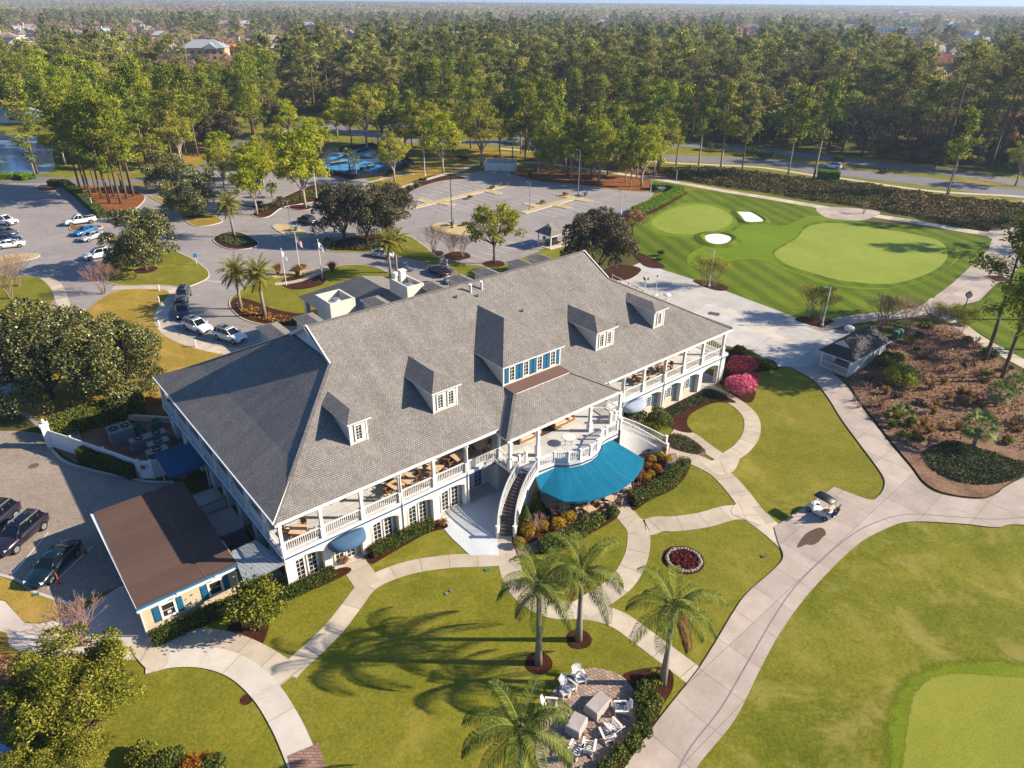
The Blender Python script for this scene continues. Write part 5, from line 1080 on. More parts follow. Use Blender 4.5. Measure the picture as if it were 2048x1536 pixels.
for i,px in enumerate(((1352,331),(1397,331),(1441,336),(1484,340),(1576,350),(1627,358),(1893,391))):
    T((SLIM+[PINE[2]])[i%4],'roadside_tree','tall slim pale trunked tree in the row along the near edge of the far road','tree',px,k=(1.1,.95,1.1,1.,1.15,1.15,1.)[i],group='row of slim trees along the far road')
for px,lab in (((1970,722),'tall leaning looking bare pine trunk at the right edge, left of three'),((2003,757),'tall pine at the right edge, middle of three trunks'),((2042,766),'tall pine at the right edge, rightmost of three trunks')):
    T(PINE_N[1],'pine_tree',lab,'tree',px,k=.95)
for i,px in enumerate(((2110,640),(2180,700),(2210,500),(2140,452))): T(PINE_N[i%3],'pine_tree','pine beside the right fairway, just outside the view','tree',px,k=1.,group='pines right of the fairway')
for px,k,lab in (((1073,650),1.,'x'),):
    pass
cr='bare crape trees'
for kd,px,k,lab in ((CRAPE[0],(868,507),1.15,'bare multi stem tree in the lawn bed, first left of the young maple'),(CRAPE[1],(903,512),.95,'bare multi stem tree in the lawn bed, between two others'),(CRAPE[0],(925,514),.95,'bare multi stem tree in the lawn bed, closest to the young maple'),(CRAPE_P,(208,588),1.25,'pinkish bare tree spreading beside the drive lawn'),
  (CRAPE[1],(22,598),1.3,'bare tan tree near the left edge by the curved walk'),(CRAPE[0],(38,572),1.2,'bare tan tree at the left edge, behind another'),(CRAPE_L,(1408,572),1.05,'bare tree in the round mulch bed left of the yard'),(CRAPE_L,(1428,574),1.0,'bare tree in the round mulch bed, right of its neighbour'),
  (CRAPE_L,(1617,636),1.05,'bare reddish tree at the tip of the yard bed, left of the lamp'),(CRAPE_L,(1642,640),1.0,'bare reddish tree at the tip of the yard bed, right of the lamp'),(CRAPE[0],(1760,655),1.05,'large bare tree right behind the shelter, leftmost'),(CRAPE[1],(1776,650),.95,'bare tree behind the shelter, second from left'),(CRAPE[0],(1810,664),1.15,'large bare tree behind the shelter, third from left'),(CRAPE[1],(1862,660),.9,'bare tree behind the red twig bed, fourth from left'),(CRAPE_L,(1885,664),.85,'bare tree at the bed corner near the post clock'),(CRAPE_L,(1918,672),.9,'low bare tree next to the post clock'),
  (CRAPE[0],(1997,556),.8,'small bare tree in a square kerbed pit on the cart path'),(CRAPE[1],(2045,470),1.0,'bare shrub tree at the right edge by the cart path'),(CRAPE[1],(1727,428),.6,'tiny bare tree on the upper path apron'),(BAREP[0],(1264,470),(.55,.55,.55),'dry brown bush tree beside the grey evergreen and the green'),(CRAPE_P,(165,1290),1.0,'pink twigged bare tree behind the olive tree near the annex walk'),(CRAPE[0],(60,1460),1.05,'bare tree leaning over the pond at the lower left'),(CRAPE[1],(20,1480),1.1,'bare tree at the pond edge, bottom left corner')):
    T(kd,'bare_tree',lab,'tree',px,k=k)
OL=dense(141,6.6,3.9,1.2,'olive',32000,.075,nl=90,lr=(.1,.22),core=.35,dn=.7)
T(OL,'olive_green_tree','bushy olive green tree at the lower left beside the pond','tree',(182,1456),k=(1.08,1.08,1.02)); T(OL,'olive_green_tree','olive green bush tree in the bottom left corner, in front of the bushy one','tree',(130,1545),k=(.75,.75,.6))
YT=airy(145,3.6,1.7,1.2,'olive',.1,120,9,'bark',.55,14); T(YT,'young_tree','small yellow green tree in the mulch bed at the annex corner','tree',(517,1262),k=1.1)
for i,(px,rz_,lab) in enumerate(((( 1077,1327),2.2,'tallest feather palm in a mulch ring, with a hanging brown frond'),((1157,1280),.6,'feather palm right behind the tallest one, nearest the curved path'),((1325,1368),1.2,'feather palm in the mulch bed beside the cart path'),((1040,1615),3.9,'feather palm at the bottom edge, left of the paved seating circle'))):
    t=T(QUEEN[i],'feather_palm',lab,'palm',px,rz=rz_)
    if hasattr(QUEEN[i],'dead'): mobj('dead_frond',QUEEN[i].dead,t)
for px,k,i,lab in (((469,474),1.05,0,'lone tall palm on the diamond shaped island in the drive'),((482,618),.95,0,'gold green palm on the flag island, left of a pair'),((530,633),1.,1,'gold green palm on the flag island, right of a pair'),((782,556),.95,0,'palm rising behind the equipment box, left of a pair'),((793,546),.9,1,'palm rising behind the equipment box, right of a pair')):
    T(DATE[i],'date_palm',lab,'palm',px,k=k)
for px,k,i,lab in (((70,352),1.,0,'cabbage palm on the pond bank'),((428,352),.9,0,'cabbage palm left of the entrance road bend'),((474,332),.85,0,'cabbage palm on the entrance bed, tall thin'),((545,395),.8,1,'low fan palm in the mulch bed by the lime trees'),((700,345),1.,0,'fan palm beside the ball courts, left'),((712,352),.95,0,'fan palm beside the ball courts, right'),((1945,896),1.,1,'large fan palm in the ivy patch at the right'),((1990,815),.8,1,'fan palm in shade under the right edge pines'),((690,250),.9,0,'fan palm by the far road'),((2020,800),.8,1,'fan palm at the right edge behind the ivy patch')):
    T(SABAL[i],'fan_palm',lab,'palm',px,k=k)
for px,k,lab in (((1800,840),1.1,'bright saw palmetto clump in the middle of the right bed'),((1975,712),.8,'saw palmetto at the foot of the right edge pines'),((660,492),1.,'dark sago plant in front of the grey evergreens')):
    T(PALMETTO,'palmetto',lab,'plant',px,k=k)
ROADS=[[(420,335),(480,290),(560,262),(650,250),(752,249)],[(500,225),(610,240),(700,262),(814,281),(1020,285),(1200,300),(1348,315)],[(752,249),(860,255),(1009,270),(1200,280),(1348,288)],[(0,358),(130,362),(240,366),(330,352),(420,335)]]
RW=[[g2(*p) for p in r] for r in ROADS]
def off_road(x,y,m_=5.5):
    for r in RW:
        for (a,b),(c,d) in zip(r,r[1:]):
            L=math.dist((a,b),(c,d)); t=max(0,min(1,((x-a)*(c-a)+(y-b)*(d-b))/(L*L)))
            if math.dist((x,y),(a+(c-a)*t,b+(d-b)*t))<m_: return False
    return True
tr=random.Random(21)
def scatter(poly,n,kinds,nm,label,grp,k0=.8,k1=1.15,gap=4.5):
    xs=[p[0] for p in poly]; ys=[p[1] for p in poly]; done=[]; tries=0
    while len(done)<n and tries<4000:
        tries+=1; px=(tr.uniform(min(xs),max(xs)),tr.uniform(min(ys),max(ys)))
        if not inside(px,poly): continue
        q=g2(*px)
        if not off_road(*q) or any(math.dist(q,e)<gap for e in done): continue
        done.append(q); kd=kinds[tr.randrange(len(kinds))]; kd.place(nm,label,'tree',(*q,0),tr.uniform(0,6.28),tr.uniform(k0,k1),grp)
LFT=[(110,300),(200,264),(330,256),(345,300),(420,285),(440,240),(640,238),(640,262),(560,285),(480,315),(430,338),(330,345),(115,345)]
scatter(LFT,34,PINE_N+[PINE_N[0]],'pine_tree','tall pine in the loose grove between pond, entrance road and wood','pines of the left grove',.85,1.2,5)
scatter(LFT,14,[SPR[2],SPY[0],SPY[1]],'spring_tree','yellow green tree in the loose grove left of the entrance road','yellow green trees of the left grove',.6,.95,6); scatter(LFT,7,[MAGB,MAG[0]],'evergreen_tree','dark rounded evergreen in the shade of the left grove','evergreens of the left grove',.7,1.,7)
scatter([(-120,200),(0,205),(110,232),(118,262),(60,258),(-120,248)],12,PINE_N,'pine_tree','pine behind the pond at the left edge','pines behind the pond',.9,1.2,5)
MIDS=[(640,265),(720,285),(830,292),(1000,298),(1340,326),(1335,343),(1060,320),(960,302),(860,316),(800,300),(700,292)]
scatter(MIDS,16,SLIM+[PINE_N[2]],'slim_pine','slim pine on the strip between ball courts, car park and far road','slim pines of the road strip',.7,1.0,4.5); scatter(MIDS,14,[SPY[0],SPY[1],SPR[1]],'spring_tree','yellow green tree on the strip between car park and far road','yellow green trees of the road strip',.7,1.05,6)
scatter([(820,258),(1340,292),(1345,301),(820,276)],12,PINE_N+[SPY[0]],'median_tree','tree on the grass strip between the two carriageways of the far road','trees between the carriageways',.8,1.1,5)
scatter([(1050,330),(1330,352),(1310,372),(1240,376),(1090,358)],10,SLIM+[SPR[0],SPY[1]],'slim_pine','slim tree standing in the pine straw behind the car park','slim trees in the pine straw',.6,.85,4)
scatter([(440,345),(560,330),(640,300),(660,308),(620,345),(500,400),(440,390)],9,[SPR[0],SPR[1],SPY[0]],'spring_tree','lime green tree around the entrance beds left of the ball courts','lime trees around the entrance',.6,.9,6)
# ------------------------------------------------------------------ hedges and shrubs
cs=lambda name,px,h,mat,d,s,sd=3:cover_sheet(name,outline(px),h,mat,d,s,sd)
HB=lambda uv:[W(*p) for p in uv]
hedge('hedge','dark clipped hedge along the facade between the corner and the blue awning',HB([(.3,-.5),(3.7,-.5)]),.75,.8,'boxwood',300,.06)
hedge('hedge','clipped hedge along the facade right of the blue awning',HB([(7.1,-.5),(13.,-.5)]),.8,.85,'boxwood',300,.06)
hedge('hedge','low hedge between annex wall and mulch bed',HB([(-9.2,1.3),(-4.2,1.2),(-1.2,.1),(.3,-.4)]),1.,.8,'boxwood',300,.06)
hedge('hedge','shaggy hedge curving along the brick path below the stair',[g2(*p) for p in ((1082,1100),(1120,1092),(1160,1068),(1200,1042))],1.,.8,'hedge',300,.07,lump=.12)
hedge('hedge','shaggy hedge curving along the bed right of the teal awning',[g2(*p) for p in ((1264,1008),(1300,990),(1340,968),(1368,932))],1.,.85,'hedge',300,.07,lump=.12)
hedge('hedge','bright clipped hedge between the car park and the putting green',[g2(*p) for p in ((1270,428),(1300,416),(1360,386),(1340,380),(1300,378))],2.2,1.3,'hedge_bright',110,.12)
hedge('hedge','small bright hedge block by the car park corner',[g2(*p) for p in ((1258,432),(1276,430))],2.,1.1,'hedge_bright',110,.12)
hedge('hedge','bright square hedge block beside the far road pavement',[g2(*p) for p in ((1635,360),(1675,362))],3.,2.4,'hedge_bright',90,.14)
hedge('hedge','long dark hedge along the edge of the left car park',[g2(*p) for p in ((100,372),(130,372),(165,398),(205,436))],1.8,1.4,'hedge',110,.12)
hedge('hedge','clipped hedge on the pond bank beside the road',[g2(*p) for p in ((-60,358),(0,358),(45,356),(60,360))],3.,1.2,'hedge_bright',60,.16)
hedge('hedge','dark hedge row in front of the white equipment fence',[W(*p) for p in ((-7.9,29.6),(-6.3,26.5),(-4.7,23.2))],1.1,1.5,'boxwood',250,.07)
hedge('hedge','hedge in shade behind the equipment yard',[W(*p) for p in ((-9.5,36.),(-5,36.5),(-.5,35.5))],2.4,1.9,'hedge',150,.1)
B1=lambda px,r,h,mat,lab,n=420,s=.08,nm='shrub',k=6,g=None:shrub(nm,lab,'shrub',(*g2(*px),.05),r,h,mat,n,s,g,None,k)
shrub('shrub','round clipped bush under the grey awning, partly behind the right stair','shrub',(13.0,65.4,0),1.6,2.3,'hedge',2600,.09); shrub('shrub','larger round clipped bush left of the inner path','shrub',(15.6,64.3,0),1.85,2.6,'hedge',3200,.09)
for px,r,lab in (((1481,750),2.0,'red azalea mound nearest the clubhouse corner, upper'),((1478,788),2.05,'pink azalea mound in front of the red one')): B1(px,r,2.6,'azalea_red' if px[1]<770 else 'azalea',lab,3200,.1,'azalea',8)
B1((1503,766),1.2,1.5,'azalea_red','red azalea mound on the lawn side of the corner bed',2000,.1,'azalea',7)
B1((1535,738),1.3,1.2,'boxwood','dark shrub in the corner bed by the yard',1500,.09); B1((1478,704),1.,1.,'boxwood','dark low shrub at the yard edge of the corner bed',1000,.09)
for i,(px,r,h,mat) in enumerate((((1038,1094),.55,1.0,'golden'),((1056,1073),.8,1.2,'golden'),((1086,1062),.55,1.2,'golden'),((1116,1058),.85,1.2,'golden'),((1138,1044),.8,1.2,'golden'),((1068,1063),.5,1.1,'golden'))): B1(px,r,h,mat,('small golden shrub at the foot of the left stair','golden shrub next to the clipped cone','narrow golden shrub between bare shrub and bed edge','golden shrub in the middle of the stair bed','golden shrub at the patio end of the stair bed','golden shrub behind the clipped cone')[i],1000,.07)
for i,(px,h,r) in enumerate((((1050,1052),2.2,.75),((1072,1022),2.7,.6),((1078,1035),1.7,.55))):
    rg=np.random.default_rng(i); n=2200; z=rg.uniform(0,1,n); a=rg.uniform(0,6.28,n); rr=r*(1-z)**.75*rg.uniform(.85,1.05,n)+.03; C=np.stack([rr*np.cos(a),rr*np.sin(a),z*h],1); N=np.stack([np.cos(a),np.sin(a),.4+0*a],1)
    o=mobj('cone_topiary',leaf_me('cone_foliage',C,.06,'boxwood',N,.6,None,rg,.5)); o.location=(*g2(*px),.05); tag(o,('clipped cone shrub at the left stair, nearest','tall clipped cone shrub in shade by the terrace wall','small cone shrub between the two others')[i],'topiary')
for i,px in enumerate(((1075,1068),(1108,1040))): T(bare(151+i,2.2,1.,8,3,'twig_pink',None,.02,3,.006),'bare_shrub',('bare twiggy shrub in the stair bed beside the golden shrubs','pinkish bare shrub at the awning corner')[i],'shrub',px)
for i,(px,r,mat) in enumerate((((1303,925),.55,'golden'),((1320,918),.5,'golden'),((1330,905),.5,'golden'),((1312,942),.55,'rust'),((1295,938),.5,'rust'),((1282,952),.5,'rust'),((1300,955),.55,'golden'),((1318,950),.5,'rust'),((1278,962),.5,'rust'),((1292,962),.5,'golden'),((1296,905),.6,'boxwood'),((1335,925),.45,'golden'))):
    B1(px,r,.85,mat,'small rounded golden or rust shrub packed in the bed right of the teal awning',520,.07,g='golden and rust shrubs by the awning')
for i,px in enumerate(((1100,1084),(1140,1074),(1190,1046),(1225,1032),(1290,998),(1330,975),(1360,952))): B1(px,.75,.95,'hedge','leafy shrub standing out of the curved hedge line by the brick paths',900,.08,g='shrubs in the curved hedges')
for i,px in enumerate(((1290,1385),(1305,1410),(1290,1440),(1283,1470),(1268,1495),(1240,1520),(1215,1545),(1310,1365),(1285,1405),(1298,1430))): B1(px,.75,.9,'olive' if i in (7,) else 'hedge','green shrub in the bed between the paved circle and the cart path',1000,.075,g='shrubs beside the paved circle')
for i,px in enumerate(((320,1545),(400,1550),(350,1530),(430,1548),(285,1520))): B1(px,(1.2,1.3,.9,1.,1.)[i],1.2,('hedge','rust','hedge','hedge','olive')[i],('green bush at the bottom edge beside the olive tree','rust coloured bush at the bottom edge of the lawn','dark green bush at the bottom left','green bush beside the rust bush at the bottom edge','olive bush under the bushy tree')[i],1800,.08)
TU=[tuft_me(1,.55,.9,'tuft'),tuft_me(2,.5,.8,'tuft'),tuft_me(3,.6,.8,'dry_brush')]
for i,px in enumerate(((1830,872),(1858,868),(1880,860),(1914,862),(1770,790),(1860,780),(1885,770),(1870,815),(1895,800),(1920,790),(1865,830),(1930,810),(1845,855),(1760,815))):
    o=mobj('ornamental_grass',TU[i%3]); o.location=(*g2(*px),.12); o.scale=(1.3,1.3,1.25); o.rotation_euler=(0,0,i); tag(o,'tan ornamental grass tuft in the mulch of the right bed','grass tuft','ornamental grasses in the right bed')
for i,px in enumerate(((738,1106),(690,1128),(886,1052),(596,551),(557,549),(665,545))):
    o=mobj('ornamental_grass',TU[2 if i<3 else 0]); o.location=(*g2(*px),.1); o.scale=(.9,.9,.8) if i<3 else (2.,2.,2.); tag(o,('dry brown grass right of the side door','dry vine left of the side door walk','dry brown plant at the patio end of the facade bed','rusty grass clump by the middle flagpole','rusty grass clump by the left flagpole','small clump at the end of the flag bed')[i],'grass tuft')
RB=[(1700,765),(1740,720),(1790,690),(1840,665),(1900,660),(1990,725),(2060,770),(2060,900),(1960,880),(1850,885),(1800,890),(1750,830)]
cs('dry_brush',RB,.45,'dry_brush',7,.16,31); cs('leaf_litter',RB,.12,'bare_far',14,.09,32)
sr=random.Random(4)
for i in range(44):
    px=(sr.uniform(1690,2050),sr.uniform(668,905))
    if not inside(px,RB): continue
    j=sr.randrange(5); B1(px,sr.uniform(.5,1.1),sr.uniform(.5,1.2),('boxwood','dry_brush','olive','magnolia_brown','tuft')[j],'low mixed shrub among the mulch and dry brush of the right bed',380,.11,g='low shrubs of the right bed')
knee=[bare(160+i,1.0,.7,9,2,'twig_pink',None,.035,2,.015) for i in range(2)]
for i in range(60):
    px=(random.uniform(1830,1960),random.uniform(672,752)) if i<46 else (random.uniform(1700,1780),random.uniform(765,830))
    knee[i%2].place('pruned_shrub','low pruned red brown twig shrub in the right bed','shrub',(*g2(*px),.1),None,random.uniform(.7,1.3),'pruned twig shrubs in the right bed')
for px,r,h,mat,lab in (((1800,770),2.2,2.4,'spring_yellow','large loose yellow green shrub in the middle of the right bed'),((1775,735),2.,2.,'olive','dull olive shrub between shelter and twigs'),((1925,650),1.,.7,'golden','low yellow shrub at the top corner of the right bed'),((1850,655),1.3,.6,'olive','low green shrub behind the twigs near the walk'),((1978,715),1.2,1.,'hedge','green shrub at the foot of the leaning pine'),((1320,520),.8,.6,'hedge_bright','bright low shrub in the mulch by the yard'),((1322,512),.7,1.2,'magnolia_brown','dark little tree shrub in the mulch by the yard'),
  ((845,365),1.4,1.2,'hedge','round green shrub by the path near the bin enclosure'),((820,380),1.2,1.1,'hedge','green shrub at the corner of the car park bed'),((835,374),1.2,1.,'olive','olive shrub in the car park bed'),((925,320),2.,1.4,'boxwood','dark shrub left of the bin enclosure'),((605,540),1.,1.,'rust','rusty rounded shrub on the flag island')):
    B1(px,r,h,mat,lab,int(700*r*r)+300,.11)
AG=tuft_me(7,.9,.9,'agave',40,.07)
for px,lab in (((593,462),'grey agave on the small gravel island with the lamp'),((905,452),'grey agave on the large gravel island'),((1171,392),'grey agave on the gravel median at right'),((1322,384),'pale agave beside the bright hedge')):
    o=mobj('agave',AG); o.location=(*g2(*px),.12); o.scale=(1.3,)*3; tag(o,lab,'plant')
for i,(px,mat) in enumerate((((1010,372),'rust'),((985,378),'olive'),((940,398),'rust'),((1085,408),'olive'),((1130,392),'rust'),((930,452),'olive'),((1060,352),'hedge'),((560,400),'hedge'),((590,402),'hedge'),((520,410),'hedge'),((630,392),'olive'),((650,380),'hedge'))): B1(px,.8,.9,mat,'small shrub on the gravel medians and beds of the car park',450,.11,g='small shrubs around the car park')
for i,px in enumerate(((1500,312),(1522,318),(1535,320),(1675,330),(1415,300),(1440,303))): B1(px,2.1,2.6,'boxwood','rounded dark shrub on the verge between the two carriageways',900,.2,g='rounded shrubs along the far road',nm='shrub')
B1((1770,346),2.6,1.3,'magnolia_brown','low reddish brown shrub bed by the far road',900,.16); 
# ground covers
cs('ivy_cover',[(1850,905),(1900,885),(1960,900),(2040,925),(2075,935),(2030,962),(1960,972),(1900,960),(1865,940)],.35,'cover_dark',170,.1,4)
cs('ivy_cover',[(1330,824),(1365,806),(1413,782),(1450,792),(1440,800),(1390,815),(1345,840),(1350,852),(1318,846)],.3,'cover_dark',190,.08,5); cs('ivy_cover',[(1330,884),(1348,870),(1382,880),(1408,902),(1400,909),(1356,900)],.3,'cover_dark',190,.08,6)
cs('bank_shrubs',[(1316,346),(1400,337),(1490,344),(1600,358),(1700,367),(1800,381),(1900,396),(2060,414),(2060,446),(1990,462),(1900,452),(1829,434),(1712,413),(1636,403),(1536,386),(1448,374),(1370,360)],.9,'bank',24,.24,7)
cs('dry_reeds',[(1800,392),(1900,402),(1990,418),(1990,450),(1900,446),(1820,425)],1.0,'dry_brush',4,.26,17)
cs('bank_shrubs',[(1050,318),(1150,324),(1318,345),(1340,354),(1300,350),(1200,336),(1100,324)],.7,'dry_brush',9,.25,8)
cs('dry_reeds',[(-100,1300),(0,1310),(60,1330),(120,1400),(90,1450),(60,1440),(20,1405),(-100,1390)],.5,'dry_brush',60,.12,9)
cs('bed_plants',[(655,499),(740,480),(800,478),(812,486),(740,499)],.35,'cover_dark',40,.14,10); cs('bed_plants',[(470,610),(500,612),(545,630),(600,640),(560,647),(500,636)],.4,'tuft',30,.14,11); cs('bed_plants',[(433,480),(450,470),(490,474),(510,486),(480,495)],.4,'cover_dark',40,.14,12)
cs('bed_plants',[(520,420),(560,405),(620,384),(648,380),(640,392),(570,410),(530,424)],.6,'hedge',20,.2,13)
# flower bed with stone ring
rr=fr*.80; c0=fc
for i in range(34):
    a=6.28*i/34; stn=MB(); stn.ball((0,0,0),random.uniform(.13,.2),6,4,0,.7,.03); tag(stn.build('border_stone','stone',None,False,(c0[0]+rr*math.cos(a),c0[1]+rr*math.sin(a),.12)),'pale rough stone in the ring around the round flower bed','stone','stones ringing the round flower bed')
rg=np.random.default_rng(5); FL=[shrub_me('red_foliage',[(0,0,.12,.13)],46,.06,'red_leaf',i) for i in range(2)]
k=0
for i in range(27):
    r_=rr*.78*math.sqrt((i+.5)/27); a=2.4*i; o=mobj('red_plant',FL[i%2]); o.location=(c0[0]+r_*math.cos(a),c0[1]+r_*math.sin(a),.05); o.rotation_euler=(0,0,i); tag(o,'small red leafed plant inside the stone ringed round bed','plant','red bedding plants')
# ------------------------------------------------------------------ the wood, the suburb and the far forest
FRONT=[(-1200,200),(-300,222),(0,224),(100,236),(200,258),(300,258),(420,236),(640,230),(760,241),(1009,260),(1348,281),(1485,290),(1621,303),(1758,321),(1929,338),(2100,346),(2400,352),(3400,372)]
def front(x):
    for (a,b),(c,d) in zip(FRONT,FRONT[1:]):
        if a<=x<=c: return b+(d-b)*(x-a)/(c-a)
    return 0
HOUSES=[ # px, width, depth, height, roof, wall, turn, label, category
 ((415,122),46,22,8,'roof_grey','house_pink',8,'large pinkish house with grey hip roofs among the trees at upper left','house'),((345,120),24,16,7,'roof_tan','house_wall',-10,'pale house with tan roof left of the large pinkish house','house'),((465,118),28,16,6,'terracotta','house_pink',5,'low house with orange walls right of the large pinkish house','house'),
 ((215,82),26,15,8,'roof_grey','white_wall',-15,'white gabled house in the trees, upper left','house'),((20,92),26,16,7,'roof_tan','white_wall',20,'white house at the left edge of the woods','house'),((240,112),24,16,6,'roof_tan','house_wall',5,'tan roofed house below the white gabled one','house'),((60,78),28,14,7,'roof_tan','white_wall',0,'pale house far left with long roof','house'),
 ((620,62),30,16,7,'roof_grey','white_wall',10,'small white house in the distant trees, left of centre','house'),((700,82),26,16,7,'roof_tan','house_wall',-8,'tan house among bare trees left of centre','house'),((1000,55),34,18,8,'roof_tan','house_pink',12,'pinkish far house near the top centre','house'),((1040,48),34,18,8,'roof_tan','house_wall',0,'pale far house right of the pinkish one','house'),((1205,54),40,18,7,'roof_grey','white_wall',3,'white flat looking house in the far woods','house'),((870,16),60,25,9,'roof_grey','white_wall',0,'white far building near the horizon left of centre','building'),((1265,32),90,30,10,'roof_tan','white_wall',5,'row of pale far houses near the horizon','building'),
 ((1478,84),22,16,10,'roof_red','white_wall',30,'steep dark red roofed building in front of the far road','building'),((1500,88),30,14,6,'red_dark','white_wall',5,'low red roofed building beside the steep one','building'),
 ((1835,130),32,20,7,'roof_red','house_pink',-12,'brown red roofed house at upper right','house'),((1880,152),36,20,7,'red_dark','house_pink',15,'dark red roofed house nearest the wood at right','house'),((1925,138),26,16,6,'terracotta','house_pink',0,'small terracotta roofed house at right','house'),((1905,60),50,24,8,'roof_grey','house_pink',4,'pinkish house in the bare trees, far right','house'),((1550,55),30,20,8,'roof_tan','house_wall',9,'pale house beside the far road','house'),((560,22),60,30,10,'roof_grey','white_wall',0,'far white hall near the horizon, left','building'),((105,20),70,30,12,'roof_grey','white_wall',0,'far white building at the top left','building'),((330,8),260,60,22,'roof_grey','white_wall',0,'long white far hall on the left horizon','building')]
FLAT=[((1700,76),56,22,7,'solar','white_wall',2,'white flat building with blue roof panels, left of two','building'),((1790,72),80,26,9,'solar','white_wall',-3,'longer white flat building with blue roof panels','building'),((1685,46),90,50,10,'roof_grey','white_wall',0,'white shed building by the far car park','building'),((1800,42),60,40,24,'roof_grey','white_wall',8,'tall pale block at the far upper right','building'),((1822,44),60,40,20,'roof_grey','house_wall',8,'second pale block beside the tall one','building'),((1512,26),70,30,12,'roof_grey','white_wall',0,'small white block near the horizon','building')]
clear=[]; sight=[]
def house(px,wd,dp,h,roof,wall,turn,label,cat,flat=False):
    wd*=.66; dp*=.75; p=g2(*px); t=thing('far_house' if cat=='house' else 'far_building',label,cat,(*p,0),R(turn),'small far houses' if 'half hidden' in label else None); clear.append((p[0],p[1],max(wd,dp)*.62)); dd=math.hypot(*p); sight.append((math.atan2(p[0],p[1]),wd*.62/dd,dd)); h*=1.15
    b=MB(); b.box(-wd/2,wd/2,-dp/2,dp/2,0,h); b.build('wall',wall,t)
    b=MB()
    if flat: b.box(-wd/2-.5,wd/2+.5,-dp/2-.5,dp/2+.5,h,h+.6); b.box(-wd*.42,wd*.42,-dp*.3,dp*.3,h+.62,h+1.0,1)
    else:
        o=1.; k=dp/2; a=h; z=h+dp*.32; wide=wd/2+o; dd=dp/2+o; f=max(0.,wide-dd)
        b.add([(-wide,-dd,a),(wide,-dd,a),(wide,dd,a),(-wide,dd,a),(-f,0,z),(f,0,z)],[(0,1,5,4),(2,3,4,5),(1,2,5),(3,0,4),(3,2,1,0)])
        x=wd*.2; b.add([(x-5,-dd-2,a-.5),(x+5,-dd-2,a-.5),(x,-dd-2,a+3.4),(x,0,a+3.4),(x-5,0,a-.5),(x+5,0,a-.5)],[(0,2,3,4),(2,1,5,3),(0,1,2)])
    b.build('roof',['roof_grey',roof] if flat else roof,t)
    n=max(3,int(wd/5))
    for i in range(n):
        x=-wd/2+wd*(i+.5)/n
        for z in ([h*.3] if h<9 else [h*.28,h*.68]): b=MB(); b.box(x-1.1,x+1.1,-dp/2-.06,-dp/2-.01,z-1,z+1); b.build('window','pane',t)
    if not flat: b=MB(); b.box(-wd*.3-.6,-wd*.3+.6,.6,1.8,h+1,h+dp*.32+1.4); b.build('chimney',wall,t)
hr=random.Random(9)
for i in range(22):
    px=(hr.uniform(10,640),hr.uniform(48,112)) if i<12 else (hr.uniform(680,1480),hr.uniform(34,72)) if i<16 else (hr.uniform(1500,2030),hr.uniform(62,140))
    HOUSES.append((px,hr.uniform(24,32),hr.uniform(16,20),hr.uniform(6,8),hr.choice(('roof_grey','roof_tan','roof_tan')),hr.choice(('white_wall','house_wall','house_pink')),hr.uniform(-40,40),'small pale house half hidden among the far trees','house'))
for a in HOUSES:
    house(*a)
for a in FLAT: house(*a,flat=True)
far_road=[g2(1575,86),g2(1610,78),g2(1645,70),g2(1672,63),g2(1690,56),g2(1705,48)]
strip('far_road',far_road,16,.05,'concrete',6,True)
sheet('far_lawn',[g2(*p) for p in ((1440,52),(1490,50),(1485,57),(1450,58))],.05,'green'); sheet('far_lawn',[g2(*p) for p in ((1975,107),(2060,105),(2060,114),(1990,114))],.05,'green')
def near_road(x,y):
    for (a,b),(c,d) in zip(far_road,far_road[1:]):
        L=math.dist((a,b),(c,d)); t=max(0,min(1,((x-a)*(c-a)+(y-b)*(d-b))/(L*L))); 
        if math.dist((x,y),(a+(c-a)*t,b+(d-b)*t))<16: return True
    return False
def ok(x,y):
    # keep sight lines to the houses: nothing tall just in front of them
    for cx,cy,r in clear:
        if abs(x-cx)<r*1.05+2 and -r*1.9<y-cy<r: return False
    return not near_road(x,y)
def low(x,y):
    d=math.hypot(x,y); a=math.atan2(x,y)
    return any(abs(a-a0)<w0 and d0*.52<d<d0 for a0,w0,d0 in sight)
sub=random.Random(5)
pts=[]   # (dist, x, y, kind)
yy=165.
while yy<1500:
    st=7.6 if yy<330 else 8.6 if yy<520 else 11.5 if yy<900 else 14.
    xx=-yy*.92-30
    while xx<yy*.92+60:
        x=xx+sub.uniform(-.45,.45)*st; y=yy+sub.uniform(-.45,.45)*st; u,v=PX(x,y)
        xx+=st
        if v>front(u)-1 or not ok(x,y): continue
        # a dense pine wood fills the right; mixed garden trees the left and beyond
        wood = (u>650 and v>112+14*math.sin(u*.011)+(30 if u>1650 else 0)) or (480<u<=650 and v>150)
        n=math.sin(x*.021+1.3)*math.sin(y*.017)+.6*math.sin(x*.05+y*.043)
        r=sub.random()
        if wood: k='pine' if r<.72 else 'bare' if r<.82 else 'oak'
        elif v>170: k='pine' if r<.42 else 'oak' if r<.75 else 'bare'
        elif u>1500: k='bare' if r<.5+.25*n else 'oak' if r<.8 else 'pine'
        else: k='pine' if r<(.5 if n>.55 else .1) else ('bare' if r<.68-.3*n else 'oak')
        if not wood and sub.random()<.27: continue
        lw=low(x,y)
        if lw and (k=='pine' or sub.random()<.3): continue
        pts.append((math.hypot(x,y),x,y,k,u,v,lw))
    yy+=st
pts.sort()
inview=lambda u: -60<u<2110
cnt={'pine':0,'oak':0,'bare':0}; LIM={'pine':250,'oak':290,'bare':250}; rest=[]
OAKM=[]; 
grp={'pine':'pines of the wood behind the far road','oak':'leafy trees of the woodland','bare':'bare trees of the woodland'}
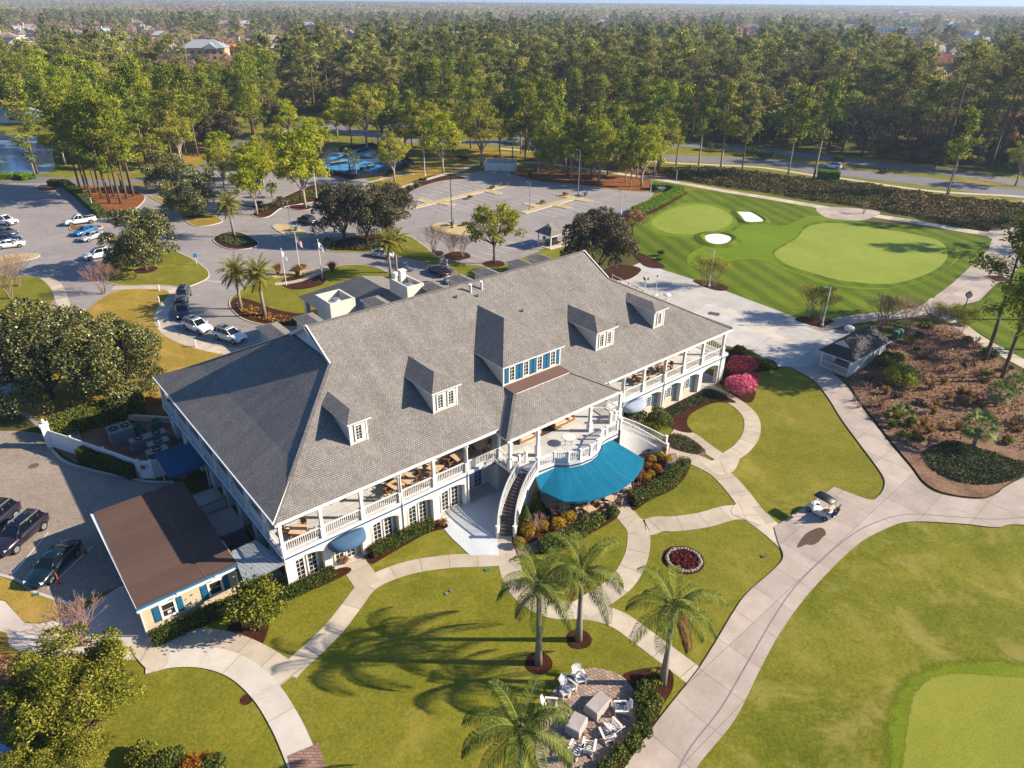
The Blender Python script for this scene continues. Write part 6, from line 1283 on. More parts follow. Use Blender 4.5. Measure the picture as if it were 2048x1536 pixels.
for d,x,y,k,u,v,lw in pts:
    s=sub.choice((sub.uniform(.7,1.),sub.uniform(.85,1.2),sub.uniform(.9,1.1)))*(.55 if lw else 1)*(1. if k=='pine' or d<330 else 1.2)
    if inview(u) and cnt[k]<LIM[k]:
        cnt[k]+=1; left=u<660
        kd={'pine':PINE,'oak':OAK,'bare':BARE+BAREP}[k]; kd=kd[sub.randrange(len(kd))]
        nm={'pine':'pine_tree','oak':'woodland_tree','bare':'bare_tree'}[k]
        lb={'pine':('tall pine of the mixed woodland behind the pond' if left else 'tall dark pine of the dense wood behind the far road'),'oak':('rounded olive green tree of the mixed woodland at left' if left else 'rounded olive green tree between the pines of the wood'),'bare':('bare brownish tree of the mixed woodland at left' if left else 'bare brownish tree between the pines of the wood')}[k]
        kd.place(nm,lb,'tree',(x,y,0),sub.uniform(0,6.28),(s*1.4,s*1.4,s*1.12) if k=='pine' else s*1.05,grp[k]+(' at left' if left else ''))
    else: rest.append((x,y,k,s))
# everything farther: one object of instances
def joined(name,kd):
    """trunk and crown of a kind as one mesh object for the instancer"""
    a=bpy.data.objects.new(name,kd.crown); b=bpy.data.objects.new(name+'_stem',kd.trunk); return [a,b]
def light(seed,kind):
    if kind=='pine': k=pine(seed,20,n=20,tuft=26,size=.5,spread=4.2)
    elif kind=='oak': k=dense(seed,11,6.2,2.5,'oak_far',3000,.36,nl=30,lr=(.16,.3))
    else: k=dense(seed,11,5.8,3,'bare_far',2800,.32,nl=28,lr=(.16,.3))
    return k
SRC=bpy.data.collections.new('far_tree_kinds'); order=[]
for kind,n in (('pine',4),('oak',4),('bare',3)):
    for i in range(n):
        k=light(300+len(order),kind); nm='%02d_%s'%(len(order),kind); me=k.crown
        # merge the stem into the crown mesh
        import bmesh
        bm=bmesh.new(); bm.from_mesh(me); nc=len(bm.faces); bm.from_mesh(k.trunk); bm.faces.ensure_lookup_table()
        me2=bpy.data.meshes.new(nm); me2.materials.append(me.materials[0]); me2.materials.append(k.trunk.materials[0])
        for f in bm.faces[nc:]: f.material_index=1
        bm.to_mesh(me2); bm.free(); o=bpy.data.objects.new(nm,me2); SRC.objects.link(o); order.append(kind)
# crowns fused to tufts for the far distance
for i in range(4):
    rg=np.random.default_rng(500+i); L_=[]; kinds=['needles','oak_far','bare_far','needles'][i]
    for k in range(16): L_.append((rg.uniform(-22,22),rg.uniform(-14,14),rg.uniform(7,12),rg.uniform(4,6.5)))
    C,N,idx=lobes_pts(L_,1600,rg,.3,-.1); lv=rg.uniform(.2,.8,16); me=leaf_me('far_clump',C,1.25,kinds,N,.7,lv[idx]+rg.normal(0,.15,1600),rg,.65); o=bpy.data.objects.new('%02d_clump'%(11+i),me); SRC.objects.link(o)
def instancer(name,P,scale,idx,rot):
    me=bpy.data.meshes.new(name); me.from_pydata(P,[],[]); n=len(P)
    for nm,ty,v in (('sc','FLOAT',scale),('ix','INT',idx),('rt','FLOAT',rot)):
        at=me.attributes.new(nm,ty,'POINT'); at.data.foreach_set('value',np.array(v,dtype=np.int32 if ty=='INT' else np.float32))
    o=bpy.data.objects.new(name,me); COL.objects.link(o)
    ng=bpy.data.node_groups.new(name,'GeometryNodeTree'); ng.interface.new_socket('Geometry',in_out='INPUT',socket_type='NodeSocketGeometry'); ng.interface.new_socket('Geometry',in_out='OUTPUT',socket_type='NodeSocketGeometry')
    N=ng.nodes; gi=N.new('NodeGroupInput'); go=N.new('NodeGroupOutput'); ip=N.new('GeometryNodeInstanceOnPoints'); ci=N.new('GeometryNodeCollectionInfo'); ci.inputs['Collection'].default_value=SRC; ci.inputs['Separate Children'].default_value=True; ci.inputs['Reset Children'].default_value=True
    def att(nm,ty): a=N.new('GeometryNodeInputNamedAttribute'); a.data_type=ty; a.inputs[0].default_value=nm; return a.outputs[0]
    cb=N.new('ShaderNodeCombineXYZ'); l=ng.links.new; l(gi.outputs[0],ip.inputs['Points']); l(ci.outputs[0],ip.inputs['Instance']); ip.inputs['Pick Instance'].default_value=True
    l(att('ix','INT'),ip.inputs['Instance Index']); l(att('rt','FLOAT'),cb.inputs[2]); l(cb.outputs[0],ip.inputs['Rotation']); l(att('sc','FLOAT'),ip.inputs['Scale']); l(ip.outputs[0],go.inputs[0])
    o.modifiers.new('trees','NODES').node_group=ng; return tag(o,kind='stuff')
P=[];S2=[];I=[];RT=[]
byk={k:[i for i,o in enumerate(order) if o==k] for k in ('pine','oak','bare')}
for x,y,k,s in rest: P.append((x,y,0)); S2.append(s*(1.12 if k=='pine' else 1.)); I.append(sub.choice(byk[k])); RT.append(sub.uniform(0,6.28))
instancer('far_wood',P,S2,I,RT)
P=[];S2=[];I=[];RT=[]; yy=1480.
while yy<16000:
    st=26+ (yy-1480)*.012; xx=-yy*.85
    while xx<yy*.85:
        x=xx+sub.uniform(-.5,.5)*st; y=yy+sub.uniform(-.5,.5)*st; xx+=st*1.15
        if not ok(x,y): continue
        n=math.sin(x*.004+1)*math.sin(y*.0037)+.5*math.sin(x*.011+y*.009); k=0 if (n>.35 or y>3600) and sub.random()<.85 else 2 if n<.1 and sub.random()<.7 else 1
        P.append((x,y,0)); S2.append((st/26)**.8*sub.uniform(.85,1.1) if y<4000 else (st/26)**.8*sub.uniform(.8,1.1)); I.append(11+k); RT.append(sub.uniform(-.3,.3)+3.14159*sub.randrange(2))
    yy+=st*.8
for i,s in enumerate(S2): S2[i]=min(s,2.2)
instancer('far_forest',P,S2,I,RT)
# understorey along the wood edge
P=[];S2=[];I=[];RT=[]
for i in range(2):
    o=bpy.data.objects.new('%02d_under'%(15+i),UND[i].crown); SRC.objects.link(o)
yy=170.
while yy<420:
    xx=-yy*.9
    while xx<yy*.95:
        x=xx+sub.uniform(-2,2); y=yy+sub.uniform(-2,2); u,v=PX(x,y); xx+=5.5
        if v<front(u)-3 and ok(x,y) and sub.random()<(.8 if u<1500 else .5): P.append((x,y,0)); S2.append(sub.uniform(.4,1.1)); I.append(15+sub.randrange(2)); RT.append(sub.uniform(0,6.28))
    yy+=5.5
instancer('understorey',P,S2,I,RT)
# masts and poles
for i,(px,h) in enumerate((((1642,20),95),)):
    b=MB(); p=g2(*px); b.tube([(*p,0),(*p,h)],[1.6,.6],6); tag(b.build('radio_mast','metal'),'thin radio mast standing above the horizon at right','mast')
for i,px in enumerate(((285,20),(298,17),(305,17),(312,18),(320,18),(328,19),(336,19),(345,19),(140,18),(255,17),(272,17),(20,24),(405,16))):
    p=g2(*px); b=MB(); b.tube([(*p,0),(*p,32)],[.9,.6],5); 
    for z in (24,28): b.bar((p[0]-4,p[1],z),(p[0]+4,p[1],z),.5,.5)
    tag(b.build('power_pole','white_wall'),'pale power line pole at the far substation, upper left','pole','power poles of the substation')
for i,px in enumerate(((5,165),(130,160),(325,122),(365,128),(375,128),(352,125))):
    p=g2(*px); b=MB(); b.tube([(*p,0),(*p,17)],[.28,.18],6); b.bar((p[0]-1.4,p[1],15.8),(p[0]+1.4,p[1],15.8),.2,.2); tag(b.build('utility_pole','bark_pale'),'wooden utility pole among the trees at upper left','pole','utility poles at left')
t=thing('pond_house','white low building on the far bank of the pond, at the left edge','building',(*g2(5,243),0),R(4)); b=MB(); b.box(-14,14,-4,4,0,3); b.build('wall','white_wall',t); b=MB(); b.add([(-15,-5,3),(15,-5,3),(15,5,3),(-15,5,3),(-11,0,5),(11,0,5)],[(0,1,5,4),(2,3,4,5),(1,2,5),(3,0,4),(3,2,1,0)]); b.build('roof','roof_grey',t)
for x in (-12,-3,5): b=MB(); b.box(x,x+3,-4.06,-4.01,1,2.2); b.build('window','pane',t)
# air
hz=bpy.data.materials.new('haze_air'); hz.use_nodes=True; n=hz.node_tree; n.nodes.remove(n.nodes['Principled BSDF']); pv_=n.nodes.new('ShaderNodeVolumePrincipled'); pv_.inputs['Color'].default_value=(.62,.78,1,1); pv_.inputs['Density'].default_value=HAZE; pv_.inputs['Anisotropy'].default_value=.2; n.links.new(pv_.outputs[0],n.nodes['Material Output'].inputs['Volume'])
if HAZE>0:
    b=MB(); b.box(-14100,14100,-320,26100,-1,165); o=b.build('haze',hz); tag(o,kind='stuff')
# ------------------------------------------------------------------ vehicles
def loft(b,st,mi=0):
    """closed body from stations (x, ring of (y,z) for one half)"""
    rings=[]
    for x,h in st:
        r=[(x,y,z) for y,z in h]+[(x,-y,z) for y,z in h[::-1] if abs(y)>1e-6]; rings.append(r)
    n=len(rings[0]); o=[p for r in rings for p in r]; fs=[]
    for i in range(len(rings)-1):
        for j in range(n): a=i*n+j; c=i*n+(j+1)%n; fs.append((a,c,c+n,a+n))
    fs+=[tuple(range(n))[::-1],tuple(range((len(rings)-1)*n,len(rings)*n))]; b.add(o,fs,mi)
SPEC={ # length,width,height, stations (x/L, bottom, shoulder, width factor), glass base x0,x1, roof x0,x1, belt
 'sedan':(4.85,1.86,1.45,[(-.5,.48,.82,.76),(-.48,.32,.98,.88),(-.40,.24,1.02,.97),(-.2,.2,1.0,1.),(.05,.2,.97,1.),(.22,.2,.93,1.),(.36,.22,.86,.97),(.46,.28,.72,.88),(.5,.40,.60,.74)],-.40,.23,-.22,.06,.97),
 'suv':(4.8,1.95,1.75,[(-.5,.5,.95,.82),(-.485,.34,1.1,.92),(-.42,.26,1.14,.98),(-.2,.24,1.13,1.),(.05,.24,1.1,1.),(.2,.24,1.08,1.),(.38,.26,1.0,.97),(.47,.32,.86,.9),(.5,.44,.72,.78)],-.47,.22,-.40,.05,1.1),
 'pickup':(5.7,2.0,1.9,[(-.5,.55,1.1,.93),(-.49,.45,1.18,.96),(-.3,.36,1.18,.99),(-.1,.34,1.18,1.),(.1,.34,1.16,1.),(.26,.34,1.14,1.),(.4,.34,1.08,.98),(.48,.4,.96,.93),(.5,.5,.82,.86)],-.10,.24,-.06,.11,1.16)}
def car(label,kind,mat,px,rear,frontp,cat='car',z=.03,name=None,group=None):
    L,Wd,H,st,gx0,gx1,rx0,rx1,belt=SPEC[kind]; a,c=g2(*rear),g2(*frontp); rz_=math.atan2(c[1]-a[1],c[0]-a[0])
    t=thing(name or {'sedan':'parked_car','suv':'sport_utility_car','pickup':'pickup_truck'}[kind],label,cat,(*g2(*px),z),rz_,group)
    b=MB(); S2=[]
    for x,zb,zs,k in st: w=Wd/2*k; S2.append((x*L,[(0,zb),(w*.84,zb),(w*.98,zb+.16),(w,(zb+zs)/2+.05),(w*.95,zs-.05),(w*.84,zs+.015),(0,zs+.05)]))
    loft(b,S2,0); w=Wd/2
    if kind=='pickup':
        b.box(-.47*L,-.12*L,-w*.8,w*.8,1.16,1.245,1)
        for s in (-1,1): b.box(-.48*L,-.11*L,min(s*w*.8,s*w*.93),max(s*w*.8,s*w*.93),1.14,1.27,0)
        b.box(-.495*L,-.475*L,-w*.9,w*.9,1.14,1.27,0)
    for s in (-1,1): b.obox((gx1*L-.28,s*(w+.08),belt+.03),(.18,.22,.15),0,0)
    bo=b.build('body',[mat,'rubber'],t,True)
    sh_=w*.86; rh=w*.66; zr=H; b=MB()
    base=[(gx0*L,sh_*.94,belt-.03),(gx1*L,sh_*.9,belt-.03)]; top=[(rx0*L,rh*.95,zr-.05),(rx1*L,rh*.95,zr-.05)]
    B=lambda s:[(x,s*y,z) for x,y,z in base]; T_=lambda s:[(x,s*y,z) for x,y,z in top]
    b.quad(B(1)[1],B(1)[0],T_(1)[0],T_(1)[1]); b.quad(B(-1)[0],B(-1)[1],T_(-1)[1],T_(-1)[0]); b.quad(B(1)[0],B(-1)[0],T_(-1)[0],T_(1)[0]); b.quad(B(-1)[1],B(1)[1],T_(1)[1],T_(-1)[1]); b.build('windows','car_glass',t)
    b=MB(); k=6
    for s in (-1,1):
        for i in (0,1): b.bar(B(s)[i],T_(s)[i],.09,.07)
        m0=[(B(s)[0][j]*.5+B(s)[1][j]*.5) for j in range(3)]; m1=[(T_(s)[0][j]*.5+T_(s)[1][j]*.5) for j in range(3)]; b.bar(m0,m1,.09,.05)
        if kind!='sedan' and kind!='pickup': b.bar([B(s)[0][j]*.78+B(s)[1][j]*.22 for j in range(3)],[T_(s)[0][j]*.8+T_(s)[1][j]*.2 for j in range(3)],.12,.05)
    x0,x1=rx0*L-.06,rx1*L+.06
    loft(b,[(x0,[(0,zr-.1),(rh*.97,zr-.08),(rh*.9,zr-.03),(0,zr-.01)]),((x0+x1)/2,[(0,zr-.1),(rh,zr-.07),(rh*.92,zr),(0,zr+.03)]),(x1,[(0,zr-.1),(rh*.97,zr-.08),(rh*.9,zr-.03),(0,zr-.01)])])
    b.build('roof',mat,t,True)
    if kind=='suv':
        b=MB(); 
        for s in (-1,1): b.bar((x0+.15,s*rh*.86,zr+.05),(x1-.15,s*rh*.86,zr+.05),.05,.06)
        b.build('roof_rail','metal',t); b=MB(); b.box(-.02*L,.04*L,-rh*.6,rh*.6,zr+.02,zr+.04); b.box(-.25*L,-.05*L,-rh*.6,rh*.6,zr+.02,zr+.04); b.build('sunroof','car_glass',t)
    r={'sedan':.33,'suv':.38,'pickup':.4}[kind]
    for sx in (-.31,.31):
        for s in (-1,1):
            b=MB(); n=16; x=sx*L; y0,y1=s*(w-.22),s*(w+.015)
            for (ra,yb,mi) in ((r,y1,0),): b.add([(x+ra*math.cos(6.2832*i/n),y,r+ra*math.sin(6.2832*i/n)) for y in (y0,y1) for i in range(n)],[(i,(i+1)%n,n+(i+1)%n,n+i) for i in range(n)]+[tuple(range(n)),tuple(range(n,2*n))],0)
            wh=b.build('wheel','rubber',t); b=MB(); yy=y1+s*.012; b.add([(x+.66*r*math.cos(6.2832*i/n),yy,r+.66*r*math.sin(6.2832*i/n)) for i in range(n)],[tuple(range(n))]); 
            for k in range(5): a=6.2832*k/5; b.obox((x+.35*r*math.cos(a),yy+s*.008,r+.35*r*math.sin(a)),(.55*r,.02,.07),0,1,0,-a)
            b.build('rim',['metal','chrome'],wh)
            b=MB(); b.add([(x+(r+.07)*math.cos(PI*i/10),s*(w*.995+.004),r+(r+.07)*math.sin(PI*i/10)) for i in range(11)],[tuple(range(11))]); b.build('wheel_arch','rubber',bo)
    for s in (-1,1):
        b=MB(); b.obox((.455*L,s*w*.66,st[-2][2]-.06),(.2,.34,.13),s*-.5); b.build('headlight','lamp_glass',t); b=MB(); b.obox((-.488*L,s*w*.7,st[1][2]-.1),(.1,.36,.2),s*.3); b.build('taillight','tail_red',t)
    b=MB(); b.box(.492*L,.503*L,-.45,.45,st[-1][1]+.02,st[-1][2]-.02); b.build('grille','dark_metal',t)
    b=MB(); b.box(-.512*L,-.5*L,-.26,.26,.62,.76); b.build('number_plate','white',t)
    return t
car('black saloon parked in the service yard between painted lines','sedan','paint_teal_black',(111,1138),(146,1098),(78,1168)); car('dark purple sport utility car parked beside the black saloon','suv','paint_purple',(44,1080),(84,1044),(6,1110)); car('dark sport utility car cut by the left edge of the service yard','suv','paint_purple',(-12,1056),(32,1022),(-50,1088))
car('dark grey sport utility car first in the drop off queue, farthest up the curve','suv','paint_grey',(367,599),(374,582),(360,616)); car('dark blue saloon second in the drop off queue','sedan','paint_navy',(367,630),(366,612),(369,650)); car('white sport utility car third in the drop off queue, black roof glass','suv','paint_white',(397,661),(370,650),(426,672)); car('white sport utility car last in the drop off queue, nearest the clubhouse','suv','paint_white',(462,680),(432,672),(496,690))
car('black sport utility car under the grey evergreens in the car park','suv','paint_black',(614,447),(632,452),(598,440)); car('white saloon on the drive behind the two palms','sedan','paint_white',(768,514),(745,510),(795,518)); car('black saloon with red tail lamps on the drive behind the clubhouse','sedan','paint_red_black',(878,548),(896,556),(860,540))
car('white pickup truck parked at the end of the dark hedge','pickup','paint_white',(162,448),(190,444),(134,452),'pickup'); car('blue saloon parked below the white pickup truck','sedan','paint_blue',(172,468),(188,463),(154,474)); car('silver saloon half hidden behind the lone evergreen','sedan','paint_silver',(184,479),(198,474),(166,485)); car('white sport utility car parked under the lone evergreen','suv','paint_white',(198,516),(220,512),(178,520))
car('white pickup truck at the left edge of the car park','pickup','paint_white',(10,449),(-18,447),(34,452),'pickup'); car('charcoal saloon at the left edge, below the white pickup','sedan','paint_grey',(14,470),(-12,468),(38,474)); car('dark blue saloon at the left edge between charcoal and white cars','sedan','paint_navy',(16,484),(-10,485),(42,484)); car('white saloon at the left edge, lowest of the parked row','sedan','paint_white',(22,495),(-4,498),(48,492))
car('white sport utility car driving on the far road','suv','paint_white',(1664,337),(1684,339),(1646,334),'car',.05); car('white car passing on the far road behind the trees','suv','paint_white',(1020,287),(1040,289),(1000,285),'car',.05); car('dark car on the far road behind the pine straw strip','sedan','paint_grey',(1160,299),(1180,301),(1140,296),'car',.05); car('silver car on the far road by the ball courts','sedan','paint_silver',(660,246),(675,248),(645,243),'car',.05)
def golf_cart(label,px,rear,frontp,bags=True):
    a,c=g2(*rear),g2(*frontp); t=thing('golf_cart',label,'golf cart',(*g2(*px),.1),math.atan2(c[1]-a[1],c[0]-a[0]))
    b=MB(); loft(b,[(-1.15,[(0,.3),(.5,.3),(.55,.55),(.5,.7),(0,.72)]),(-.3,[(0,.25),(.56,.25),(.58,.5),(.54,.66),(0,.68)]),(-.2,[(0,.22),(.56,.22),(.58,.26),(.54,.32),(0,.33)]),(.45,[(0,.22),(.55,.22),(.57,.26),(.54,.32),(0,.33)]),(.62,[(0,.25),(.55,.25),(.57,.6),(.5,.85),(0,.9)]),(1.1,[(0,.3),(.45,.3),(.5,.5),(.42,.62),(0,.66)]),(1.2,[(0,.38),(.35,.38),(.38,.48),(.3,.54),(0,.56)])]); b.build('body','white',t,True)
    b=MB(); b.box(-.75,-.2,-.52,.52,.66,.84); b.obox((-.78,0,1.05),(.14,1.04,.42),0,0,0,-.2); b.build('seat','cushion',t)
    b=MB(); loft(b,[(-.95,[(0,1.84),(.52,1.84),(.56,1.87),(.5,1.92),(0,1.95)]),(.0,[(0,1.86),(.58,1.86),(.62,1.89),(.54,1.95),(0,1.98)]),(.75,[(0,1.84),(.52,1.84),(.56,1.87),(.5,1.91),(0,1.94)])]); b.build('canopy','dark_metal',t,True)
    b=MB()
    for s in (-1,1): b.tube([(.62,s*.52,.8),(.6,s*.52,1.86)],.022,5); b.tube([(-.85,s*.52,.7),(-.8,s*.52,1.86)],.022,5)
    b.build('canopy_frame','dark_metal',t)
    b=MB(); b.quad((.63,-.5,.85),(.63,.5,.85),(.61,.5,1.82),(.61,-.5,1.82)); b.build('windscreen','car_glass',t) if False else None
    for sx in (-.78,.85):
        for s in (-1,1): b=MB(); n=12; b.add([(sx+.24*math.cos(6.2832*i/n),y,.24+.24*math.sin(6.2832*i/n)) for y in (s*.46,s*.62) for i in range(n)],[(i,(i+1)%n,n+(i+1)%n,n+i) for i in range(n)]+[tuple(range(n)),tuple(range(n,2*n))]); wh=b.build('wheel','rubber',t); b=MB(); b.add([(sx+.13*math.cos(6.2832*i/n),s*.63,.24+.13*math.sin(6.2832*i/n)) for i in range(n)],[tuple(range(n))]); b.build('rim','metal',wh)
    b=MB(); b.tube([(.55,.25,.75),(.3,.25,1.0)],.025,5); b.lathe((.3,.25,1.0),[(.17,-.015),(.17,.015)],12); b.build('steering_wheel','dark_metal',t)
    if bags:
        for s,m_ in ((-1,'red_dark'),(1,'navy_canvas')):
            o=MB(); o.tube([(-1.15,s*.25,.55),(-1.32,s*.25,1.35)],[.13,.16],9); bg=o.build('golf_bag',m_,t); o=MB()
            for k in range(5): o.tube([(-1.3,s*.25+.03*(k-2),1.3),(-1.38,s*.25+.06*(k-2),1.75)],.015,4); o.ball((-1.38,s*.25+.06*(k-2),1.76),.04,5,4)
            o.build('golf_clubs','dark_metal',bg)
golf_cart('white golf cart with dark roof and two bags on the pad by the cart path',(1640,1030),(1655,1040),(1612,1015)); golf_cart('small golf cart standing behind the black saloon at the clubhouse drive',(897,566),(900,572),(893,558),False)
# ------------------------------------------------------------------ furniture of the seating circle
def adirondack(label,px,aim,group=None):
    p=g2(*px); q=g2(*aim); t=thing('garden_chair',label,'chair',(*p,.06),math.atan2(q[1]-p[1],q[0]-p[0]),group)
    for s in (-1,1):
        b=MB(); b.bar((.42,s*.3,0),(.42,s*.3,.52),.09,.03); b.build('leg','white',t); b=MB(); b.bar((-.5,s*.27,.06),(.4,s*.27,.36),.03,.12); b.build('leg','white',t)
        b=MB(); b.obox((.06,s*.36,.55),(.82,.15,.03)); b.build('arm','white',t)
    b=MB()
    for k in range(6): x=.38-.13*k; b.obox((x,0,.36-.05*k),(.11,.56,.025),0,0,0,.3)
    b.build('seat','white',t)
    b=MB()
    for k in range(7):
        f=(k-3)/3; h=.95-.16*abs(f)**1.5; b.bar((-.26,f*.21,.14),(-.26-.42*h,f*.33,.14+.9*h),.075,.022)
    b.bar((-.42,-.29,.5),(-.42,.29,.5),.05,.03); b.bar((-.58,-.3,.82),(-.58,.3,.82),.05,.03); b.build('backrest','white',t)
    b=MB(); b.bar((-.36,-.38,.53),(-.36,.38,.53),.06,.03); b.build('arm_support','white',t)
cx=(1190,1425)
for px,lab in (((1158,1362),'white slatted garden chair, farthest from the bottom edge on the paved circle'),((1136,1381),'white slatted garden chair beside a small white side table'),((1100,1418),'white slatted garden chair partly under the bottom feather palm'),((1242,1425),'white slatted garden chair alone on the right side of the paved circle'),((1226,1463),'white slatted garden chair of the lower right pair, right one'),((1214,1477),'white slatted garden chair of the lower right pair, left one'),((1150,1508),'white slatted garden chair at the bottom of the circle, left of its pair'),((1177,1502),'white slatted garden chair at the bottom of the circle, right of its pair')): adirondack(lab,px,cx)
t=thing('side_table','small white square slatted side table on the paved circle','table',(*g2(1128,1394),.06),R(30)); b=MB()
for k in range(5): b.box(-.24,.24,-.24+k*.1,-.16+k*.1,.44,.47)
b.build('table_top','white',t)
for x in (-1,1):
    for y in (-1,1): b=MB(); b.box(x*.2-.03,x*.2+.03,y*.2-.03,y*.2+.03,0,.44); b.build('leg','white',t)
for px,r_,lab,w_,l_ in (((1195,1418),48,'pale fabric covered box shaped fire table in the middle of the paved circle',1.0,1.55),((1152,1457),60,'grey covered box in palm shade on the paved circle',.95,1.25)):
    b=MB(); h=.62; N=12
    b.add([(-l_/2-.04,-w_/2-.04,.02),(l_/2+.05,-w_/2-.03,.02),(l_/2+.03,w_/2+.05,.02),(-l_/2-.05,w_/2+.03,.02),(-l_/2,-w_/2,h-.03),(l_/2,-w_/2,h-.03),(l_/2,w_/2,h-.03),(-l_/2,w_/2,h-.03),(-l_/2+.05,-w_/2+.05,h),(l_/2-.05,-w_/2+.05,h+.02),(l_/2-.05,w_/2-.05,h),(-l_/2+.05,w_/2-.05,h+.01)],[(0,1,5,4),(1,2,6,5),(2,3,7,6),(3,0,4,7),(4,5,9,8),(5,6,10,9),(6,7,11,10),(7,4,8,11),(8,9,10,11)])
    b.obox((.1,-w_/2-.02,.3),(.3,.01,.06),0); o=b.build('covered_table','cover',None,False,(*g2(*px),.06),R(r_)); tag(o,lab,'covered table')
# balcony furniture
def dining_table(label,loc,rz_,sz=1.15,group=None):
    t=thing('dining_table',label,'table',loc,rz_,group); b=MB(); b.box(-sz/2,sz/2,-sz/2,sz/2,.7,.74); b.build('table_top','wicker_top',t)
    for x in (-1,1):
        for y in (-1,1): b=MB(); b.box(x*sz*.42-.04,x*sz*.42+.04,y*sz*.42-.04,y*sz*.42+.04,0,.7); b.build('leg','wicker',t)
    return t
def dining_chair(label,loc,rz_,group,mat='wicker'):
    t=thing('dining_chair',label,'chair',loc,rz_,group); b=MB(); b.box(-.25,.25,-.25,.25,.38,.45); b.build('seat',mat,t); b=MB(); b.obox((-.27,0,.66),(.05,.5,.5),0,0,0,-.12); b.build('backrest',mat,t)
    for s in (-1,1): b=MB(); b.box(-.22,.22,min(s*.25,s*.3),max(s*.25,s*.3),.6,.65); b.box(.17,.22,min(s*.25,s*.3),max(s*.25,s*.3),.0,.6); b.build('arm',mat,t)
    for x in (-.22,.22):
        for s in (-.22,.22): b=MB(); b.box(x-.025,x+.025,s-.025,s+.025,0,.38); b.build('leg',mat,t)
    return t
tabs=[((596,1058),45,'tan square dining table at the left corner of the balcony'),((791,968),10,'tan square dining table on the balcony, left of two standing together'),((815,956),10,'tan square dining table on the balcony, right of two standing together'),((870,934),20,'tan dining table on the balcony, third bay from the left stair'),((917,912),0,'tan dining table on the balcony, second bay from the left stair'),((960,889),0,'tan dining table on the balcony, right before the porch corner'),((1286,751),15,'tan dining table on the right wing balcony, nearer the terrace'),((1330,731),0,'tan dining table on the right wing balcony, nearer the far corner')]
SHORT=dict(zip([t_[2] for t_ in tabs],('table at the left balcony corner','left one of two close balcony tables','right one of two close balcony tables','balcony table three bays left of the stair','balcony table two bays left of the stair','balcony table right before the porch corner','right wing table nearer the terrace','right wing table nearer the far corner')))
for (px,r_,lab) in tabs:
    p=G(px[0],px[1],4.34); dining_table(lab,(p[0],p[1],3.6),BA+R(r_))
    for k in range(4): a=BA+R(r_)+k*PI/2; dining_chair('wicker chair on the '+('right','wall','left','railing')[k]+' side of the '+SHORT[lab],(p[0]+.92*math.cos(a),p[1]+.92*math.sin(a),3.6),a+PI,'wicker chairs on the balcony')
def sofa(label,px,rz_,wd=1.9):
    p=G(px[0],px[1],4.0); t=thing('sofa',label,'sofa',(p[0],p[1],3.6),rz_); b=MB(); b.box(-wd/2,wd/2,-.4,.4,.05,.32); b.box(-wd/2,wd/2,.3,.42,.32,.75); 
    for s in (-1,1): b.box(min(s*wd/2,s*(wd/2-.14)),max(s*wd/2,s*(wd/2-.14)),-.4,.3,.32,.6)
    b.build('frame','wicker',t)
    for s in ((-.42,.42) if wd>1.4 else (0,)): b=MB(); b.obox((s*(wd/2-.14)*1.1,-.05,.4),(min(.75,wd*.45),.66,.16)); b.build('cushion','cushion',t); b=MB(); b.obox((s*(wd/2-.14)*1.1,.24,.62),(min(.75,wd*.45),.14,.34)); b.build('cushion','cushion',t)
sofa('tan cushioned sofa left of the rug on the terrace',(1050,872),BA,1.9); sofa('tan armchair beside the left terrace sofa',(1070,862),BA,1.); sofa('tan cushioned sofa right of the rug on the terrace',(1118,843),BA,1.9); sofa('tan armchair beside the right terrace sofa',(1137,834),BA,1.)
b=MB(); b.box(-1.3,1.3,-.8,.8,.004,.02); p=G(1092,857,3.6); tag(b.build('rug','rug',None,False,(p[0],p[1],3.604),BA),'dark patterned rug between the terrace sofas','rug')
p=G(1137,874,4.3); t=thing('round_table','round white table alone on the terrace','table',(p[0],p[1],3.6)); b=MB(); b.lathe((0,0,.68),[(.62,0),(.65,.03),(.6,.06)],24); b.build('table_top','white',t)
for k in range(4): b=MB(); a=PI/4+k*PI/2; b.tube([(.45*math.cos(a),.45*math.sin(a),0),(.4*math.cos(a),.4*math.sin(a),.68)],.03,5); b.build('leg','metal',t)
for i,(u,v) in enumerate(((24.6,-8.0),(27.2,-8.1),(29.8,-7.6),(23.2,-6.2),(26.,-6.4),(29.,-6.2))):
    p=W(u,v,.05); lab=('dark cafe table under the front edge of the teal awning, left','dark cafe table under the front edge of the teal awning, middle','dark cafe table under the front edge of the teal awning, right','cafe table deep under the teal awning, left','cafe table deep under the teal awning, middle','cafe table deep under the teal awning, right')[i]; dining_table(lab,p,BA+.4*i,.9)
    for k in range(4): a=BA+.4*i+k*PI/2; sd_=('right','building','left','garden')[int(round((.4*i+k*PI/2)/(PI/2)))%4]; dining_chair('cafe chair on the '+sd_+' side of the '+('front left','front middle','front right','rear left','rear middle','rear right')[i]+' awning table',(p[0]+.8*math.cos(a),p[1]+.8*math.sin(a),.05),a+PI,'cafe chairs under the awning')
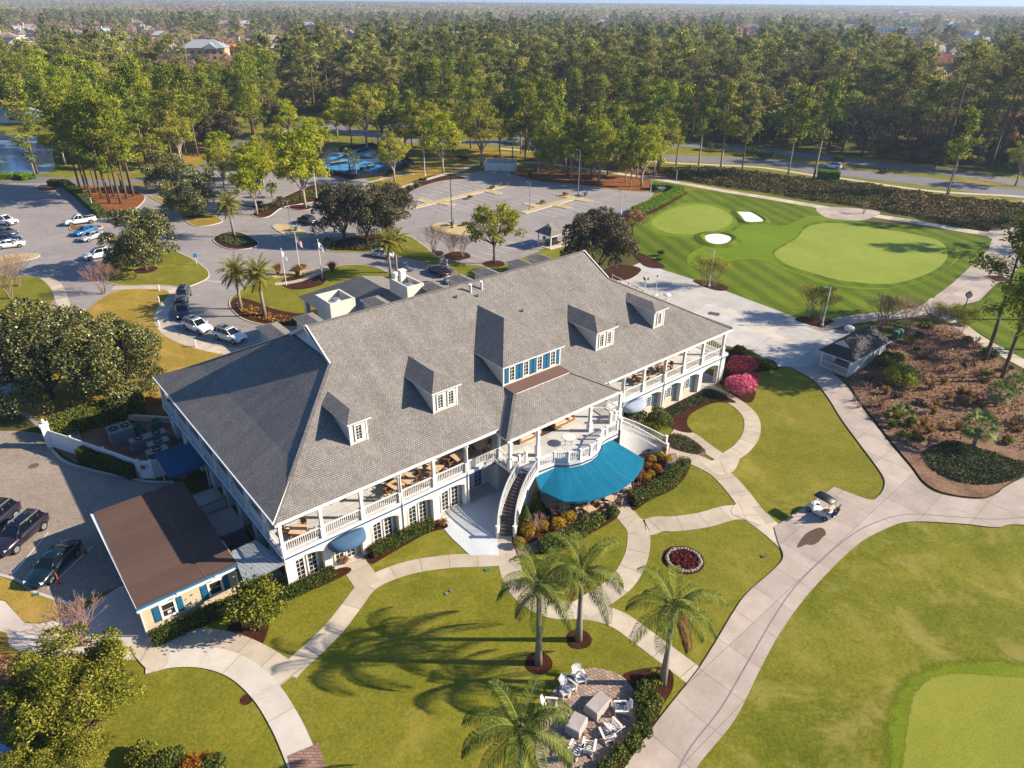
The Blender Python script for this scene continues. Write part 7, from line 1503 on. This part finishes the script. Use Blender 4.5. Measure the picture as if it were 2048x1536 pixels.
# ------------------------------------------------------------------ equipment yard
def acbox(label,px,l,wd,h,fans,rz_=BA,mat='metal',z=.05):
    p=g2(*px); t=thing('cooling_unit',label,'cooling unit',(*p,z),rz_); b=MB(); b.box(-l/2,l/2,-wd/2,wd/2,.1,h); b.box(-l/2-.06,l/2+.06,-wd/2-.06,wd/2+.06,0,.1)
    for k in range(6): b.box(-l/2-.012,l/2+.012,-wd/2-.012,wd/2+.012,.2+k*(h-.3)/6,.22+k*(h-.3)/6)
    b.build('casing',mat,t)
    for i in range(fans):
        x=-l/2+l*(i+.5)/fans; b=MB(); n=16; r0=min(l/fans,wd)*.4; b.lathe((x,0,h),[(r0,0),(r0,.08),(r0*.85,.08),(r0*.85,.01)],n); f=b.build('fan_guard','dark_metal',t); b=MB(); b.lathe((x,0,h+.03),[(r0*.25,0),(r0*.25,.04)],8)
        for k in range(4): a=k*PI/2; b.bar((x,0,h+.04),(x+r0*.8*math.cos(a),r0*.8*math.sin(a),h+.045),.12,.012)
        b.build('fan','metal',f)
acbox('large square grey cooling unit with two fans in the equipment yard',(246,880),2.2,1.9,1.5,2); acbox('long grey cooling unit with two fans beside the clubhouse wall',(300,890),3.4,1.1,1.1,2); acbox('grey single fan cooling unit below the long one',(320,900),2.0,1.1,1.,1); acbox('grey single fan cooling unit next to the blue canopy',(318,915),2.0,1.1,.9,1); acbox('small brown cooling unit at the narrow end of the yard',(153,882),.9,.9,.8,1); acbox('small teal cooling unit behind the large square one',(222,868),.9,.9,.8,1,BA,'green_box')
for px,lab in (((282,868),'round green cooling unit in the equipment yard, left'),((315,858),'round green cooling unit in the equipment yard, right')):
    p=g2(*px); t=thing('cooling_unit',lab,'cooling unit',(*p,.05)); b=MB(); b.lathe((0,0,0),[(.48,0),(.5,.1),(.5,.95),(.46,1.0),(.36,1.0)],18); b.build('casing','green_box',t); b=MB(); b.lathe((0,0,1.0),[(.36,.0),(.34,.03),(.1,.05)],14); b.build('fan_guard','dark_metal',t)
b=MB()
for i in range(6): a=W(-1.6+.1*i,23.5+.35*i,.4+.1*(i%3)); c=W(.4,23.8+.3*i,.5+.1*(i%3)); b.tube([a,c],.05,6)
tag(b.build('pipework','metal'),'bundle of grey pipes from the cooling units to the clubhouse wall','pipes')
for i in range(5):
    b=MB(); q=W(-4.4+.6*i,22.9+.5*(i%2),.05)
    for x in (-.22,.22):
        for y in (-.17,.17): b.box(x-.02,x+.02,y-.02,y+.02,0,.6)
    for z in (.05,.3,.57): b.box(-.25,.25,-.2,.2,z,z+.03)
    tag(b.build('wire_rack','metal',None,False,q,BA+i),'grey wire rack stored behind the white panel fence','rack','wire racks behind the fence')
vf=thing('panel_fence','tall white panel fence around the equipment yard','fence'); fp=[W(-9.85,34.3),W(-8.3,31.2),W(-6.3,27.),W(-4.3,22.7),W(-3.4,21.9),W(-2.4,21.9)]
for i,(a,c) in enumerate(zip(fp,fp[1:])):
    b=MB(); b.bar((a[0],a[1],1.),(c[0],c[1],1.),.05,1.9); b.bar((a[0],a[1],1.98),(c[0],c[1],1.98),.1,.09); b.bar((a[0],a[1],.12),(c[0],c[1],.12),.1,.14)
    n=max(1,int(math.dist(a,c)/.3))
    for k in range(n): q=Vector(a).lerp(Vector(c),(k+.5)/n); b.obox((q.x,q.y,1.05),(.014,.062,1.7),math.atan2(c[1]-a[1],c[0]-a[0]))
    b.build('panel','white',vf)
for q in fp: b=MB(); b.obox((q[0],q[1],1.05),(.16,.16,2.1)); b.obox((q[0],q[1],2.13),(.22,.22,.06)); b.build('post','white',vf)
b=MB(); q=fp[0]; b.obox((q[0],q[1],1.3),(.7,.7,2.6),BA); b.obox((q[0],q[1],2.65),(.85,.85,.12),BA); pb=b.build('gate_pillar','white_wall'); tag(pb,'square white pillar with a lantern at the end of the panel fence','pillar'); b=MB(); b.lathe((q[0],q[1],2.71),[(.08,0),(.16,.15),(.16,.4),(.03,.55)],8); b.build('lantern','lamp_glass',pb)
b=MB(); s0=W(-3.9,22.2); b.obox((s0[0]-.12,s0[1]-.14,1.45),(.42,.03,.42),BA-.9); tag(b.build('fence_sign','red'),'small red notice on the white panel fence','sign')
b=MB(); ww=[g2(108,862),g2(150,850),g2(200,836),g2(345,846)]
for a,c in zip(ww,ww[1:]): b.bar((*a,.35),(*c,.35),.3,.7)
tag(b.build('garden_wall','tan'),'low tan wall behind the equipment yard','wall')
# ------------------------------------------------------------------ lamps, signs, flags, small things
def hgt(px,top):
    b=g2(*px); lo,hi=0,40
    for _ in range(40):
        m_=(lo+hi)/2
        if PX(b[0],b[1],m_)[1]>top: lo=m_
        else: hi=m_
    return lo
def lamp(px,top,lab,mat='white_wall',arm=.5):
    h=hgt(px,top); t=thing('lamp_post',lab,'lamp post',(*g2(*px),0),R(180)); b=MB(); b.tube([(0,0,0),(0,0,h)],[.1,.06],7); b.lathe((0,0,0),[(.22,0),(.22,.35),(.12,.4)],8); b.build('pole',mat,t); b=MB(); b.bar((0,0,h-.05),(arm,0,h),.06,.06); b.obox((arm+.15,0,h),(.6,.3,.12)); b.build('lamp_head','metal',t)
for px,top,lab in (((1644,652),575,'white lamp post in the mulch at the tip of the yard'),((1418,574),500,'pale lamp post among the bare trees left of the yard'),((904,457),345,'tall dark lamp post on the large gravel island'),((1059,420),364,'lamp post on the right gravel median'),((1156,391),300,'lamp post at the back end of the right gravel median'),((1299,404),360,'short pale lamp post near the bright hedge'),((1350,382),340,'pale lamp post at the corner of the bright hedge'),((1242,427),381,'pale lamp post in the car park by the small hedge block'),((583,464),401,'lamp post on the small gravel island near the grey evergreens'),((634,398),330,'lamp post in the mulch bed by the lime trees'),((1017,352),317,'thin pole beside the bin enclosure'),((850,352),300,'lamp post on the path by the ball courts'),((187,420),395,'lamp post among the left pines'),((1897,388),320,'dark street lamp by the far road at right')): lamp(px,top,lab,'dark_metal' if 'dark' in lab else 'metal' if 'median' in lab or 'island' in lab else 'white_wall')
def flag(px,top,lab,kind):
    h=hgt(px,top)+.3; t=thing('flagpole',lab,'flagpole',(*g2(*px),.1)); b=MB(); b.tube([(0,0,0),(0,0,h)],[.07,.04],8); b.ball((0,0,h+.06),.09,8,5); b.build('pole','white',t)
    b=MB(); nx,nz=14,13; wd,ht=(1.9,1.15) if kind=='us' else (1.5,.9)
    def P(i,j): x=wd*i/nx; return (x*.42+.05,.12*math.sin(3.2*x+j*.12)*x/wd+.02*i,h-.2-ht*j/nz-.62*x-.05*math.sin(5*x))
    for i in range(nx):
        for j in range(nz):
            if kind=='us': mi=2 if (i<6 and j<7) else (0 if j%2==0 else 1)
            else: mi=2 if kind=='band' and 4<=i<9 and 4<=j<9 else 1
            b.quad(P(i,j),P(i,j+1),P(i+1,j+1),P(i+1,j),mi)
    if kind=='us':
        for i in range(5):
            for j in range(4): p=P(i+1,j+ .9+.6*j) if False else P(i+.7,1+j*1.6); b.obox((p[0],p[1]-.03,p[2]),(.07,.02,.07),0,1); b.obox((p[0],p[1]+.03,p[2]),(.07,.02,.07),0,1)
    b.build('flag',['flag_red','flag_white','flag_blue'],t)
flag((601,549),472,'tallest flagpole with the red and white striped starred flag, between two others','us'); flag((573,572),503,'flagpole with a plain white flag, left of three','plain'); flag((645,558),485,'flagpole with a white flag bearing a dark mark, right of three','band')
t=thing('post_clock','black post clock with white face at the cart path corner','clock',(*g2(1929,617),.05),R(-20)); hh=hgt((1929,617),592); b=MB(); b.lathe((0,0,0),[(.25,0),(.22,.3),(.08,.4),(.06,hh-.5),(.1,hh-.4),(.05,hh-.3)],10); b.build('post','iron',t)
b=MB(); n=20
b.add([(.45*math.cos(6.2832*i/n),y,hh+.1+.45*math.sin(6.2832*i/n)) for y in (-.12,.12) for i in range(n)],[(i,(i+1)%n,n+(i+1)%n,n+i) for i in range(n)]+[tuple(range(n)),tuple(range(n,2*n))]); b.lathe((0,0,hh+.5),[(.2,0),(.14,.12),(.03,.3)],8); hd=b.build('clock_case','iron',t)
b=MB(); b.add([(.33*math.cos(6.2832*i/n),-.13,hh+.1+.33*math.sin(6.2832*i/n)) for i in range(n)],[tuple(range(n))]); b.add([(.33*math.cos(6.2832*i/n),.13,hh+.1+.33*math.sin(6.2832*i/n)) for i in range(n)],[tuple(range(n))]); b.build('clock_face','white',hd)
b=MB()
for a,l in ((1.2,.2),(2.6,.28)): b.bar((0,-.14,hh+.1),(l*math.cos(a),-.14,hh+.1+l*math.sin(a)),.015,.03)
b.build('clock_hand','iron',hd)
for px,lab in (((319,582),'white bollard light on the walk, nearest the drive lawn'),((319,606),'white bollard light on the walk, second from the drive lawn'),((319,654),'white bollard light on the bend of the walk'),((392,694),'white bollard light near the last white car'),((894,531),'white bollard light on the lawn behind the young tree'),((931,562),'white bollard light behind the clubhouse ridge'),((913,478),'white bollard light by the grey evergreens')):
    b=MB(); b.lathe((*g2(*px),0),[(.1,0),(.1,.75),(.13,.78),(.13,.95),(.04,1.02)],8); tag(b.build('bollard_light','white'),lab,'bollard')
def sign(px,lab,mat,h=1.5,rz_=0.,wd=.55,ht=.6,cat='sign'):
    t=thing('post_sign',lab,cat,(*g2(*px),0),rz_); b=MB(); b.box(-.06,.06,-.06,.06,0,h); b.build('post','white',t); b=MB(); b.box(-wd/2,wd/2,-.1,-.06,h-ht,h+.05); b.build('sign_board',mat,t)
sign((394,530),'white post with a blue sign at the tip of the drive lawn','sign_blue',2.,.3); sign((1046,506),'blue parking sign on a white post by the lawn edge, left','sign_blue'); sign((1066,500),'blue parking sign on a white post by the lawn edge, right','sign_blue'); sign((1088,487),'blue parking sign on a white post at the grey shelter','sign_blue',1.4)
for px,top,lab in (((171,1106),1083,'thin red marker post between painted lines near the annex'),((119,1168),1146,'thin red marker post at the nose of the black saloon')):
    h=max(.9,hgt(px,top)); b=MB(); b.tube([(*g2(*px),.02),(*g2(*px),h)],.045,7); b.lathe((*g2(*px),.02),[(.18,0),(.16,.06),(.06,.08)],10); tag(b.build('marker_post','orange'),lab,'post')
for i,px in enumerate(((1789,678),(1797,675))): b=MB(); b.lathe((*g2(*px),.1),[(.42,0),(.45,.9),(.47,.95),(.4,1.1),(.1,1.18)],14); tag(b.build('green_drum','green_box'),('green drum bin behind the white shelter, left','green drum bin behind the white shelter, right')[i],'bin')
def coverplate(px,r,mat,lab,z,n=20): p=g2(*px); b=MB(); b.lathe((*p,z),[(r,0),(r,.02),(r*.85,.025),(r*.8,.02)],n); tag(b.build('manhole_cover',mat),lab,'manhole cover')
coverplate((68,932),.45,'stair','rusty manhole cover on the paver yard',.02); coverplate((494,1399),.42,'mulch','brown round cover in the lower left lawn',.012)
b=MB(); p=g2(1428,628); b.obox((*p,.04),(1.6,1.1,.04),R(-30))
for k in range(8): b.obox((p[0]-.6+.17*k,p[1],.065),(.05,.9,.02),R(-30))
tag(b.build('drain_grate','stair'),'rusty drain grate in the concrete yard','drain')
for px,lab,m_ in (((1527,1113),'small brown box lid in the lawn beside the cart path','stair'),((254,1191) if False else (72,1190),'small teal valve lid in the dry lawn beside the black saloon','green_box'),((893,1188),'pale sprinkler lid on the main lawn, left of two','metal'),((902,1182),'pale sprinkler lid on the main lawn, right of two','metal'),((975,1140),'teal valve lid at the path junction below the patio','green_box'),((1070,1380),'teal valve lid in palm shade beside the paved circle','green_box')):
    b=MB(); b.obox((*g2(*px),.05),(.45,.3,.05) if 'lid' in lab and 'sprinkler' not in lab else (.22,.22,.05),.4); b.obox((*g2(*px),.08),(.36,.22,.02) if 'sprinkler' not in lab else (.14,.14,.02),.4); tag(b.build('valve_lid',m_),lab,'lid')
# small fence, posts and bits at the right end of the clubhouse
t=thing('terrace_fence','low white post and rail fence at the right end of the clubhouse','fence'); fp=[g2(*p) for p in ((1224,562),(1240,570),(1256,578),(1272,586),(1284,594))]
for q in fp: b=MB(); b.obox((*q,.6),(.14,.14,1.2)); b.build('post','white',t)
for a,c in zip(fp,fp[1:]): b=MB(); b.bar((*a,1.05),(*c,1.05),.06,.1); b.bar((*a,.4),(*c,.4),.06,.1); b.build('rail','white',t)
t=thing('lamp_cluster','white post with dark lamp heads at the yard side of the clubhouse','lamp post',(*g2(1288,590),0)); b=MB(); b.tube([(0,0,0),(0,0,2.6)],.06,6); b.build('pole','white',t)
for k in range(3): b=MB(); a=k*2.1; b.bar((0,0,2.4),(.4*math.cos(a),.4*math.sin(a),2.6),.03,.03); b.lathe((.4*math.cos(a),.4*math.sin(a),2.5),[(.06,0),(.16,.12),(.1,.32)],8); b.build('lamp_head','iron',t)
t=thing('bell_post','thin pole with a dark head on a round base in the yard','post',(*g2(1311,590),0)); b=MB(); b.lathe((0,0,0),[(.4,0),(.38,.06),(.05,.1),(.04,3.0)],10); b.build('pole','white',t); b=MB(); b.ball((0,0,3.1),.14,8,6); b.build('head','iron',t)
b=MB(); b.lathe((*g2(1333,600),0),[(.1,0),(.1,.7),(.6,.8),(.55,.95),(.1,1.1)],14); tag(b.build('parasol_base','white'),'small white mushroom shaped table in the yard beside the roof edge','table')
b=MB(); p=g2(1697,664); b.ball((p[0],p[1],.55),.7,12,8,0,.6); b.tube([(p[0]-.6,p[1],0),(p[0]-.5,p[1],.5)],.06,5); tag(b.build('covered_cart','white'),'white rounded covered object behind the shelter roof','covered cart')
b=MB(); p=W(55.,10.,0); b.obox((p[0],p[1],4.1),(1.4,.8,.1),BA); b.obox((p[0],p[1],3.85),(.2,.2,.5),BA); tag(b.build('balcony_table','wicker_top'),'small wooden table at the far right corner of the balcony','table')
# ball court fence
cf=[g2(*p) for p in ((628,342),(700,360),(770,352),(828,330),(745,294),(660,306),(628,342))]
t=thing('court_fence','black wire fence with dark windscreens around the blue ball courts','fence')
for a,c in zip(cf,cf[1:]):
    b=MB(); L=math.dist(a,c)
    for z in (.1,1.6,3.): b.bar((*a,z),(*c,z),.05,.05)
    n=int(L/.5)
    for k in range(n): q=Vector((*a,0)).lerp(Vector((*c,0)),k/n); b.bar(q,q+Vector((0,0,3.)),.02,.02)
    b.build('wire_panel','iron',t); b=MB(); b.bar((*a,.75),(*c,.75),.02,1.2); b.build('windscreen','mesh_black',t)
    k=max(2,int(L/3.5))
    for i in range(k): q=Vector((*a,0)).lerp(Vector((*c,0)),i/k); bb=MB(); bb.tube([q,q+Vector((0,0,3.2))],.05,6); bb.build('post','iron',t)
for i,(a,c) in enumerate((((678,320),(702,312)),((716,306),(738,300)),((662,332),(692,328)),((720,342),(748,336)))):
    pa,pc=g2(*a),g2(*c); t=thing('court_net',('net of the upper left blue court','net of the upper right blue court','net of the lower left blue court','net of the lower right blue court')[i],'net'); b=MB(); b.bar((*pa,.5),(*pc,.5),.02,.8); b.build('net','mesh_black',t); b=MB(); b.bar((*pa,.93),(*pc,.93),.04,.07); b.build('net_tape','white',t)
    for q in (pa,pc): b=MB(); b.tube([(*q,0),(*q,1.)],.05,6); b.build('post','iron',t)
island('tree_pit',None,'mulch',.12,.2,poly=[(g2(1997,558)[0]+dx,g2(1997,558)[1]+dy) for dx,dy in ((-1.6,-1.6),(1.6,-1.6),(1.6,1.6),(-1.6,1.6))])
